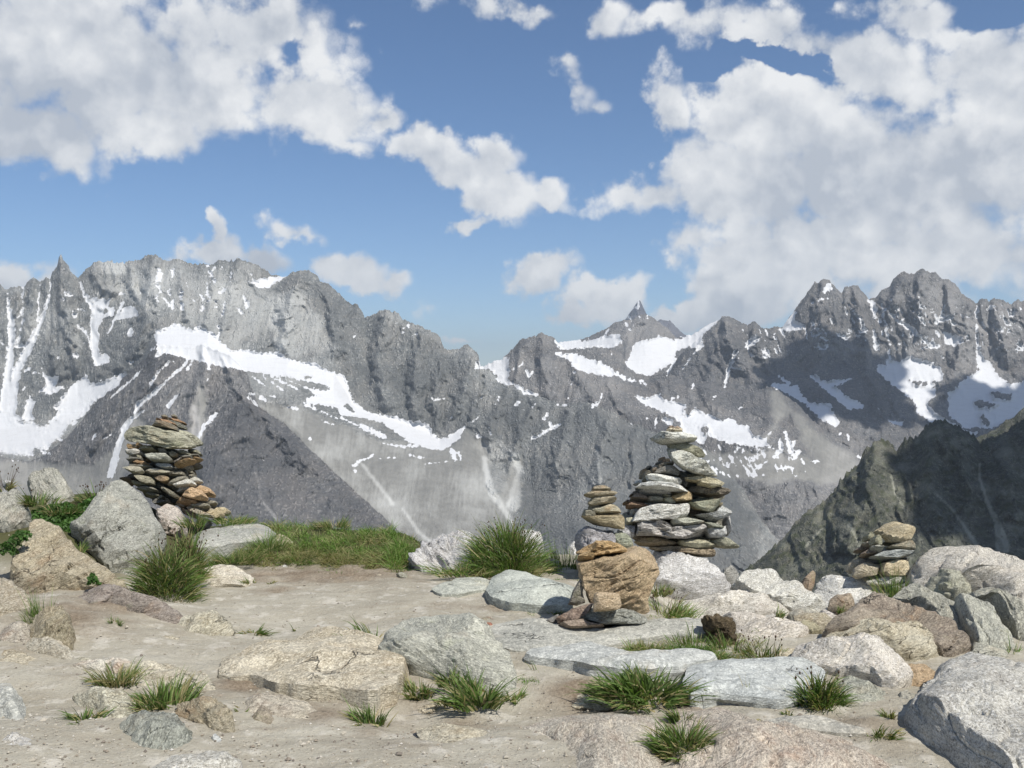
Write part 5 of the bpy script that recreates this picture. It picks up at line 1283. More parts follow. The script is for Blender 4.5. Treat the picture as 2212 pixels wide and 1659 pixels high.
# ------------------------------------------------------------------ lesser rocks that fill the gaps of the right pile
for pts, d, T, mat, tint, lab in [
    ([(-60, 740), (60, 690), (180, 700), (240, 740), (230, 800), (60, 820)], (6.35, 6.7), .08, 'pale', (1.0, .98, .92), 'low pale rock just left of the dark turf clod'),
    ([(420, 700), (520, 660), (640, 690), (760, 710), (740, 780), (520, 780)], (6.6, 7.0), .12, 'pale', (1.1, 1.06, .98), 'pale flat rock between the striped cream rock and the layered cream boulder'),
    ([(660, 640), (760, 620), (860, 640), (930, 690), (900, 760), (720, 740)], (7.0, 7.3), .12, 'grey', (1.2, 1.18, 1.1), 'grey rock in the hollow below the long white boulder'),
    ([(880, 640), (940, 600), (1010, 620), (1060, 660), (1000, 720), (900, 720)], (6.9, 7.1), .1, 'pale', (1.05, 1.0, .95), 'pale rock tucked behind the left end of the brown layered boulder'),
    ([(560, 900), (680, 880), (790, 900), (860, 960), (760, 1000), (600, 980)], (5.7, 6.0), .08, 'cream', (1.05, 1.02, .95), 'low cream rock at the back edge of the broad blue grey slab'),
    ([(1180, 640), (1260, 600), (1380, 590), (1420, 640), (1300, 680)], (7.1, 7.4), .12, 'pale', (1.1, 1.08, 1.0), 'pale rock under the small right cairn beside the upright grass'),
    ([(1850, 860), (1950, 840), (2060, 860), (2120, 930), (2000, 980), (1860, 960)], (5.5, 5.9), .12, 'grey', (1.15, 1.15, 1.05), 'greenish rock behind the top edge of the massive boulder'),
    ([(1380, 1180), (1450, 1150), (1520, 1180), (1500, 1260), (1400, 1280)], (4.95, 5.15), .08, 'grey', (1.1, 1.08, 1.0), 'small grey rock beside the shaded face of the massive boulder'),
]:
    rock('boulder', 'C6', pts, d, T, mat, lab, tint=tint)
for crop, pts, d, T, mat, tint, lab in [
    ('C4', [(-60, 780), (60, 720), (180, 700), (290, 740), (310, 860), (220, 900), (60, 900), (-60, 880)], (5.8, 6.3), .16, 'pink', (.88, .86, .84), 'brownish hump of rock and soil left of the yellowish boulder'),
    ('C4', [(-90, 900), (60, 880), (240, 930), (330, 1010), (260, 1080), (60, 1070), (-90, 1040)], (5.2, 5.7), .07, 'cream', (.95, .92, .86), 'flat cream rock worn flush with the sand at the left edge'),
    ('C4', [(540, 990), (700, 1010), (900, 960), (1120, 1000), (1330, 1070), (1400, 1150), (1250, 1190), (980, 1160), (760, 1110)], (4.85, 5.4), .06, 'cream', (.93, .91, .86), 'wide worn rock back behind the dense lower left tuft'),
    ('C4', [(-90, 1400), (80, 1390), (260, 1440), (420, 1520), (380, 1600), (160, 1600), (-90, 1560)], (4.1, 4.6), .05, 'pale', (.92, .9, .86), 'worn pale rock back at the lower left edge of the picture'),
    ('C4', [(1560, 1180), (1760, 1170), (1960, 1220), (2060, 1300), (1980, 1380), (1760, 1380), (1600, 1320)], (4.55, 4.95), .04, 'pink', (.9, .87, .82), 'brown worn rock just below the big ochre slab'),
    ('C5', [(480, 1400), (640, 1370), (860, 1390), (980, 1450), (900, 1520), (680, 1520), (520, 1480)], (4.3, 4.65), .03, 'cream', (.9, .88, .82), 'faint flat rock showing through the sand at the bottom centre'),
    ('C4', [(1250, 560), (1420, 500), (1640, 500), (1760, 560), (1640, 620), (1380, 620)], (7.4, 7.9), .03, 'cream', (.9, .88, .82), 'faint flat rock in the path in front of the bright cream boulder'),
    ('C5', [(380, 1180), (520, 1130), (640, 1160), (640, 1230), (520, 1270), (400, 1250)], (4.85, 5.1), .05, 'cream', (1.0, .96, .88), 'low tan rock between the bushy tuft and the splayed tuft'),
    ('C5', [(1450, 1190), (1650, 1150), (1850, 1180), (1900, 1240), (1700, 1280), (1500, 1260)], (4.85, 5.15), .03, 'cream', (.92, .9, .84), 'flat worn rock in the soil before the largest grass tuft'),
]:
    rock('boulder', crop, pts, d, T, mat, lab, tint=tint, soft=True, facets=1, category='bedrock')
# ------------------------------------------------------------------ cairns: every stone is a part of its cairn
def cairn(label, base, group='cairns of stacked stones on the terrace'):
    o = bpy.data.objects.new('cairn', None)
    col.objects.link(o)
    o.location = [float(v) for v in base]
    o.empty_display_size = .2
    o['label'] = label
    o['category'] = 'cairn'
    o['group'] = group
    return o


def stones(par, crop, d, rows, tdefault=(1, 1, 1), back=.26, deep=.15):
    rs = random.Random(len(rows))
    for i, row in enumerate(rows):
        pts, mat = row[0], row[1]
        tint = row[2] if len(row) > 2 and row[2] else tdefault
        opt = row[3] if len(row) > 3 else {}
        q = np.array([p[:2] for p in cv(crop, pts)])
        h = np.ptp(q[:, 1]) * d / F
        # fit: a stone is a little larger than its visible outline, so neighbours touch
        c = q.mean(0)
        q = c + (q - c) * np.array([1.04, .97])
        dd = d + opt.get('dd', rs.uniform(-.022, .022))
        T = opt.get('T', min(deep, .085 + .3 * h))
        _seed[0] += 1
        me, org = rock_mesh('stone', [tuple(p) for p in q], dd, dd + opt.get('lean', .03), T, T, seed=_seed[0], e=opt.get('e', 12),
                            fol=(0, opt.get('dip', rs.uniform(-.2, .2)), 0), facets=opt.get('facets', 8), rough=opt.get('rough', .9))
        o = link(opt.get('name', 'stone'), me, RM[mat], par, org - np.array(par.location))
        if crop == 'Z2' and mat == 'slate':
            tint = tuple(t_ * 1.18 for t_ in tint)
        o.color = (*tint, 1)
        if 'label' in opt:
            o['label'] = opt['label']
        if back and not opt.get('noback'):
            b = o.copy()
            b.name = 'stone'
            col.objects.link(b)
            b.parent = par
            if 'label' in b:
                del b['label']
            s = .92
            b.scale = (s, 1, s)
            b.location = (o.location.x + rs.uniform(-.02, .02), o.location.y + back, o.location.z + h * .03)


# left cairn
A = cairn('tall leaning cairn of thin dark slates topped by one big olive capstone, left side', P(352, 1110, 9.85))
OL, GY, RU, DK = (1.15, 1.15, 1.0), (1.35, 1.35, 1.35), (1.35, 1.05, .75), (.75, .75, .75)
stones(A, 'Z6', 9.75, [
    ([(680, 120), (740, 106), (800, 125), (780, 140), (700, 138)], 'slate', (.9, .85, .75)),
    ([(612, 130), (650, 120), (800, 135), (860, 160), (888, 205), (840, 202), (760, 178), (660, 160)], 'brown', (1.3, .95, .7), {'label': 'rusty brown top stone'}),
    ([(555, 198), (600, 180), (660, 158), (740, 168), (850, 205), (900, 245), (912, 300), (800, 275), (650, 245), (560, 232)], 'slate', (.95, .95, .9)),
    ([(208, 375), (225, 300), (300, 250), (430, 224), (560, 232), (760, 270), (900, 300), (1000, 355), (1080, 430), (1132, 490), (1115, 532), (1000, 552), (820, 548), (650, 508), (500, 475), (300, 442), (225, 402)], 'slate', (1.5, 1.5, 1.3), {'T': .17, 'name': 'capstone', 'label': 'big olive grey capstone', 'rough': 1.0, 'dd': 0, 'facets': 7, 'e': 5}),
    ([(226, 500), (245, 463), (330, 478), (410, 503), (405, 532), (300, 538), (238, 532)], 'ochre', (1.0, .8, .62)),
    ([(403, 532), (430, 490), (500, 480), (580, 500), (638, 548), (540, 558), (430, 552)], 'slate', (1.35, 1.3, 1.0)),
    ([(206, 582), (225, 533), (300, 543), (400, 538), (450, 560), (472, 585), (400, 612), (290, 634), (220, 608)], 'pale', (.98, .96, .9)),
    ([(463, 610), (560, 593), (780, 588), (822, 640), (842, 692), (700, 697), (540, 692), (480, 652)], 'slate', (1.55, 1.6, 1.55), {'dd': -.08}),
    ([(640, 548), (760, 558), (790, 590), (700, 595)], 'slate', (1.1, 1.1, 1.1)),
    ([(783, 600), (840, 563), (890, 590), (950, 610), (930, 642), (850, 662), (800, 642)], 'slate', OL),
    ([(888, 575), (960, 558), (1060, 573), (1102, 600), (1080, 615), (960, 608)], 'slate', OL),
    ([(940, 612), (1050, 622), (1100, 620), (1102, 652), (1000, 662), (930, 642)], 'slate', DK),
    ([(218, 650), (290, 633), (380, 638), (470, 638), (460, 678), (380, 684), (280, 702)], 'slate', DK),
    ([(355, 657), (440, 638), (472, 660), (430, 685), (370, 683)], 'slate', (1.2, 1.15, 1)),
    ([(298, 690), (400, 678), (470, 688), (542, 745), (520, 770), (400, 758), (330, 722)], 'brown', RU, {'label': 'rust stained slate'}),
    ([(848, 692), (930, 650), (1050, 638), (1000, 682), (900, 722), (858, 742)], 'slate', (1.3, 1.25, 1.25)),
    ([(856, 775), (930, 720), (1020, 680), (1100, 658), (1155, 665), (1090, 712), (980, 772), (890, 798)], 'brown', (1.4, 1.1, .75), {'dd': -.07}),
    ([(608, 738), (740, 718), (850, 723), (852, 772), (760, 793), (700, 787), (640, 757)], 'blue', (.95, .98, 1.0)),
    ([(540, 690), (700, 698), (860, 703), (850, 728), (700, 733), (590, 738)], 'slate', DK, {'dd': .06}),
    ([(248, 745), (300, 738), (500, 770), (600, 780), (480, 798), (290, 793)], 'slate', (.9, .9, .85)),
    ([(848, 800), (1000, 770), (1100, 738), (1112, 765), (1040, 802), (900, 822)], 'slate', DK),
    ([(175, 778), (220, 766), (320, 788), (440, 798), (466, 850), (440, 870), (340, 870), (270, 842)], 'slate', (1.6, 1.55, 1.4), {'dd': -.08}),
    ([(472, 800), (560, 785), (700, 793), (825, 803), (790, 842), (680, 868), (540, 873), (480, 842)], 'slate', (1.35, 1.3, 1.2)),
    ([(778, 855), (850, 823), (960, 818), (1030, 868), (1020, 902), (900, 908), (820, 902)], 'slate', (.95, .9, .8)),
    ([(975, 830), (1050, 828), (1055, 872), (1010, 865)], 'slate', DK),
    ([(248, 897), (330, 883), (500, 868), (560, 880), (450, 912)], 'slate', DK, {'dd': .06}),
    ([(323, 880), (420, 883), (560, 898), (612, 960), (600, 1002), (500, 1012), (430, 992), (370, 932)], 'slate', (1.4, 1.35, 1.15), {'dd': -.07}),
    ([(588, 912), (700, 888), (790, 898), (842, 940), (790, 972), (700, 988), (640, 962)], 'brown', (1.35, 1.2, 1.0)),
    ([(768, 1002), (840, 928), (950, 903), (1040, 898), (1030, 942), (960, 982), (830, 1032), (780, 1032)], 'slate', (1.25, 1.2, 1.1)),
    ([(833, 1022), (900, 988), (1000, 958), (1060, 933), (1120, 943), (1148, 975), (1100, 1012), (980, 1028), (880, 1042)], 'pale', (1.12, 1.1, 1.02), {'dd': -.1, 'label': 'pale flat stone'}),
    ([(132, 945), (200, 918), (320, 918), (300, 957), (200, 953)], 'brown', (.9, .8, .7)),
    ([(288, 950), (350, 943), (430, 968), (480, 998), (570, 1020), (400, 1022), (320, 992)], 'slate', (1.3, 1.25, 1)),
    ([(600, 1000), (680, 1000), (760, 1010), (780, 1040), (660, 1030)], 'slate', DK, {'dd': .08}),
    ([(348, 1030), (450, 1023), (620, 1038), (657, 1090), (540, 1098), (420, 1072)], 'slate', (1.2, 1.2, 1.15)),
    ([(468, 1112), (560, 1098), (660, 1103), (668, 1140), (560, 1173), (500, 1152)], 'slate', (1.3, 1.3, 1.15)),
    ([(440, 1090), (560, 1092), (700, 1100), (700, 1125), (560, 1115)], 'slate', DK, {'dd': .08}),
    ([(683, 1040), (760, 1058), (880, 1118), (952, 1180), (940, 1203), (880, 1198), (760, 1122), (700, 1082)], 'slate', (1.35, 1.3, 1.15), {'dd': -.08, 'dip': .5}),
    ([(888, 1072), (960, 1048), (1060, 1028), (1132, 1028), (1120, 1067), (1030, 1098), (930, 1132), (900, 1112)], 'pale', (.92, .92, .86)),
    ([(958, 1162), (1040, 1100), (1130, 1043), (1200, 1068), (1260, 1130), (1303, 1190), (1290, 1228), (1200, 1223), (1080, 1197)], 'cream', (1.15, .88, .66), {'T': .14, 'dd': -.08, 'label': 'rounded orange stone'}),
    ([(628, 1222), (700, 1148), (748, 1150), (730, 1192), (670, 1228)], 'slate', (1.2, 1.2, 1.15)),
    ([(743, 1178), (790, 1198), (855, 1252), (800, 1268), (750, 1242)], 'slate', (.9, .85, .8)),
    ([(560, 1180), (620, 1200), (720, 1230), (860, 1262), (700, 1290), (580, 1270)], 'slate', DK, {'dd': .05}),
    ([(885, 1225), (940, 1198), (1080, 1198), (1168, 1230), (1150, 1248), (980, 1253)], 'brown', (1.45, 1.15, .85), {'dd': -.06}),
    ([(868, 1250), (940, 1243), (1033, 1290), (1020, 1318), (920, 1293)], 'slate', (1.1, .95, .85)),
    ([(1068, 1290), (1180, 1238), (1322, 1253), (1333, 1290), (1250, 1312), (1110, 1308)], 'slate', (1.25, 1.2, 1.1)),
    ([(1000, 1262), (1080, 1258), (1313, 1315), (1310, 1362), (1180, 1352)], 'slate', DK, {'dd': .04}),
    ([(1028, 1310), (1080, 1298), (1200, 1358), (1290, 1398), (1400, 1452), (1350, 1458), (1180, 1422), (1050, 1362)], 'slate', (1.4, 1.3, 1.15), {'dip': .4, 'dd': -.06}),
    ([(1268, 1392), (1340, 1343), (1460, 1343), (1523, 1390), (1490, 1452), (1430, 1468), (1330, 1432)], 'cream', (1.15, 1.05, .85), {'label': 'cream end stone'}),
    ([(1188, 1480), (1240, 1453), (1330, 1458), (1353, 1510), (1300, 1572), (1240, 1562)], 'white', (.95, .95, .98), {'noback': 1}),
    ([(940, 1322), (1050, 1340), (1190, 1430), (1240, 1470), (1100, 1450), (980, 1390)], 'slate', (.9, .85, .8)),
])
# hidden filling that keeps the joints dark
stones(A, 'Z6', 10.05, [([(300, 470), (800, 540), (1040, 560), (1020, 760), (960, 900), (500, 930), (300, 900), (260, 700)], 'slate', (.8, .8, .75), {'noback': 1, 'T': .1}),
                        ([(360, 900), (1000, 880), (1050, 1050), (1150, 1260), (900, 1300), (560, 1250)], 'slate', (.8, .8, .75), {'noback': 1, 'T': .1})], back=0)

# large right cairn
B = cairn('large broad cairn of white and olive stones on the white speckled boulder, right of centre', P(1475, 1200, 9.1))
stones(B, 'Z2', 8.98, [
    ([(1338, 130), (1380, 108), (1422, 135), (1400, 157), (1345, 152)], 'brown', (1.7, 1.5, 1.35), {'e': 3}),
    ([(1303, 166), (1340, 143), (1400, 148), (1438, 146), (1432, 177), (1370, 183), (1310, 180)], 'cream', (1.1, 1.05, .95), {'e': 3}),
    ([(1140, 187), (1200, 170), (1310, 176), (1430, 173), (1530, 193), (1583, 245), (1520, 264), (1450, 284), (1260, 282), (1170, 237)], 'pale', (1.12, 1.14, 1.08), {'T': .17, 'name': 'capstone', 'label': 'flat white capstone', 'dd': -.06}),
    ([(1308, 290), (1400, 280), (1480, 293), (1590, 338), (1663, 395), (1642, 440), (1540, 432), (1440, 387), (1340, 347), (1313, 312)], 'slate', (1.25, 1.25, 1.05), {'e': 3, 'dip': .4, 'T': .12}),
    ([(1305, 350), (1340, 342), (1430, 370), (1540, 430), (1650, 490), (1700, 560), (1780, 634), (1680, 628), (1560, 603), (1450, 560), (1360, 502), (1315, 442)], 'pale', (1.05, 1.07, .98), {'T': .17, 'dip': .55, 'dd': -.1, 'label': 'large pale slab tilted down to the right', 'facets': 8}),
    ([(1228, 440), (1260, 433), (1312, 465), (1290, 492), (1240, 490)], 'brown', (1.4, 1.2, 1)),
    ([(1178, 522), (1230, 483), (1340, 466), (1352, 500), (1290, 522), (1200, 557)], 'slate', (1.1, 1.05, 1)),
    ([(1110, 545), (1170, 528), (1190, 560), (1140, 578)], 'slate', (.9, .85, .8)),
    ([(1148, 577), (1220, 523), (1350, 513), (1390, 548), (1413, 590), (1380, 632), (1270, 602), (1190, 597)], 'slate', (1.15, 1.12, 1.1), {'dd': -.05}),
    ([(1030, 620), (1045, 568), (1090, 563), (1118, 592), (1080, 612), (1065, 682), (1030, 667)], 'slate', (.9, .85, .75)),
    ([(1068, 612), (1110, 593), (1250, 608), (1380, 638), (1428, 665), (1420, 702), (1330, 714), (1200, 692), (1090, 667)], 'pale', (1.25, 1.27, 1.22), {'dd': -.1, 'dip': .15, 'label': 'bright white layered slab'}),
    ([(1462, 625), (1560, 613), (1700, 623), (1800, 648), (1858, 690), (1840, 722), (1720, 740), (1600, 702), (1590, 672), (1470, 652)], 'cream', (.95, .93, .8), {'dd': -.1, 'rough': 1.8}),
    ([(1370, 570), (1470, 590), (1500, 700), (1460, 750), (1400, 700)], 'slate', DK, {'dd': .08}),
    ([(983, 722), (1020, 683), (1070, 673), (1200, 688), (1400, 723), (1488, 765), (1440, 775), (1300, 757), (1150, 737), (1040, 727)], 'pale', (1.25, 1.27, 1.24), {'dd': -.12, 'dip': .12, 'label': 'long thin white slab'}),
    ([(1008, 742), (1090, 736), (1230, 743), (1323, 775), (1250, 784), (1120, 770)], 'pale', (1.05, 1.02, .95)),
    ([(1470, 740), (1560, 715), (1640, 735), (1800, 733), (1895, 763), (1923, 800), (1830, 832), (1700, 828), (1600, 803), (1520, 778)], 'brown', (.85, .85, .8), {'rough': 2.2, 'dd': .02}),
    ([(1000, 765), (1300, 785), (1330, 800), (1100, 815), (990, 790)], 'slate', DK, {'dd': .08}),
    ([(912, 832), (945, 793), (1000, 788), (1060, 813), (1092, 852), (980, 842)], 'slate', (.85, .75, .7)),
    ([(1058, 847), (1100, 818), (1200, 828), (1243, 855), (1230, 887), (1120, 883)], 'slate', (1.1, 1.1, 1)),
    ([(1228, 800), (1290, 798), (1323, 830), (1290, 842)], 'slate', (1.1, 1.15, 1)),
    ([(1322, 825), (1400, 788), (1500, 768), (1538, 790), (1538, 862), (1470, 883), (1360, 880)], 'ochre', (1.25, 1.15, .98), {'dd': -.06, 'T': .13, 'facets': 8, 'label': 'square tan block'}),
    ([(1223, 850), (1270, 828), (1340, 858), (1370, 907), (1300, 908), (1240, 888)], 'slate', (1.5, 1.55, 1.35)),
    ([(868, 907), (910, 878), (1000, 878), (1113, 900), (1100, 923), (980, 938)], 'brown', (1.1, .85, .7)),
    ([(915, 930), (1000, 925), (1200, 905), (1230, 940), (1010, 975), (920, 965)], 'slate', DK, {'dd': .06}),  # set back and tinted dark to stand for a shaded gap
    ([(908, 967), (960, 958), (992, 975), (975, 1002), (930, 993)], 'pale', (1, 1, .95)),
    ([(940, 1092), (985, 1000), (1010, 948), (1190, 896), (1330, 913), (1490, 893), (1503, 940), (1465, 1042), (1330, 1063), (1190, 1063), (1050, 1083)], 'pale', (1.2, 1.2, 1.15), {'dd': -.13, 'T': .17, 'facets': 8, 'e': 6, 'label': 'thick white block with a broken front edge'}),
    ([(1485, 900), (1620, 868), (1800, 848), (1818, 890), (1770, 988), (1690, 993), (1560, 955)], 'slate', (1.3, 1.35, 1.15), {'dd': -.06}),
    ([(1560, 1010), (1640, 1015), (1760, 988), (1790, 943), (1870, 933), (1933, 985), (1920, 1012), (1830, 1062), (1720, 1068), (1620, 1040)], 'pale', (.92, .95, .95), {'dd': -.04}),
    ([(1778, 920), (1830, 878), (1845, 900), (1800, 938)], 'slate', (1.1, 1, .8)),
    ([(1480, 960), (1600, 980), (1640, 1030), (1480, 1040)], 'brown', (.7, .65, .6), {'dd': .07}),
    ([(1320, 1072), (1450, 1048), (1600, 1038), (1651, 1075), (1600, 1102), (1450, 1120), (1340, 1112)], 'slate', (1.55, 1.6, 1.5), {'dd': -.17}),
    ([(1640, 1080), (1700, 1078), (1853, 1115), (1840, 1137), (1720, 1127)], 'slate', (1.15, 1.2, 1.1), {'dd': -.12}),
    ([(1840, 1080), (1890, 1020), (1922, 1008), (1928, 1060), (1918, 1212), (1880, 1235), (1850, 1140)], 'white', (1.02, 1.03, 1.03)),
    ([(948, 1182), (972, 1110), (1060, 1080), (1160, 1048), (1240, 1088), (1320, 1110), (1300, 1150), (1480, 1130), (1620, 1113), (1673, 1160), (1650, 1243), (1500, 1253), (1350, 1253), (1190, 1223), (980, 1233)], 'white', (1.05, 1.02, .97), {'dd': -.1, 'T': .16, 'rough': 2.2, 'facets': 8, 'label': 'long knobbly white stone'}),
    ([(1645, 1135), (1740, 1130), (1830, 1148), (1883, 1118), (1883, 1222), (1820, 1258), (1690, 1248)], 'white', (1.05, 1.07, 1.04), {'dd': -.05, 'rough': 1.6}),
    ([(958, 1272), (1060, 1238), (1200, 1248), (1350, 1268), (1373, 1312), (1300, 1328), (1140, 1323), (1000, 1303)], 'brown', (1.45, 1.3, 1.05)),
    ([(1383, 1282), (1500, 1256), (1650, 1268), (1765, 1320), (1700, 1348), (1550, 1358), (1420, 1323)], 'slate', (1.45, 1.4, 1.15), {'dd': -.06}),
    ([(1690, 1282), (1850, 1238), (1940, 1268), (1983, 1310), (2010, 1342), (1900, 1348), (1780, 1328)], 'slate', (1.4, 1.4, 1.2)),
    ([(1110, 1342), (1300, 1322), (1550, 1352), (1700, 1368), (1765, 1368), (1763, 1432), (1650, 1433), (1450, 1403), (1200, 1373)], 'brown', (1.4, 1.3, 1.1), {'dd': -.04}),
    ([(848, 1045), (930, 1038), (953, 1070), (930, 1118), (880, 1102)], 'slate', (1.5, 1.5, 1.3)),
    ([(850, 1010), (960, 1010), (990, 1050), (860, 1060)], 'slate', DK, {'dd': .06}),
    ([(868, 1130), (910, 1116), (960, 1130), (940, 1252), (880, 1205)], 'white', (1, 1, 1)),
])
stones(B, 'Z2', 9.28, [([(1150, 600), (1600, 560), (1780, 720), (1850, 900), (1200, 930), (1000, 860)], 'slate', (.8, .8, .75), {'noback': 1, 'T': .1}),
                       ([(960, 880), (1850, 860), (1880, 1100), (1850, 1260), (1700, 1400), (1150, 1370), (930, 1200)], 'slate', (.8, .8, .75), {'noback': 1, 'T': .1})], back=0)

# slender cairn behind the block
C = cairn('slender little cairn of five rounded flat stones behind the ochre block', P(1300, 1175, 8.35))
stones(C, 'Z2', 8.25, [
    ([(520, 750), (560, 723), (690, 713), (714, 745), (690, 768), (530, 771)], 'slate', (1.15, 1.05, .9)),
    ([(450, 797), (500, 768), (700, 763), (780, 775), (740, 798), (650, 818), (530, 831)], 'slate', (1.4, 1.25, 1.0), {'e': 3}),
    ([(487, 893), (520, 843), (600, 820), (740, 822), (771, 855), (700, 893), (560, 918), (500, 914)], 'slate', (1.35, 1.25, 1.05), {'e': 3}),
    ([(488, 912), (560, 912), (600, 945), (520, 955)], 'slate', (.85, .8, .7), {'dd': .04}),
    ([(522, 957), (620, 928), (710, 903), (780, 943), (815, 992), (700, 995), (600, 1008), (550, 988)], 'slate', (1.45, 1.4, 1.2), {'e': 3}),
    ([(438, 1002), (460, 958), (510, 963), (563, 1010), (540, 1038), (460, 1028)], 'slate', (1.2, 1.15, 1)),
    ([(425, 1030), (560, 1013), (720, 1003), (830, 1018), (853, 1090), (800, 1165), (700, 1148), (580, 1128), (460, 1088)], 'cream', (.78, .72, .58), {'T': .14, 'e': 3, 'label': 'large tan stone at the foot of the slender stack'}),
    ([(355, 1212), (410, 1148), (480, 1118), (560, 1138), (743, 1190), (770, 1300), (740, 1600), (430, 1640), (370, 1480), (358, 1282)], 'white', (.92, .9, .92), {'T': .16, 'rough': 2.2, 'name': 'base_stone', 'label': 'dark veined white base stone'}),
    ([(705, 1250), (750, 1198), (860, 1203), (940, 1330), (860, 1360), (760, 1320)], 'slate', (1.4, 1.5, 1.3), {'facets': 3}),
    ([(805, 1182), (850, 1138), (880, 1148), (920, 1242), (880, 1264), (820, 1222)], 'white', (1.05, 1.05, 1.05), {'dd': .15}),
], back=.1)

# block cairn in front
Dc = cairn('thick ochre block propped on dark slabs with a small pinkish stone wedged in front', P(1335, 1345, 6.5))
stones(Dc, 'Z3', 6.5, [
    ([(436, 342), (500, 298), (620, 233), (760, 223), (860, 248), (925, 290), (935, 342), (840, 353), (690, 373), (620, 395), (540, 345)], 'ochre', (1.2, .98, .72), {'T': .16, 'dd': .15, 'rough': 1.8, 'name': 'capstone', 'label': 'orange layered cap slab'}),
    ([(446, 392), (480, 348), (540, 333), (615, 360), (602, 413), (500, 416)], 'ochre', (1.1, .92, .7), {'T': .08, 'dd': .05}),
    ([(440, 425), (520, 398), (700, 368), (900, 335), (1060, 272), (1150, 283), (1220, 348), (1258, 430), (1252, 540), (1232, 600), (1175, 680), (1143, 760), (1143, 905), (1110, 950), (1000, 925), (880, 895), (700, 880), (560, 850), (512, 700), (470, 590), (450, 500)], 'ochre', (1.22, 1.1, 1.0),
     {'T': .24, 'e': 10, 'facets': 4, 'rough': 1.2, 'dd': .1, 'label': 'thick ochre block', 'dip': .5}),
    ([(352, 885), (400, 740), (480, 600), (518, 588), (512, 640), (490, 760), (520, 860), (440, 890)], 'slate', (1.1, 1.05, 1), {'T': .05, 'label': 'dark slab leaning against the left side of the block'}),
    ([(606, 952), (612, 760), (640, 743), (780, 753), (862, 763), (884, 880), (860, 925), (750, 945)], 'cream', (1.0, .85, .7), {'T': .13, 'dd': -.28, 'facets': 9, 'e': 4, 'label': 'small pinkish angular stone'}),
    ([(430, 1000), (600, 908), (880, 903), (1000, 928), (1135, 1000), (1113, 1074), (900, 1076), (700, 1085), (560, 1035)], 'slate', (1.3, 1.35, 1.35), {'T': .26, 'dd': -.05, 'name': 'base_slab', 'label': 'broad grey base slab', 'e': 3.5}),
    ([(236, 1010), (420, 898), (570, 853), (603, 870), (560, 935), (440, 1015), (256, 1075)], 'brown', (1.1, .95, .9), {'T': .1, 'dd': -.1}),
    ([(240, 1085), (310, 1033), (490, 1008), (540, 1048), (705, 1082), (560, 1105), (400, 1120), (278, 1110)], 'brown', (1.25, 1.12, 1.05), {'T': .12, 'dd': -.2}),
    ([(136, 1030), (250, 968), (262, 1035), (250, 1070), (165, 1075)], 'slate', (.95, .95, 1.0), {'T': .08}),
], back=0)

# small right cairn
E = cairn('small squat cairn with a tan wedge on top, beside the huge right boulder', P(1920, 1245, 8.2))
stones(E, 'Z4', 8.1, [
    ([(695, 352), (830, 258), (930, 228), (1040, 258), (1055, 310), (1000, 402), (870, 438), (750, 433), (713, 382)], 'cream', (.98, .9, .74), {'T': .12, 'e': 4, 'facets': 6, 'name': 'capstone', 'label': 'tan wedge shaped top stone'}),
    ([(567, 392), (610, 343), (700, 343), (697, 400), (703, 468), (620, 453), (568, 443)], 'slate', (1.35, 1.35, 1.1)),
    ([(560, 455), (640, 447), (725, 470), (690, 491), (590, 478)], 'slate', (1.7, 1.75, 1.7), {'dd': -.04}),
    ([(745, 482), (830, 443), (1010, 403), (1058, 480), (1053, 501), (900, 501)], 'slate', (1.3, 1.25, 1.1), {'e': 3}),
    ([(460, 542), (520, 498), (640, 485), (694, 500), (620, 548), (520, 563)], 'brown', (1.3, 1.2, 1.1)),
    ([(570, 583), (700, 513), (850, 498), (1045, 508), (1000, 563), (850, 608), (640, 603)], 'blue', (1.0, 1.02, 1.0), {'e': 3, 'T': .15, 'dd': -.06, 'label': 'smooth blue grey disc shaped stone'}),
    ([(505, 600), (560, 573), (700, 590), (980, 598), (970, 635), (700, 650), (560, 640)], 'slate', DK, {'dd': .08}),  # dark tint here stands for the shade in the gap between stones
    ([(375, 790), (415, 700), (500, 638), (580, 633), (673, 680), (630, 783), (500, 805), (430, 820)], 'cream', (.95, .9, .82), {'T': .12, 'e': 3}),
    ([(655, 745), (690, 648), (850, 603), (982, 622), (988, 785), (860, 800), (740, 795)], 'cream', (1.15, 1.08, .92), {'T': .13, 'dd': -.05}),
    ([(540, 840), (740, 790), (985, 770), (985, 870), (800, 900), (600, 870)], 'pale', (1.15, 1.15, 1.1), {'dd': -.04}),
], back=.2)
# ------------------------------------------------------------------ grass
def blade_mat(name, base, tipc, dry, seed_col=None):
    m = bpy.data.materials.new(name)
    m.use_nodes = True
    N = NT(m.node_tree)
    out = N.n['Material Output']
    s = N.n['Principled BSDF']
    s.inputs['Roughness'].default_value = .55
    s.inputs['Specular IOR Level'].default_value = .3
    t, r, dr = N.attr('height'), N.attr('shade'), N.attr('dry')
    c = N.mix(t, base, tipc)
    c = N.mix(N.math('MULTIPLY', r, .75), c, tuple(q * 1.9 for q in tipc))
    c = N.mix(dr, c, dry)
    N.put(s.inputs['Base Color'], c)
    tr = N.new('ShaderNodeBsdfTranslucent')
    N.put(tr.inputs['Color'], N.mix(1.0, c, (1.3, 1.45, .6), 'MULTIPLY'))
    mx = N.new('ShaderNodeMixShader')
    mx.inputs[0].default_value = .3
    N.l.new(s.outputs[0], mx.inputs[1])
    N.l.new(tr.outputs[0], mx.inputs[2])
    N.l.new(mx.outputs[0], out.inputs['Surface'])
    return m


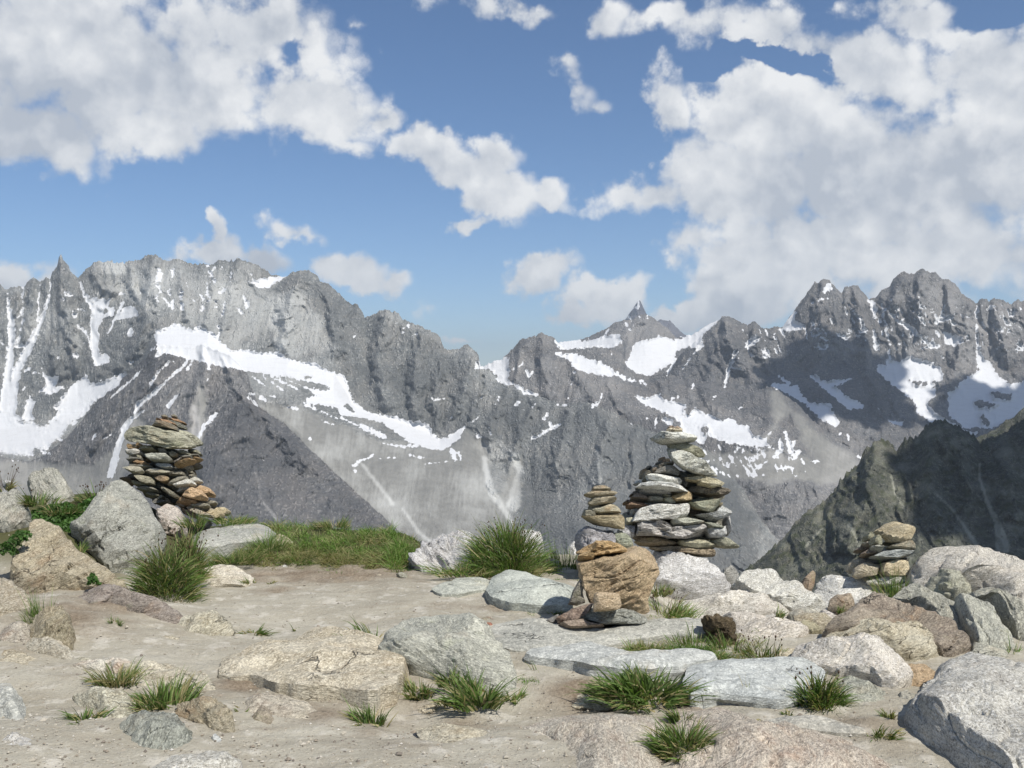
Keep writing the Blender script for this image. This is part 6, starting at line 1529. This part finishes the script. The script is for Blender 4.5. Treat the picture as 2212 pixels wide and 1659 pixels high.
M_GRASS = blade_mat('green_grass_blade', (.048, .068, .020), (.098, .158, .038), (.36, .30, .16))
M_LUSH = blade_mat('bright_grass_blade', (.055, .085, .022), (.115, .19, .042), (.40, .34, .19))
M_SEED = blade_mat('brown_seed_head', (.05, .03, .02), (.08, .05, .03), (.12, .08, .05))
M_LEAF = blade_mat('broad_green_leaf', (.03, .06, .018), (.055, .115, .025), (.2, .1, .05))


def blades(base, direction, L, Wd, droop, rs, seg=4):
    """base (n,3), direction (n,3) unit, length, width -> verts, faces, height attribute"""
    n = len(base)
    side = np.cross(direction, rs.normal(size=(n, 3)))
    side /= np.linalg.norm(side, axis=1, keepdims=True) + 1e-9
    V, Ht = [], []
    horiz = direction * [1, 1, 0]
    horiz = horiz / (np.linalg.norm(horiz, axis=1, keepdims=True) + .15)
    for k in range(seg + 1):
        t = k / seg
        c = base + direction * (L * t)[:, None] + horiz * (droop * L * t * t * .5)[:, None] - np.array([0, 0, 1.]) * (droop * L * t ** 2.2 * .75)[:, None]
        w = (Wd * (1 - t ** 1.8) * .5 + Wd * .04)[:, None]
        V += [c - side * w, c + side * w]
        Ht += [np.full(n, t)] * 2
    V = np.stack(V, 1)
    Ht = np.stack(Ht, 1)
    f = np.array([[2 * k, 2 * k + 1, 2 * k + 3, 2 * k + 2] for k in range(seg)])
    Fc = (np.arange(n)[:, None, None] * (2 * (seg + 1)) + f[None]).reshape(-1, 4)
    return V.reshape(-1, 3), Fc, Ht.reshape(-1)


def tuft_mesh(name, rx, ry, hgt, n, rs, lean=.8, width=.006, dry=.12, wind=(-.05, 0), droop=.5, mound=0.):
    # blades grow in small bunches, each with a lean of its own
    m = 3 + n // 40
    ca, cr_ = rs.uniform(0, 2 * np.pi, m), np.sqrt(rs.uniform(0, 1, m))
    k = rs.randint(0, m, n)
    bx = cr_[k] * np.cos(ca[k]) + rs.normal(0, .16, n)
    by = cr_[k] * np.sin(ca[k]) + rs.normal(0, .16, n)
    a = np.arctan2(by, bx)
    r = np.clip(np.hypot(bx, by), 0, 1.15)
    sp = .95 if mound else (.78 if n > 130 else .45)
    base = np.stack([bx * rx * sp, by * ry * sp, np.full(n, -.012)], -1)
    ln = lean * (.15 + .85 * r) * rs.uniform(.5, 1.3, n)
    ca2 = ca[k] + rs.normal(0, .45, m)[k]
    a2 = ca2 + rs.normal(0, .45, n)
    up = np.ones(n)
    if mound:
        lifted = rs.uniform(0, 1, n) < .6
        base[:, 2] += np.where(lifted, mound * rs.uniform(.3, 1, n) * np.sqrt(np.clip(1 - (r / 1.15) ** 2, 0, 1)), 0)
        hgt = hgt - mound * .6
        up = .65 + .7 * (1 - np.minimum(r, 1)) + np.where(lifted, 0, .35)
    d = np.stack([np.cos(a2) * ln * (.6 + .6 * min(rx / hgt, 1.6)) * .8 + wind[0] * (base[:, 2] / max(mound, .01) if mound else 1), np.sin(a2) * ln * .8 + wind[1], up], -1)
    d /= np.linalg.norm(d, axis=1, keepdims=True)
    hgt = hgt * rs.uniform(.45, 1.2, m)[k] * np.where(rs.uniform(0, 1, n) < .08, 1.35, 1)
    L = hgt * rs.uniform(.55, 1.15, n) * (1.08 - .3 * r)
    flat = rs.uniform(0, 1, n) < .14                              # last year's dead blades, matted round the foot
    d[flat, 2] *= .15
    d /= np.linalg.norm(d, axis=1, keepdims=True)
    L = np.where(flat, L * .7, L)
    base[flat, 2] = rs.uniform(.0, .02, flat.sum())
    V, Fc, Ht = blades(base, d, L, width * rs.uniform(.6, 1.25, n), np.where(flat, .06, droop * rs.uniform(.3, 1.2, n)), rs)
    me = mesh_from(name, V, Fc)
    k = len(V) // n
    sh = np.clip(rs.uniform(-.25, 1, n), 0, 1) ** 1.5
    dr = np.maximum((rs.uniform(0, 1, n) < dry * 1.2 + .06) * rs.uniform(.3, 1, n), flat * .9)
    add_attr(me, 'height', Ht)
    add_attr(me, 'shade', np.repeat(sh, k))
    add_attr(me, 'dry', np.repeat(dr, k))
    return me


def heads_mesh(rx, hgt, n, rs, size=.006):
    """stalks with small dark heads"""
    a = rs.uniform(0, 2 * np.pi, n)
    base = np.stack([np.cos(a) * rx * .3, np.sin(a) * rx * .3, np.zeros(n)], -1)
    d = np.stack([np.cos(a) * rs.uniform(.05, .5, n), np.sin(a) * .3, np.ones(n)], -1)
    d /= np.linalg.norm(d, axis=1, keepdims=True)
    L = hgt * rs.uniform(.7, 1.0, n)
    V, Fc, Ht = blades(base, d, L, np.full(n, .0045), np.full(n, .15), rs)
    Vs, Fs = [V], [Fc]
    off = len(V)
    nv = len(V) // n
    for i in range(n):
        top = V[i * nv + nv - 1]
        s = size * rs.uniform(.7, 1.3)
        o = np.array([[1, 0, 0], [0, 1, 0], [-1, 0, 0], [0, -1, 0], [0, 0, 1.6], [0, 0, -1.6]]) * s + top
        Vs.append(o)
        Fs.append(np.array([[0, 1, 4, 4], [1, 2, 4, 4], [2, 3, 4, 4], [3, 0, 4, 4], [1, 0, 5, 5], [2, 1, 5, 5], [3, 2, 5, 5], [0, 3, 5, 5]]) + off)
        off += 6
    faces = [tuple(f) if f[3] != f[2] else tuple(f[:3]) for f in np.concatenate(Fs)]
    me = mesh_from('seed_head', np.concatenate(Vs), faces)
    for nm, v in (('height', .6), ('shade', .2), ('dry', .3)):
        add_attr(me, nm, np.full(len(me.vertices), v))
    return me


_ts = [0]


def tuft(px, py, w, h, label, n=None, mat=None, lean=.8, width=.0065, dry=.12, droop=.5, d=None, heads=0, name='grass_tuft', cat='grass tuft', deep=1.0, wind=(-.05, 0), group=None, mound=0.):
    _ts[0] += 1
    rs = np.random.RandomState(_ts[0] * 13 + 5)
    g = ground_hit(px, py) if d is None else P(px, py, d)
    rx = w * .62 * g[1] / F
    hh = h * 1.12 * g[1] / F
    ry = min(rx * .8, .28) * deep
    g = g + np.array([0, ry * .35, 0])
    if d is None:
        g[2] = float(gz(g[0], g[1]))
    n = n or int(min(1500, 60 + 2600 * rx * max(hh, .05) * 9))
    me = tuft_mesh(name, rx, ry, hh, n, rs, lean, width, dry, wind, droop, mound * hh)
    o = link(name, me, mat or M_GRASS, None, g, label=label, category=cat, group=group)
    if heads:
        hm = heads_mesh(rx, hh * 1.1, heads, rs)
        link('seed_heads', hm, M_SEED, o, (0, 0, 0), kind='stuff')
    return o


G = 'grass tufts between the rocks'
for args, kw in [
    ((350, 1312, 96, 118, 'very large dark grass clump hiding the right foot of the grey pyramid boulder'), dict(n=2800, lean=1.1, heads=40, d=7.3, deep=1.2, dry=.2, mound=.85)),
    ((402, 1258, 48, 106, 'tall reddish tinged grass rising beside the right side of the grey pyramid boulder'), dict(n=1300, lean=.8, heads=60, d=7.7, dry=.3, mound=.7)),
    ((82, 1352, 58, 75, 'fine upright grass tuft beside the split slab at the left edge'), dict(n=330, mat=M_LUSH, width=.003, lean=.5, d=6.2)),
    ((168, 1192, 42, 38, 'small dark grass tuft in the notch between the two big left boulders'), dict(n=60, d=7.6)),
    ((542, 1372, 95, 38, 'low spreading grass tuft behind the ochre slab, beside the wedge rock'), dict(n=120, lean=1.3)),
    ((642, 1364, 52, 28, 'sparse grass tuft of a few thin blades behind the big ochre slab'), dict(n=16, lean=.9)),
    ((245, 1482, 95, 55, 'brown and green grass tuft on the arched rock at the lower left'), dict(n=240, dry=.45, lean=1.0)),
    ((345, 1528, 130, 85, 'dense green grass tuft in the middle of the lower left rocks'), dict(n=420, lean=.9, width=.0075)),
    ((175, 1562, 125, 45, 'flat straggling tuft of wide blades in the sand at the lower left'), dict(n=90, lean=1.5, width=.009, dry=.25)),
    ((325, 1468, 50, 48, 'thin wiry grass stalks behind the dense lower left tuft'), dict(n=26, width=.004, dry=.5, lean=.8)),
    ((210, 1476, 70, 25, 'ragged low grass left of the brown and green tuft'), dict(n=60, lean=1.2, dry=.3)),
    ((245, 1350, 42, 22, 'tiny moss green grass patch in front of the purple brown slab'), dict(n=120, width=.004)),
    ((360, 1340, 30, 24, 'tiny grass sprig at the edge of the purple brown slab'), dict(n=35)),
    ((522, 1540, 32, 22, 'tiny thin grass sprig right of the cracked ochre ledge'), dict(n=28, dry=.4)),
    ((800, 1392, 90, 62, 'stiff dark green tuft between the ochre slab and the central boulder'), dict(n=170, width=.009, lean=.8, d=6.05)),
    ((905, 1437, 80, 48, 'pale mixed grass at the upper left foot of the central boulder'), dict(n=200, dry=.35)),
    ((905, 1508, 74, 62, 'bushy tuft with dry brown base right of the broken slab edge'), dict(n=230, dry=.3, width=.0075)),
    ((985, 1480, 70, 45, 'dark flattened grass under the lower edge of the central boulder'), dict(n=150, lean=1.1, d=5.2)),
    ((1025, 1525, 135, 85, 'large splayed tuft of thick blades in front of the central boulder'), dict(n=330, width=.0095, lean=1.0, dry=.15, d=5.0)),
    ((1110, 1520, 62, 42, 'small bright tuft at the right foot of the central boulder'), dict(n=110, mat=M_LUSH)),
    ((1165, 1478, 105, 48, 'thin yellowish grass under the left end of the blue grey ledge'), dict(n=170, dry=.4, mat=M_LUSH, d=5.5)),
    ((1205, 1448, 60, 26, 'small grass fringe hanging under the blue grey ledge'), dict(n=70, dry=.2, d=5.6)),
    ((805, 1572, 82, 62, 'dark tuft below the broken right corner of the ochre slab'), dict(n=190, width=.0075, lean=.9)),
    ((1395, 1512, 150, 84, 'largest dark green tuft of long blades in front of the blue grey ledge'), dict(n=1100, width=.0095, lean=1.2, d=5.0, mound=.3)),
    ((1098, 1240, 125, 108, 'tall bushy grass tuft with black seed heads between the two white boulders'), dict(n=2600, mat=M_LUSH, heads=60, lean=.9, d=8.35, dry=.2, mound=.7)),
    ((1000, 1240, 130, 50, 'low spreading grass skirt left of the tall tuft with black seed heads'), dict(n=420, mat=M_LUSH, lean=1.2, d=8.2, dry=.25)),
    ((1208, 1240, 85, 78, 'fine bright green grass left of the block cairn'), dict(n=600, mat=M_LUSH, width=.004, lean=.35, d=8.6)),
    ((1045, 1273, 45, 22, 'small dark tuft at the left end of the smooth blue green slab'), dict(n=100, width=.006)),
    ((1165, 1303, 42, 14, 'low yellow green grass in front of the smooth blue green slab'), dict(n=90, width=.004, dry=.3, mat=M_LUSH)),
    ((1095, 1298, 46, 8, 'thin strip of very short grass on the path'), dict(n=80, width=.004, dry=.4, mat=M_LUSH)),
    ((1185, 1325, 90, 20, 'low dark grass shaded by the block cairn'), dict(n=330, lean=1.0)),
    ((1425, 1285, 58, 38, 'wiry grass growing against the white speckled boulder'), dict(n=170, dry=.35, d=7.4)),
    ((1440, 1335, 115, 52, 'wide green tuft with dark seed heads right of the block cairn'), dict(n=560, heads=20, lean=1.0, mat=M_LUSH, dry=.2)),
    ((1390, 1418, 85, 30, 'low leafy grass at the left end of the strip behind the blue grey ledge'), dict(n=330, dry=.2, d=6.05)),
    ((1495, 1420, 120, 62, 'upright dark grass in the middle of the strip behind the blue grey ledge'), dict(n=620, lean=.55, d=6.0)),
    ((1580, 1428, 110, 62, 'grass in front of the dark turf clod'), dict(n=520, lean=.6, d=5.9, dry=.18, heads=8)),
    ((1660, 1425, 100, 45, 'thinner grass at the right end of the strip, before the layered cream boulder'), dict(n=260, lean=.7, d=5.8, dry=.3, heads=8)),
    ((1775, 1545, 78, 100, 'tall leaning tuft at the right end of the broad blue grey slab'), dict(n=1300, wind=(.1, 0), lean=1.0, d=4.9, heads=10, mound=.6, dry=.2)),
    ((1612, 1525, 52, 62, 'small dark spiky tuft before the broad blue grey slab'), dict(n=90, dry=.3, lean=.8)),
    ((1705, 1548, 36, 28, 'tiny tuft left of the tall leaning tuft'), dict(n=50)),
    ((1630, 1560, 42, 20, 'low faint grass sprigs on the pinkish rock back'), dict(n=40, dry=.3)),
    ((1910, 1592, 78, 36, 'low tuft at the left foot of the massive bottom right boulder'), dict(n=150, lean=1.1, dry=.25)),
    ((1922, 1556, 46, 34, 'brownish tuft tucked against the shaded face of the massive boulder'), dict(n=90, dry=.35)),
    ((1475, 1640, 92, 92, 'bushy tuft between the two pinkish humps at the bottom edge'), dict(n=950, dry=.25, d=4.25, mound=.5, lean=1.1)),
    ((1475, 1560, 62, 42, 'small tuft above the bushy bottom tuft, left of the pinkish back'), dict(n=130, d=4.7)),
    ((1672, 1338, 58, 34, 'sparse tuft on top of the layered cream boulder'), dict(n=70, dry=.25, d=6.8)),
    ((1812, 1325, 46, 22, 'small dark tuft left of the large brown boulder'), dict(n=70, d=6.6)),
    ((1925, 1292, 85, 66, 'fine bright upright grass at the foot of the small right cairn'), dict(n=300, mat=M_LUSH, width=.004, lean=.3, d=7.7)),
    ((2190, 1425, 30, 55, 'grass in the cleft under the huge right boulder'), dict(n=90, mat=M_LUSH, d=5.9)),
    ((8, 1060, 45, 52, 'tall dry flower stalks at the far left edge'), dict(n=80, dry=.5, d=8.8, heads=14)),
    ((75, 1090, 75, 42, 'dark grass between the rounded and the pointed left boulders'), dict(n=260, d=8.6, heads=6)),
    ((200, 1082, 70, 36, 'grass with brown seed tops left of the grey pyramid boulder'), dict(n=260, d=9.2, heads=22)),
    ((120, 1110, 70, 40, 'green grass in front of the pointed left boulder'), dict(n=280, d=8.7)),
    ((420, 1137, 55, 40, 'dark grass at the base of the left cairn'), dict(n=200, d=9.2, heads=6)),
    ((540, 1264, 48, 28, 'small tuft at the right end of the bright cream boulder'), dict(n=80, dry=.2)),
    ((585, 1262, 30, 14, 'tiny dry sprig right of the bright cream boulder'), dict(n=25, dry=.5)),
    ((875, 1225, 80, 75, 'bright tall grass at the right end of the bank, against the cracked white boulder'), dict(n=900, mat=M_LUSH, d=8.9, width=.0045, lean=.7, dry=.2)),
    ((800, 1195, 110, 62, 'dark green clump on top of the bank with straw at its foot'), dict(n=900, d=9.3, width=.0045, lean=.8, dry=.3)),
    ((745, 1225, 120, 50, 'straw coloured clump hanging over the middle of the bank front'), dict(n=800, d=8.75, width=.0045, lean=1.2, dry=.85)),
    ((840, 1232, 80, 45, 'second straw clump, at the right part of the bank front'), dict(n=600, d=8.65, width=.0045, lean=1.2, dry=.75)),
    ((650, 1215, 90, 45, 'dull green and brown clump on the left part of the bank front'), dict(n=600, d=8.8, width=.0045, lean=1.0, dry=.45)),
    ((510, 1215, 90, 50, 'green clump between the flat grey slab and the bright cream boulder'), dict(n=600, d=8.6, width=.0045, lean=.9, dry=.2)),
    ((500, 1130, 90, 26, 'fresh grass fringe on the skyline right of the left cairn'), dict(n=500, mat=M_LUSH, d=9.7, width=.005, lean=.9)),
    ((720, 1140, 80, 30, 'grass fringe on the skyline of the bank'), dict(n=400, d=9.8, width=.005, lean=.8, dry=.3)),
    ((575, 1190, 85, 52, 'bright green dome of grass at the end of the flat grey slab'), dict(n=600, mat=M_LUSH, d=8.9, width=.004)),
]:
    tuft(*args, group=G, **kw)


def leaf_cover(name, label, spots, n, size, hgt, seed, cat=None, kind=None):
    """small round leaves heaped over a mound"""
    rs = np.random.RandomState(seed)
    V, Fc, sh = [], [], []
    k = 0
    for i in range(n):
        (cx_, cy_, cz, rx, ry, rz) = spots[rs.randint(len(spots))]
        v = rs.normal(size=3)
        v /= np.linalg.norm(v)
        v *= rs.uniform(.6, 1) ** .5
        c = np.array([cx_ + v[0] * rx, cy_ + v[1] * ry, cz + abs(v[2]) * rz])
        nn = v * .5 + rs.normal(size=3) * .6 + [0, -.2, .7]
        nn /= np.linalg.norm(nn)
        a = np.cross(nn, rs.normal(size=3))
        a /= np.linalg.norm(a)
        b = np.cross(nn, a)
        s = size * rs.uniform(.6, 1.3)
        m_ = 6
        th = np.linspace(0, 2 * np.pi, m_, endpoint=False)
        V.append(c + s * (np.cos(th)[:, None] * a * .75 + np.sin(th)[:, None] * b) + nn * (s * .25 * np.cos(th * 2))[:, None])
        Fc.append(tuple(range(k, k + m_)))
        sh += [rs.uniform(0, 1) ** 2] * m_
        k += m_
    V = np.concatenate(V)
    org = V.mean(0)
    org[2] = V[:, 2].min()
    me = mesh_from(name, V - org, Fc)
    add_attr(me, 'height', np.full(k, .7))
    add_attr(me, 'shade', sh)
    add_attr(me, 'dry', np.zeros(k))
    return link(name, me, M_LEAF, None, org, label=label, category=cat, kind=kind)


def spot(px, py, d, rx, ry, rz):
    p = P(px, py, d)
    return (p[0], p[1], p[2], rx, ry, rz)


leaf_cover('leafy_ground_cover', 'low round leaved plants carpeting the bank between the left boulders',
           [spot(x, y, d, .16, .25, .1) for x, y, d in [(215, 1095, 9.1), (190, 1110, 9.0), (165, 1120, 8.9), (140, 1135, 8.8), (120, 1130, 8.8), (150, 1150, 8.6), (115, 1155, 8.5), (180, 1130, 8.8), (205, 1120, 8.9), (130, 1110, 9.0), (100, 1120, 8.8), (140, 1165, 8.5)]],
           5200, .016, .1, 3, kind='stuff')
leaf_cover('leafy_plant', 'small leafy plant creeping out under the rounded boulder at the left edge',
           [spot(x, y, 7.35, .07, .06, .05) for x, y in [(8, 1188), (25, 1180), (40, 1168), (48, 1160), (20, 1196)]], 420, .013, .05, 5, cat='plant')
leaf_cover('leafy_plant', 'single round leafy rosette growing on the long ochre grey boulder',
           [spot(202, 1262, 7.0, .045, .03, .05), spot(200, 1252, 7.0, .03, .03, .05)], 130, .013, .05, 6, cat='plant')


# ------------------------------------------------------------------ the grassy bank behind the path: nobody could count it
def bank(name, label, regions, n, hgt, seed, dry, mat, width=.005, lean=.8, near=8.2):
    rs = np.random.RandomState(seed)
    pts = []
    while len(pts) < n:
        px, py, rx, ry = regions[rs.randint(len(regions))]
        a, r = rs.uniform(0, 2 * np.pi), math.sqrt(rs.uniform(0, 1))
        pts.append((px + r * rx * math.cos(a), py + r * ry * math.sin(a)))
    pts = np.array(pts)
    d0, z = np.full(n, 9.0), 0
    for _ in range(12):
        q = P(pts[:, 0], pts[:, 1], d0)
        z = gz(q[:, 0], q[:, 1])
        d0 = np.clip(.5 * d0 + .5 * F * (EYE - z) / (pts[:, 1] - CY), near, 11.3)
    X, Yd = d0 * (pts[:, 0] - CX) / F, d0
    base = np.stack([X, Yd, gz(X, Yd) - .01], -1)
    cl = fbm(X * 4.5, Yd * 3, seed, 3)
    a = rs.uniform(0, 2 * np.pi, n)
    ln = lean * rs.uniform(.1, 1.1, n)
    d = np.stack([np.cos(a) * ln - .1, np.sin(a) * ln - .15, np.ones(n)], -1)
    d /= np.linalg.norm(d, axis=1, keepdims=True)
    L = hgt * rs.uniform(.5, 1.2, n) * np.clip(.8 + cl * 1.5, .25, 1.9)
    V, Fc, Ht = blades(base, d, L, width * rs.uniform(.6, 1.3, n), rs.uniform(.2, 1.1, n), rs, seg=3)
    k = len(V) // n
    me = mesh_from(name, V, Fc)
    dr = (rs.uniform(0, 1, n) < np.clip(dry + fbm(X * 3.2, Yd * 2.5, seed + 3, 3) * .9, .03, .95)) * rs.uniform(.4, 1, n)
    add_attr(me, 'height', Ht)
    add_attr(me, 'shade', np.repeat(np.clip(rs.uniform(-.2, 1, n) + cl * .5, 0, 1), k))
    add_attr(me, 'dry', np.repeat(dr, k))
    return link(name, me, mat, kind='stuff', label=label)


bank('bank_grass', 'dense green grass covering the low bank behind the path',
     [(500, 1185, 70, 35), (580, 1160, 90, 40), (660, 1150, 90, 40), (740, 1165, 90, 45), (800, 1180, 80, 45), (860, 1195, 55, 40), (700, 1205, 110, 18), (520, 1130, 90, 14), (620, 1135, 120, 12), (840, 1160, 60, 25), (450, 1200, 50, 30)],
     17000, .125, 21, .22, M_LUSH)
bank('dry_grass', 'straw coloured dry grass hanging over the front of the low bank',
     [(760, 1205, 110, 22), (830, 1215, 60, 20), (690, 1200, 60, 18), (560, 1212, 80, 12), (640, 1195, 90, 20), (790, 1180, 60, 20)], 7000, .10, 22, .85, M_GRASS, lean=1.5)
bank('low_turf', 'short thin turf fringing the far edge of the path',
     [(700, 1232, 160, 6), (850, 1236, 60, 6), (1000, 1245, 60, 5), (600, 1225, 60, 6), (1330, 1320, 30, 6), (1240, 1318, 60, 8)], 1700, .03, 23, .4, M_GRASS, width=.004)

bank('grass_strip', 'strip of dense short grass behind the blue grey ledge and around the dark turf clod',
     [(1400, 1412, 45, 8), (1470, 1415, 60, 12), (1540, 1418, 60, 14), (1610, 1420, 55, 14), (1670, 1418, 40, 10)], 4200, .075, 24, .2, M_GRASS, width=.005, near=5.0)
bank('moss_turf', 'short green turf hugging the feet of the rocks',
     [(1185, 1325, 45, 8), (1440, 1330, 55, 10), (925, 1430, 38, 8), (975, 1470, 35, 10), (1160, 1470, 45, 8), (250, 1475, 40, 7), (340, 1520, 45, 8), (1100, 1300, 40, 3), (1020, 1512, 40, 8), (1395, 1512, 50, 6)], 2600, .03, 25, .35, M_LUSH, width=.004, near=4.0)

# ------------------------------------------------------------------ grit and pebbles strewn over the path
rs = np.random.RandomState(5)
n = 9000
px = rs.uniform(-100, 2300, n)
py = 1235 + (1659 + 60 - 1235) * rs.uniform(0, 1, n) ** .8
cx_ = rs.normal(size=(14, 3))
Vp, Fp, shade_ = [], [], []
off = 0
oct_f = np.array([[0, 1, 4], [1, 2, 4], [2, 3, 4], [3, 0, 4], [1, 0, 5], [2, 1, 5], [3, 2, 5], [0, 3, 5]])
Yd = F * EYE / (py - CY)
Xd = Yd * (px - CX) / F
keep = (Xd < 1.6 + .3 * rs.normal(size=n)) & (Yd < 8.4)
Xd, Yd = Xd[keep], Yd[keep]
Zd = gz(Xd, Yd)
for x, y, z in zip(Xd, Yd, Zd):
    s = .003 + .008 * rs.uniform() ** 4 + (.016 * rs.uniform() if rs.uniform() < .02 else 0)
    o = np.array([[1, 0, 0], [0, 1, 0], [-1, 0, 0], [0, -1, 0], [0, 0, .6], [0, 0, -.6]]) * rs.uniform(.6, 1.3, (6, 1)) * s
    th = rs.uniform(0, 6.3)
    c_, s_ = math.cos(th), math.sin(th)
    o = np.stack([o[:, 0] * c_ - o[:, 1] * s_, o[:, 0] * s_ + o[:, 1] * c_, o[:, 2]], -1) + [x, y, z + s * .25]
    Vp.append(o)
    Fp.append(oct_f + off)
    shade_ += [rs.uniform()] * 6
    off += 6
pm = bpy.data.materials.new('mixed_grit')
pm.use_nodes = True
N = NT(pm.node_tree)
cr = N.new('ShaderNodeValToRGB')
cr.color_ramp.elements[0].color = (.15, .13, .11, 1)
cr.color_ramp.elements[1].color = (.50, .48, .44, 1)
for p_, c_ in ((.3, (.26, .22, .17, 1)), (.55, (.36, .33, .27, 1)), (.8, (.42, .38, .31, 1))):
    e_ = cr.color_ramp.elements.new(p_)
    e_.color = c_
N.put(cr.inputs[0], N.attr('shade'))
N.put(N.n['Principled BSDF'].inputs['Base Color'], cr.outputs[0])
N.n['Principled BSDF'].inputs['Roughness'].default_value = .9
me = mesh_from('gravel', np.concatenate(Vp), np.concatenate(Fp), smooth=False)
add_attr(me, 'shade', shade_)
link('gravel', me, pm, kind='stuff', label='grit and tiny pebbles strewn over the sandy path')
# ------------------------------------------------------------------ the air between the terrace and the range
def box(name, lo, hi):
    v = [(x, y, z) for x in (lo[0], hi[0]) for y in (lo[1], hi[1]) for z in (lo[2], hi[2])]
    f = np.array([[0, 1, 3, 2], [4, 6, 7, 5], [0, 4, 5, 1], [2, 3, 7, 6], [0, 2, 6, 4], [1, 5, 7, 3]])
    return mesh_from(name, v, f, smooth=False)


hm = bpy.data.materials.new('thin_mountain_haze')
hm.use_nodes = True
N = NT(hm.node_tree)
N.n.clear()
pv_ = N.new('ShaderNodeVolumePrincipled')
pv_.inputs['Color'].default_value = (.78, .89, 1.0, 1)
pv_.inputs['Density'].default_value = 2.7e-5
pv_.inputs['Anisotropy'].default_value = .2
ho = N.new('ShaderNodeOutputMaterial')
N.l.new(pv_.outputs[0], ho.inputs['Volume'])
link('haze', box('haze', (-47000, -47000, -1200), (47000, 47000, 1900)), hm, kind='stuff', label='thin pale air veiling the far range')

# ------------------------------------------------------------------ fair weather clouds overhead, out of the picture, whose shade falls on the range
cm = bpy.data.materials.new('white_cloud')
cm.use_nodes = True
cm.node_tree.nodes['Principled BSDF'].inputs['Base Color'].default_value = (.85, .85, .86, 1)
cm.node_tree.nodes['Principled BSDF'].inputs['Roughness'].default_value = 1


def cloud(label, px, py, D, alt, rx, ry, rz, seed):
    T = P(px, py, D)
    c = T + sun_dir * ((alt - T[2]) / sun_dir[2])
    nu, nv = 90, 46
    u, v = np.meshgrid(np.linspace(0, 2 * np.pi, nu, endpoint=False), np.linspace(.02, np.pi - .02, nv))
    q = np.stack([np.sin(v) * np.cos(u), np.sin(v) * np.sin(u), np.cos(v)], -1)
    r_ = 1 + fbm(q[..., 0] * 1.6 + seed, q[..., 1] * 1.6, q[..., 2] * 1.6, 6, .58) * .55 - np.abs(fbm(q[..., 0] * 4, q[..., 1] * 4, q[..., 2] * 4 + seed, 3)) * .2
    V = q * r_[..., None] * [rx, ry, rz]
    V[..., 2] = np.maximum(V[..., 2], -rz * .35)
    i, j = np.meshgrid(np.arange(nv - 1), np.arange(nu), indexing='ij')
    f = np.stack([i * nu + j, (i + 1) * nu + j, (i + 1) * nu + (j + 1) % nu, i * nu + (j + 1) % nu], -1).reshape(-1, 4)
    link('cloud', mesh_from('cloud', V.reshape(-1, 3), f), cm, None, c, kind='structure', label=label)


cloud('white cloud shading the saw toothed right peaks', 1820, 830, 7500, 4600, 520, 620, 260, 3)
cloud('white cloud shading the far right glacier', 2260, 880, 7000, 4600, 620, 700, 260, 9)
cloud('white cloud shading the dark green hill', 2235, 1060, 2250, 2500, 330, 560, 150, 14)
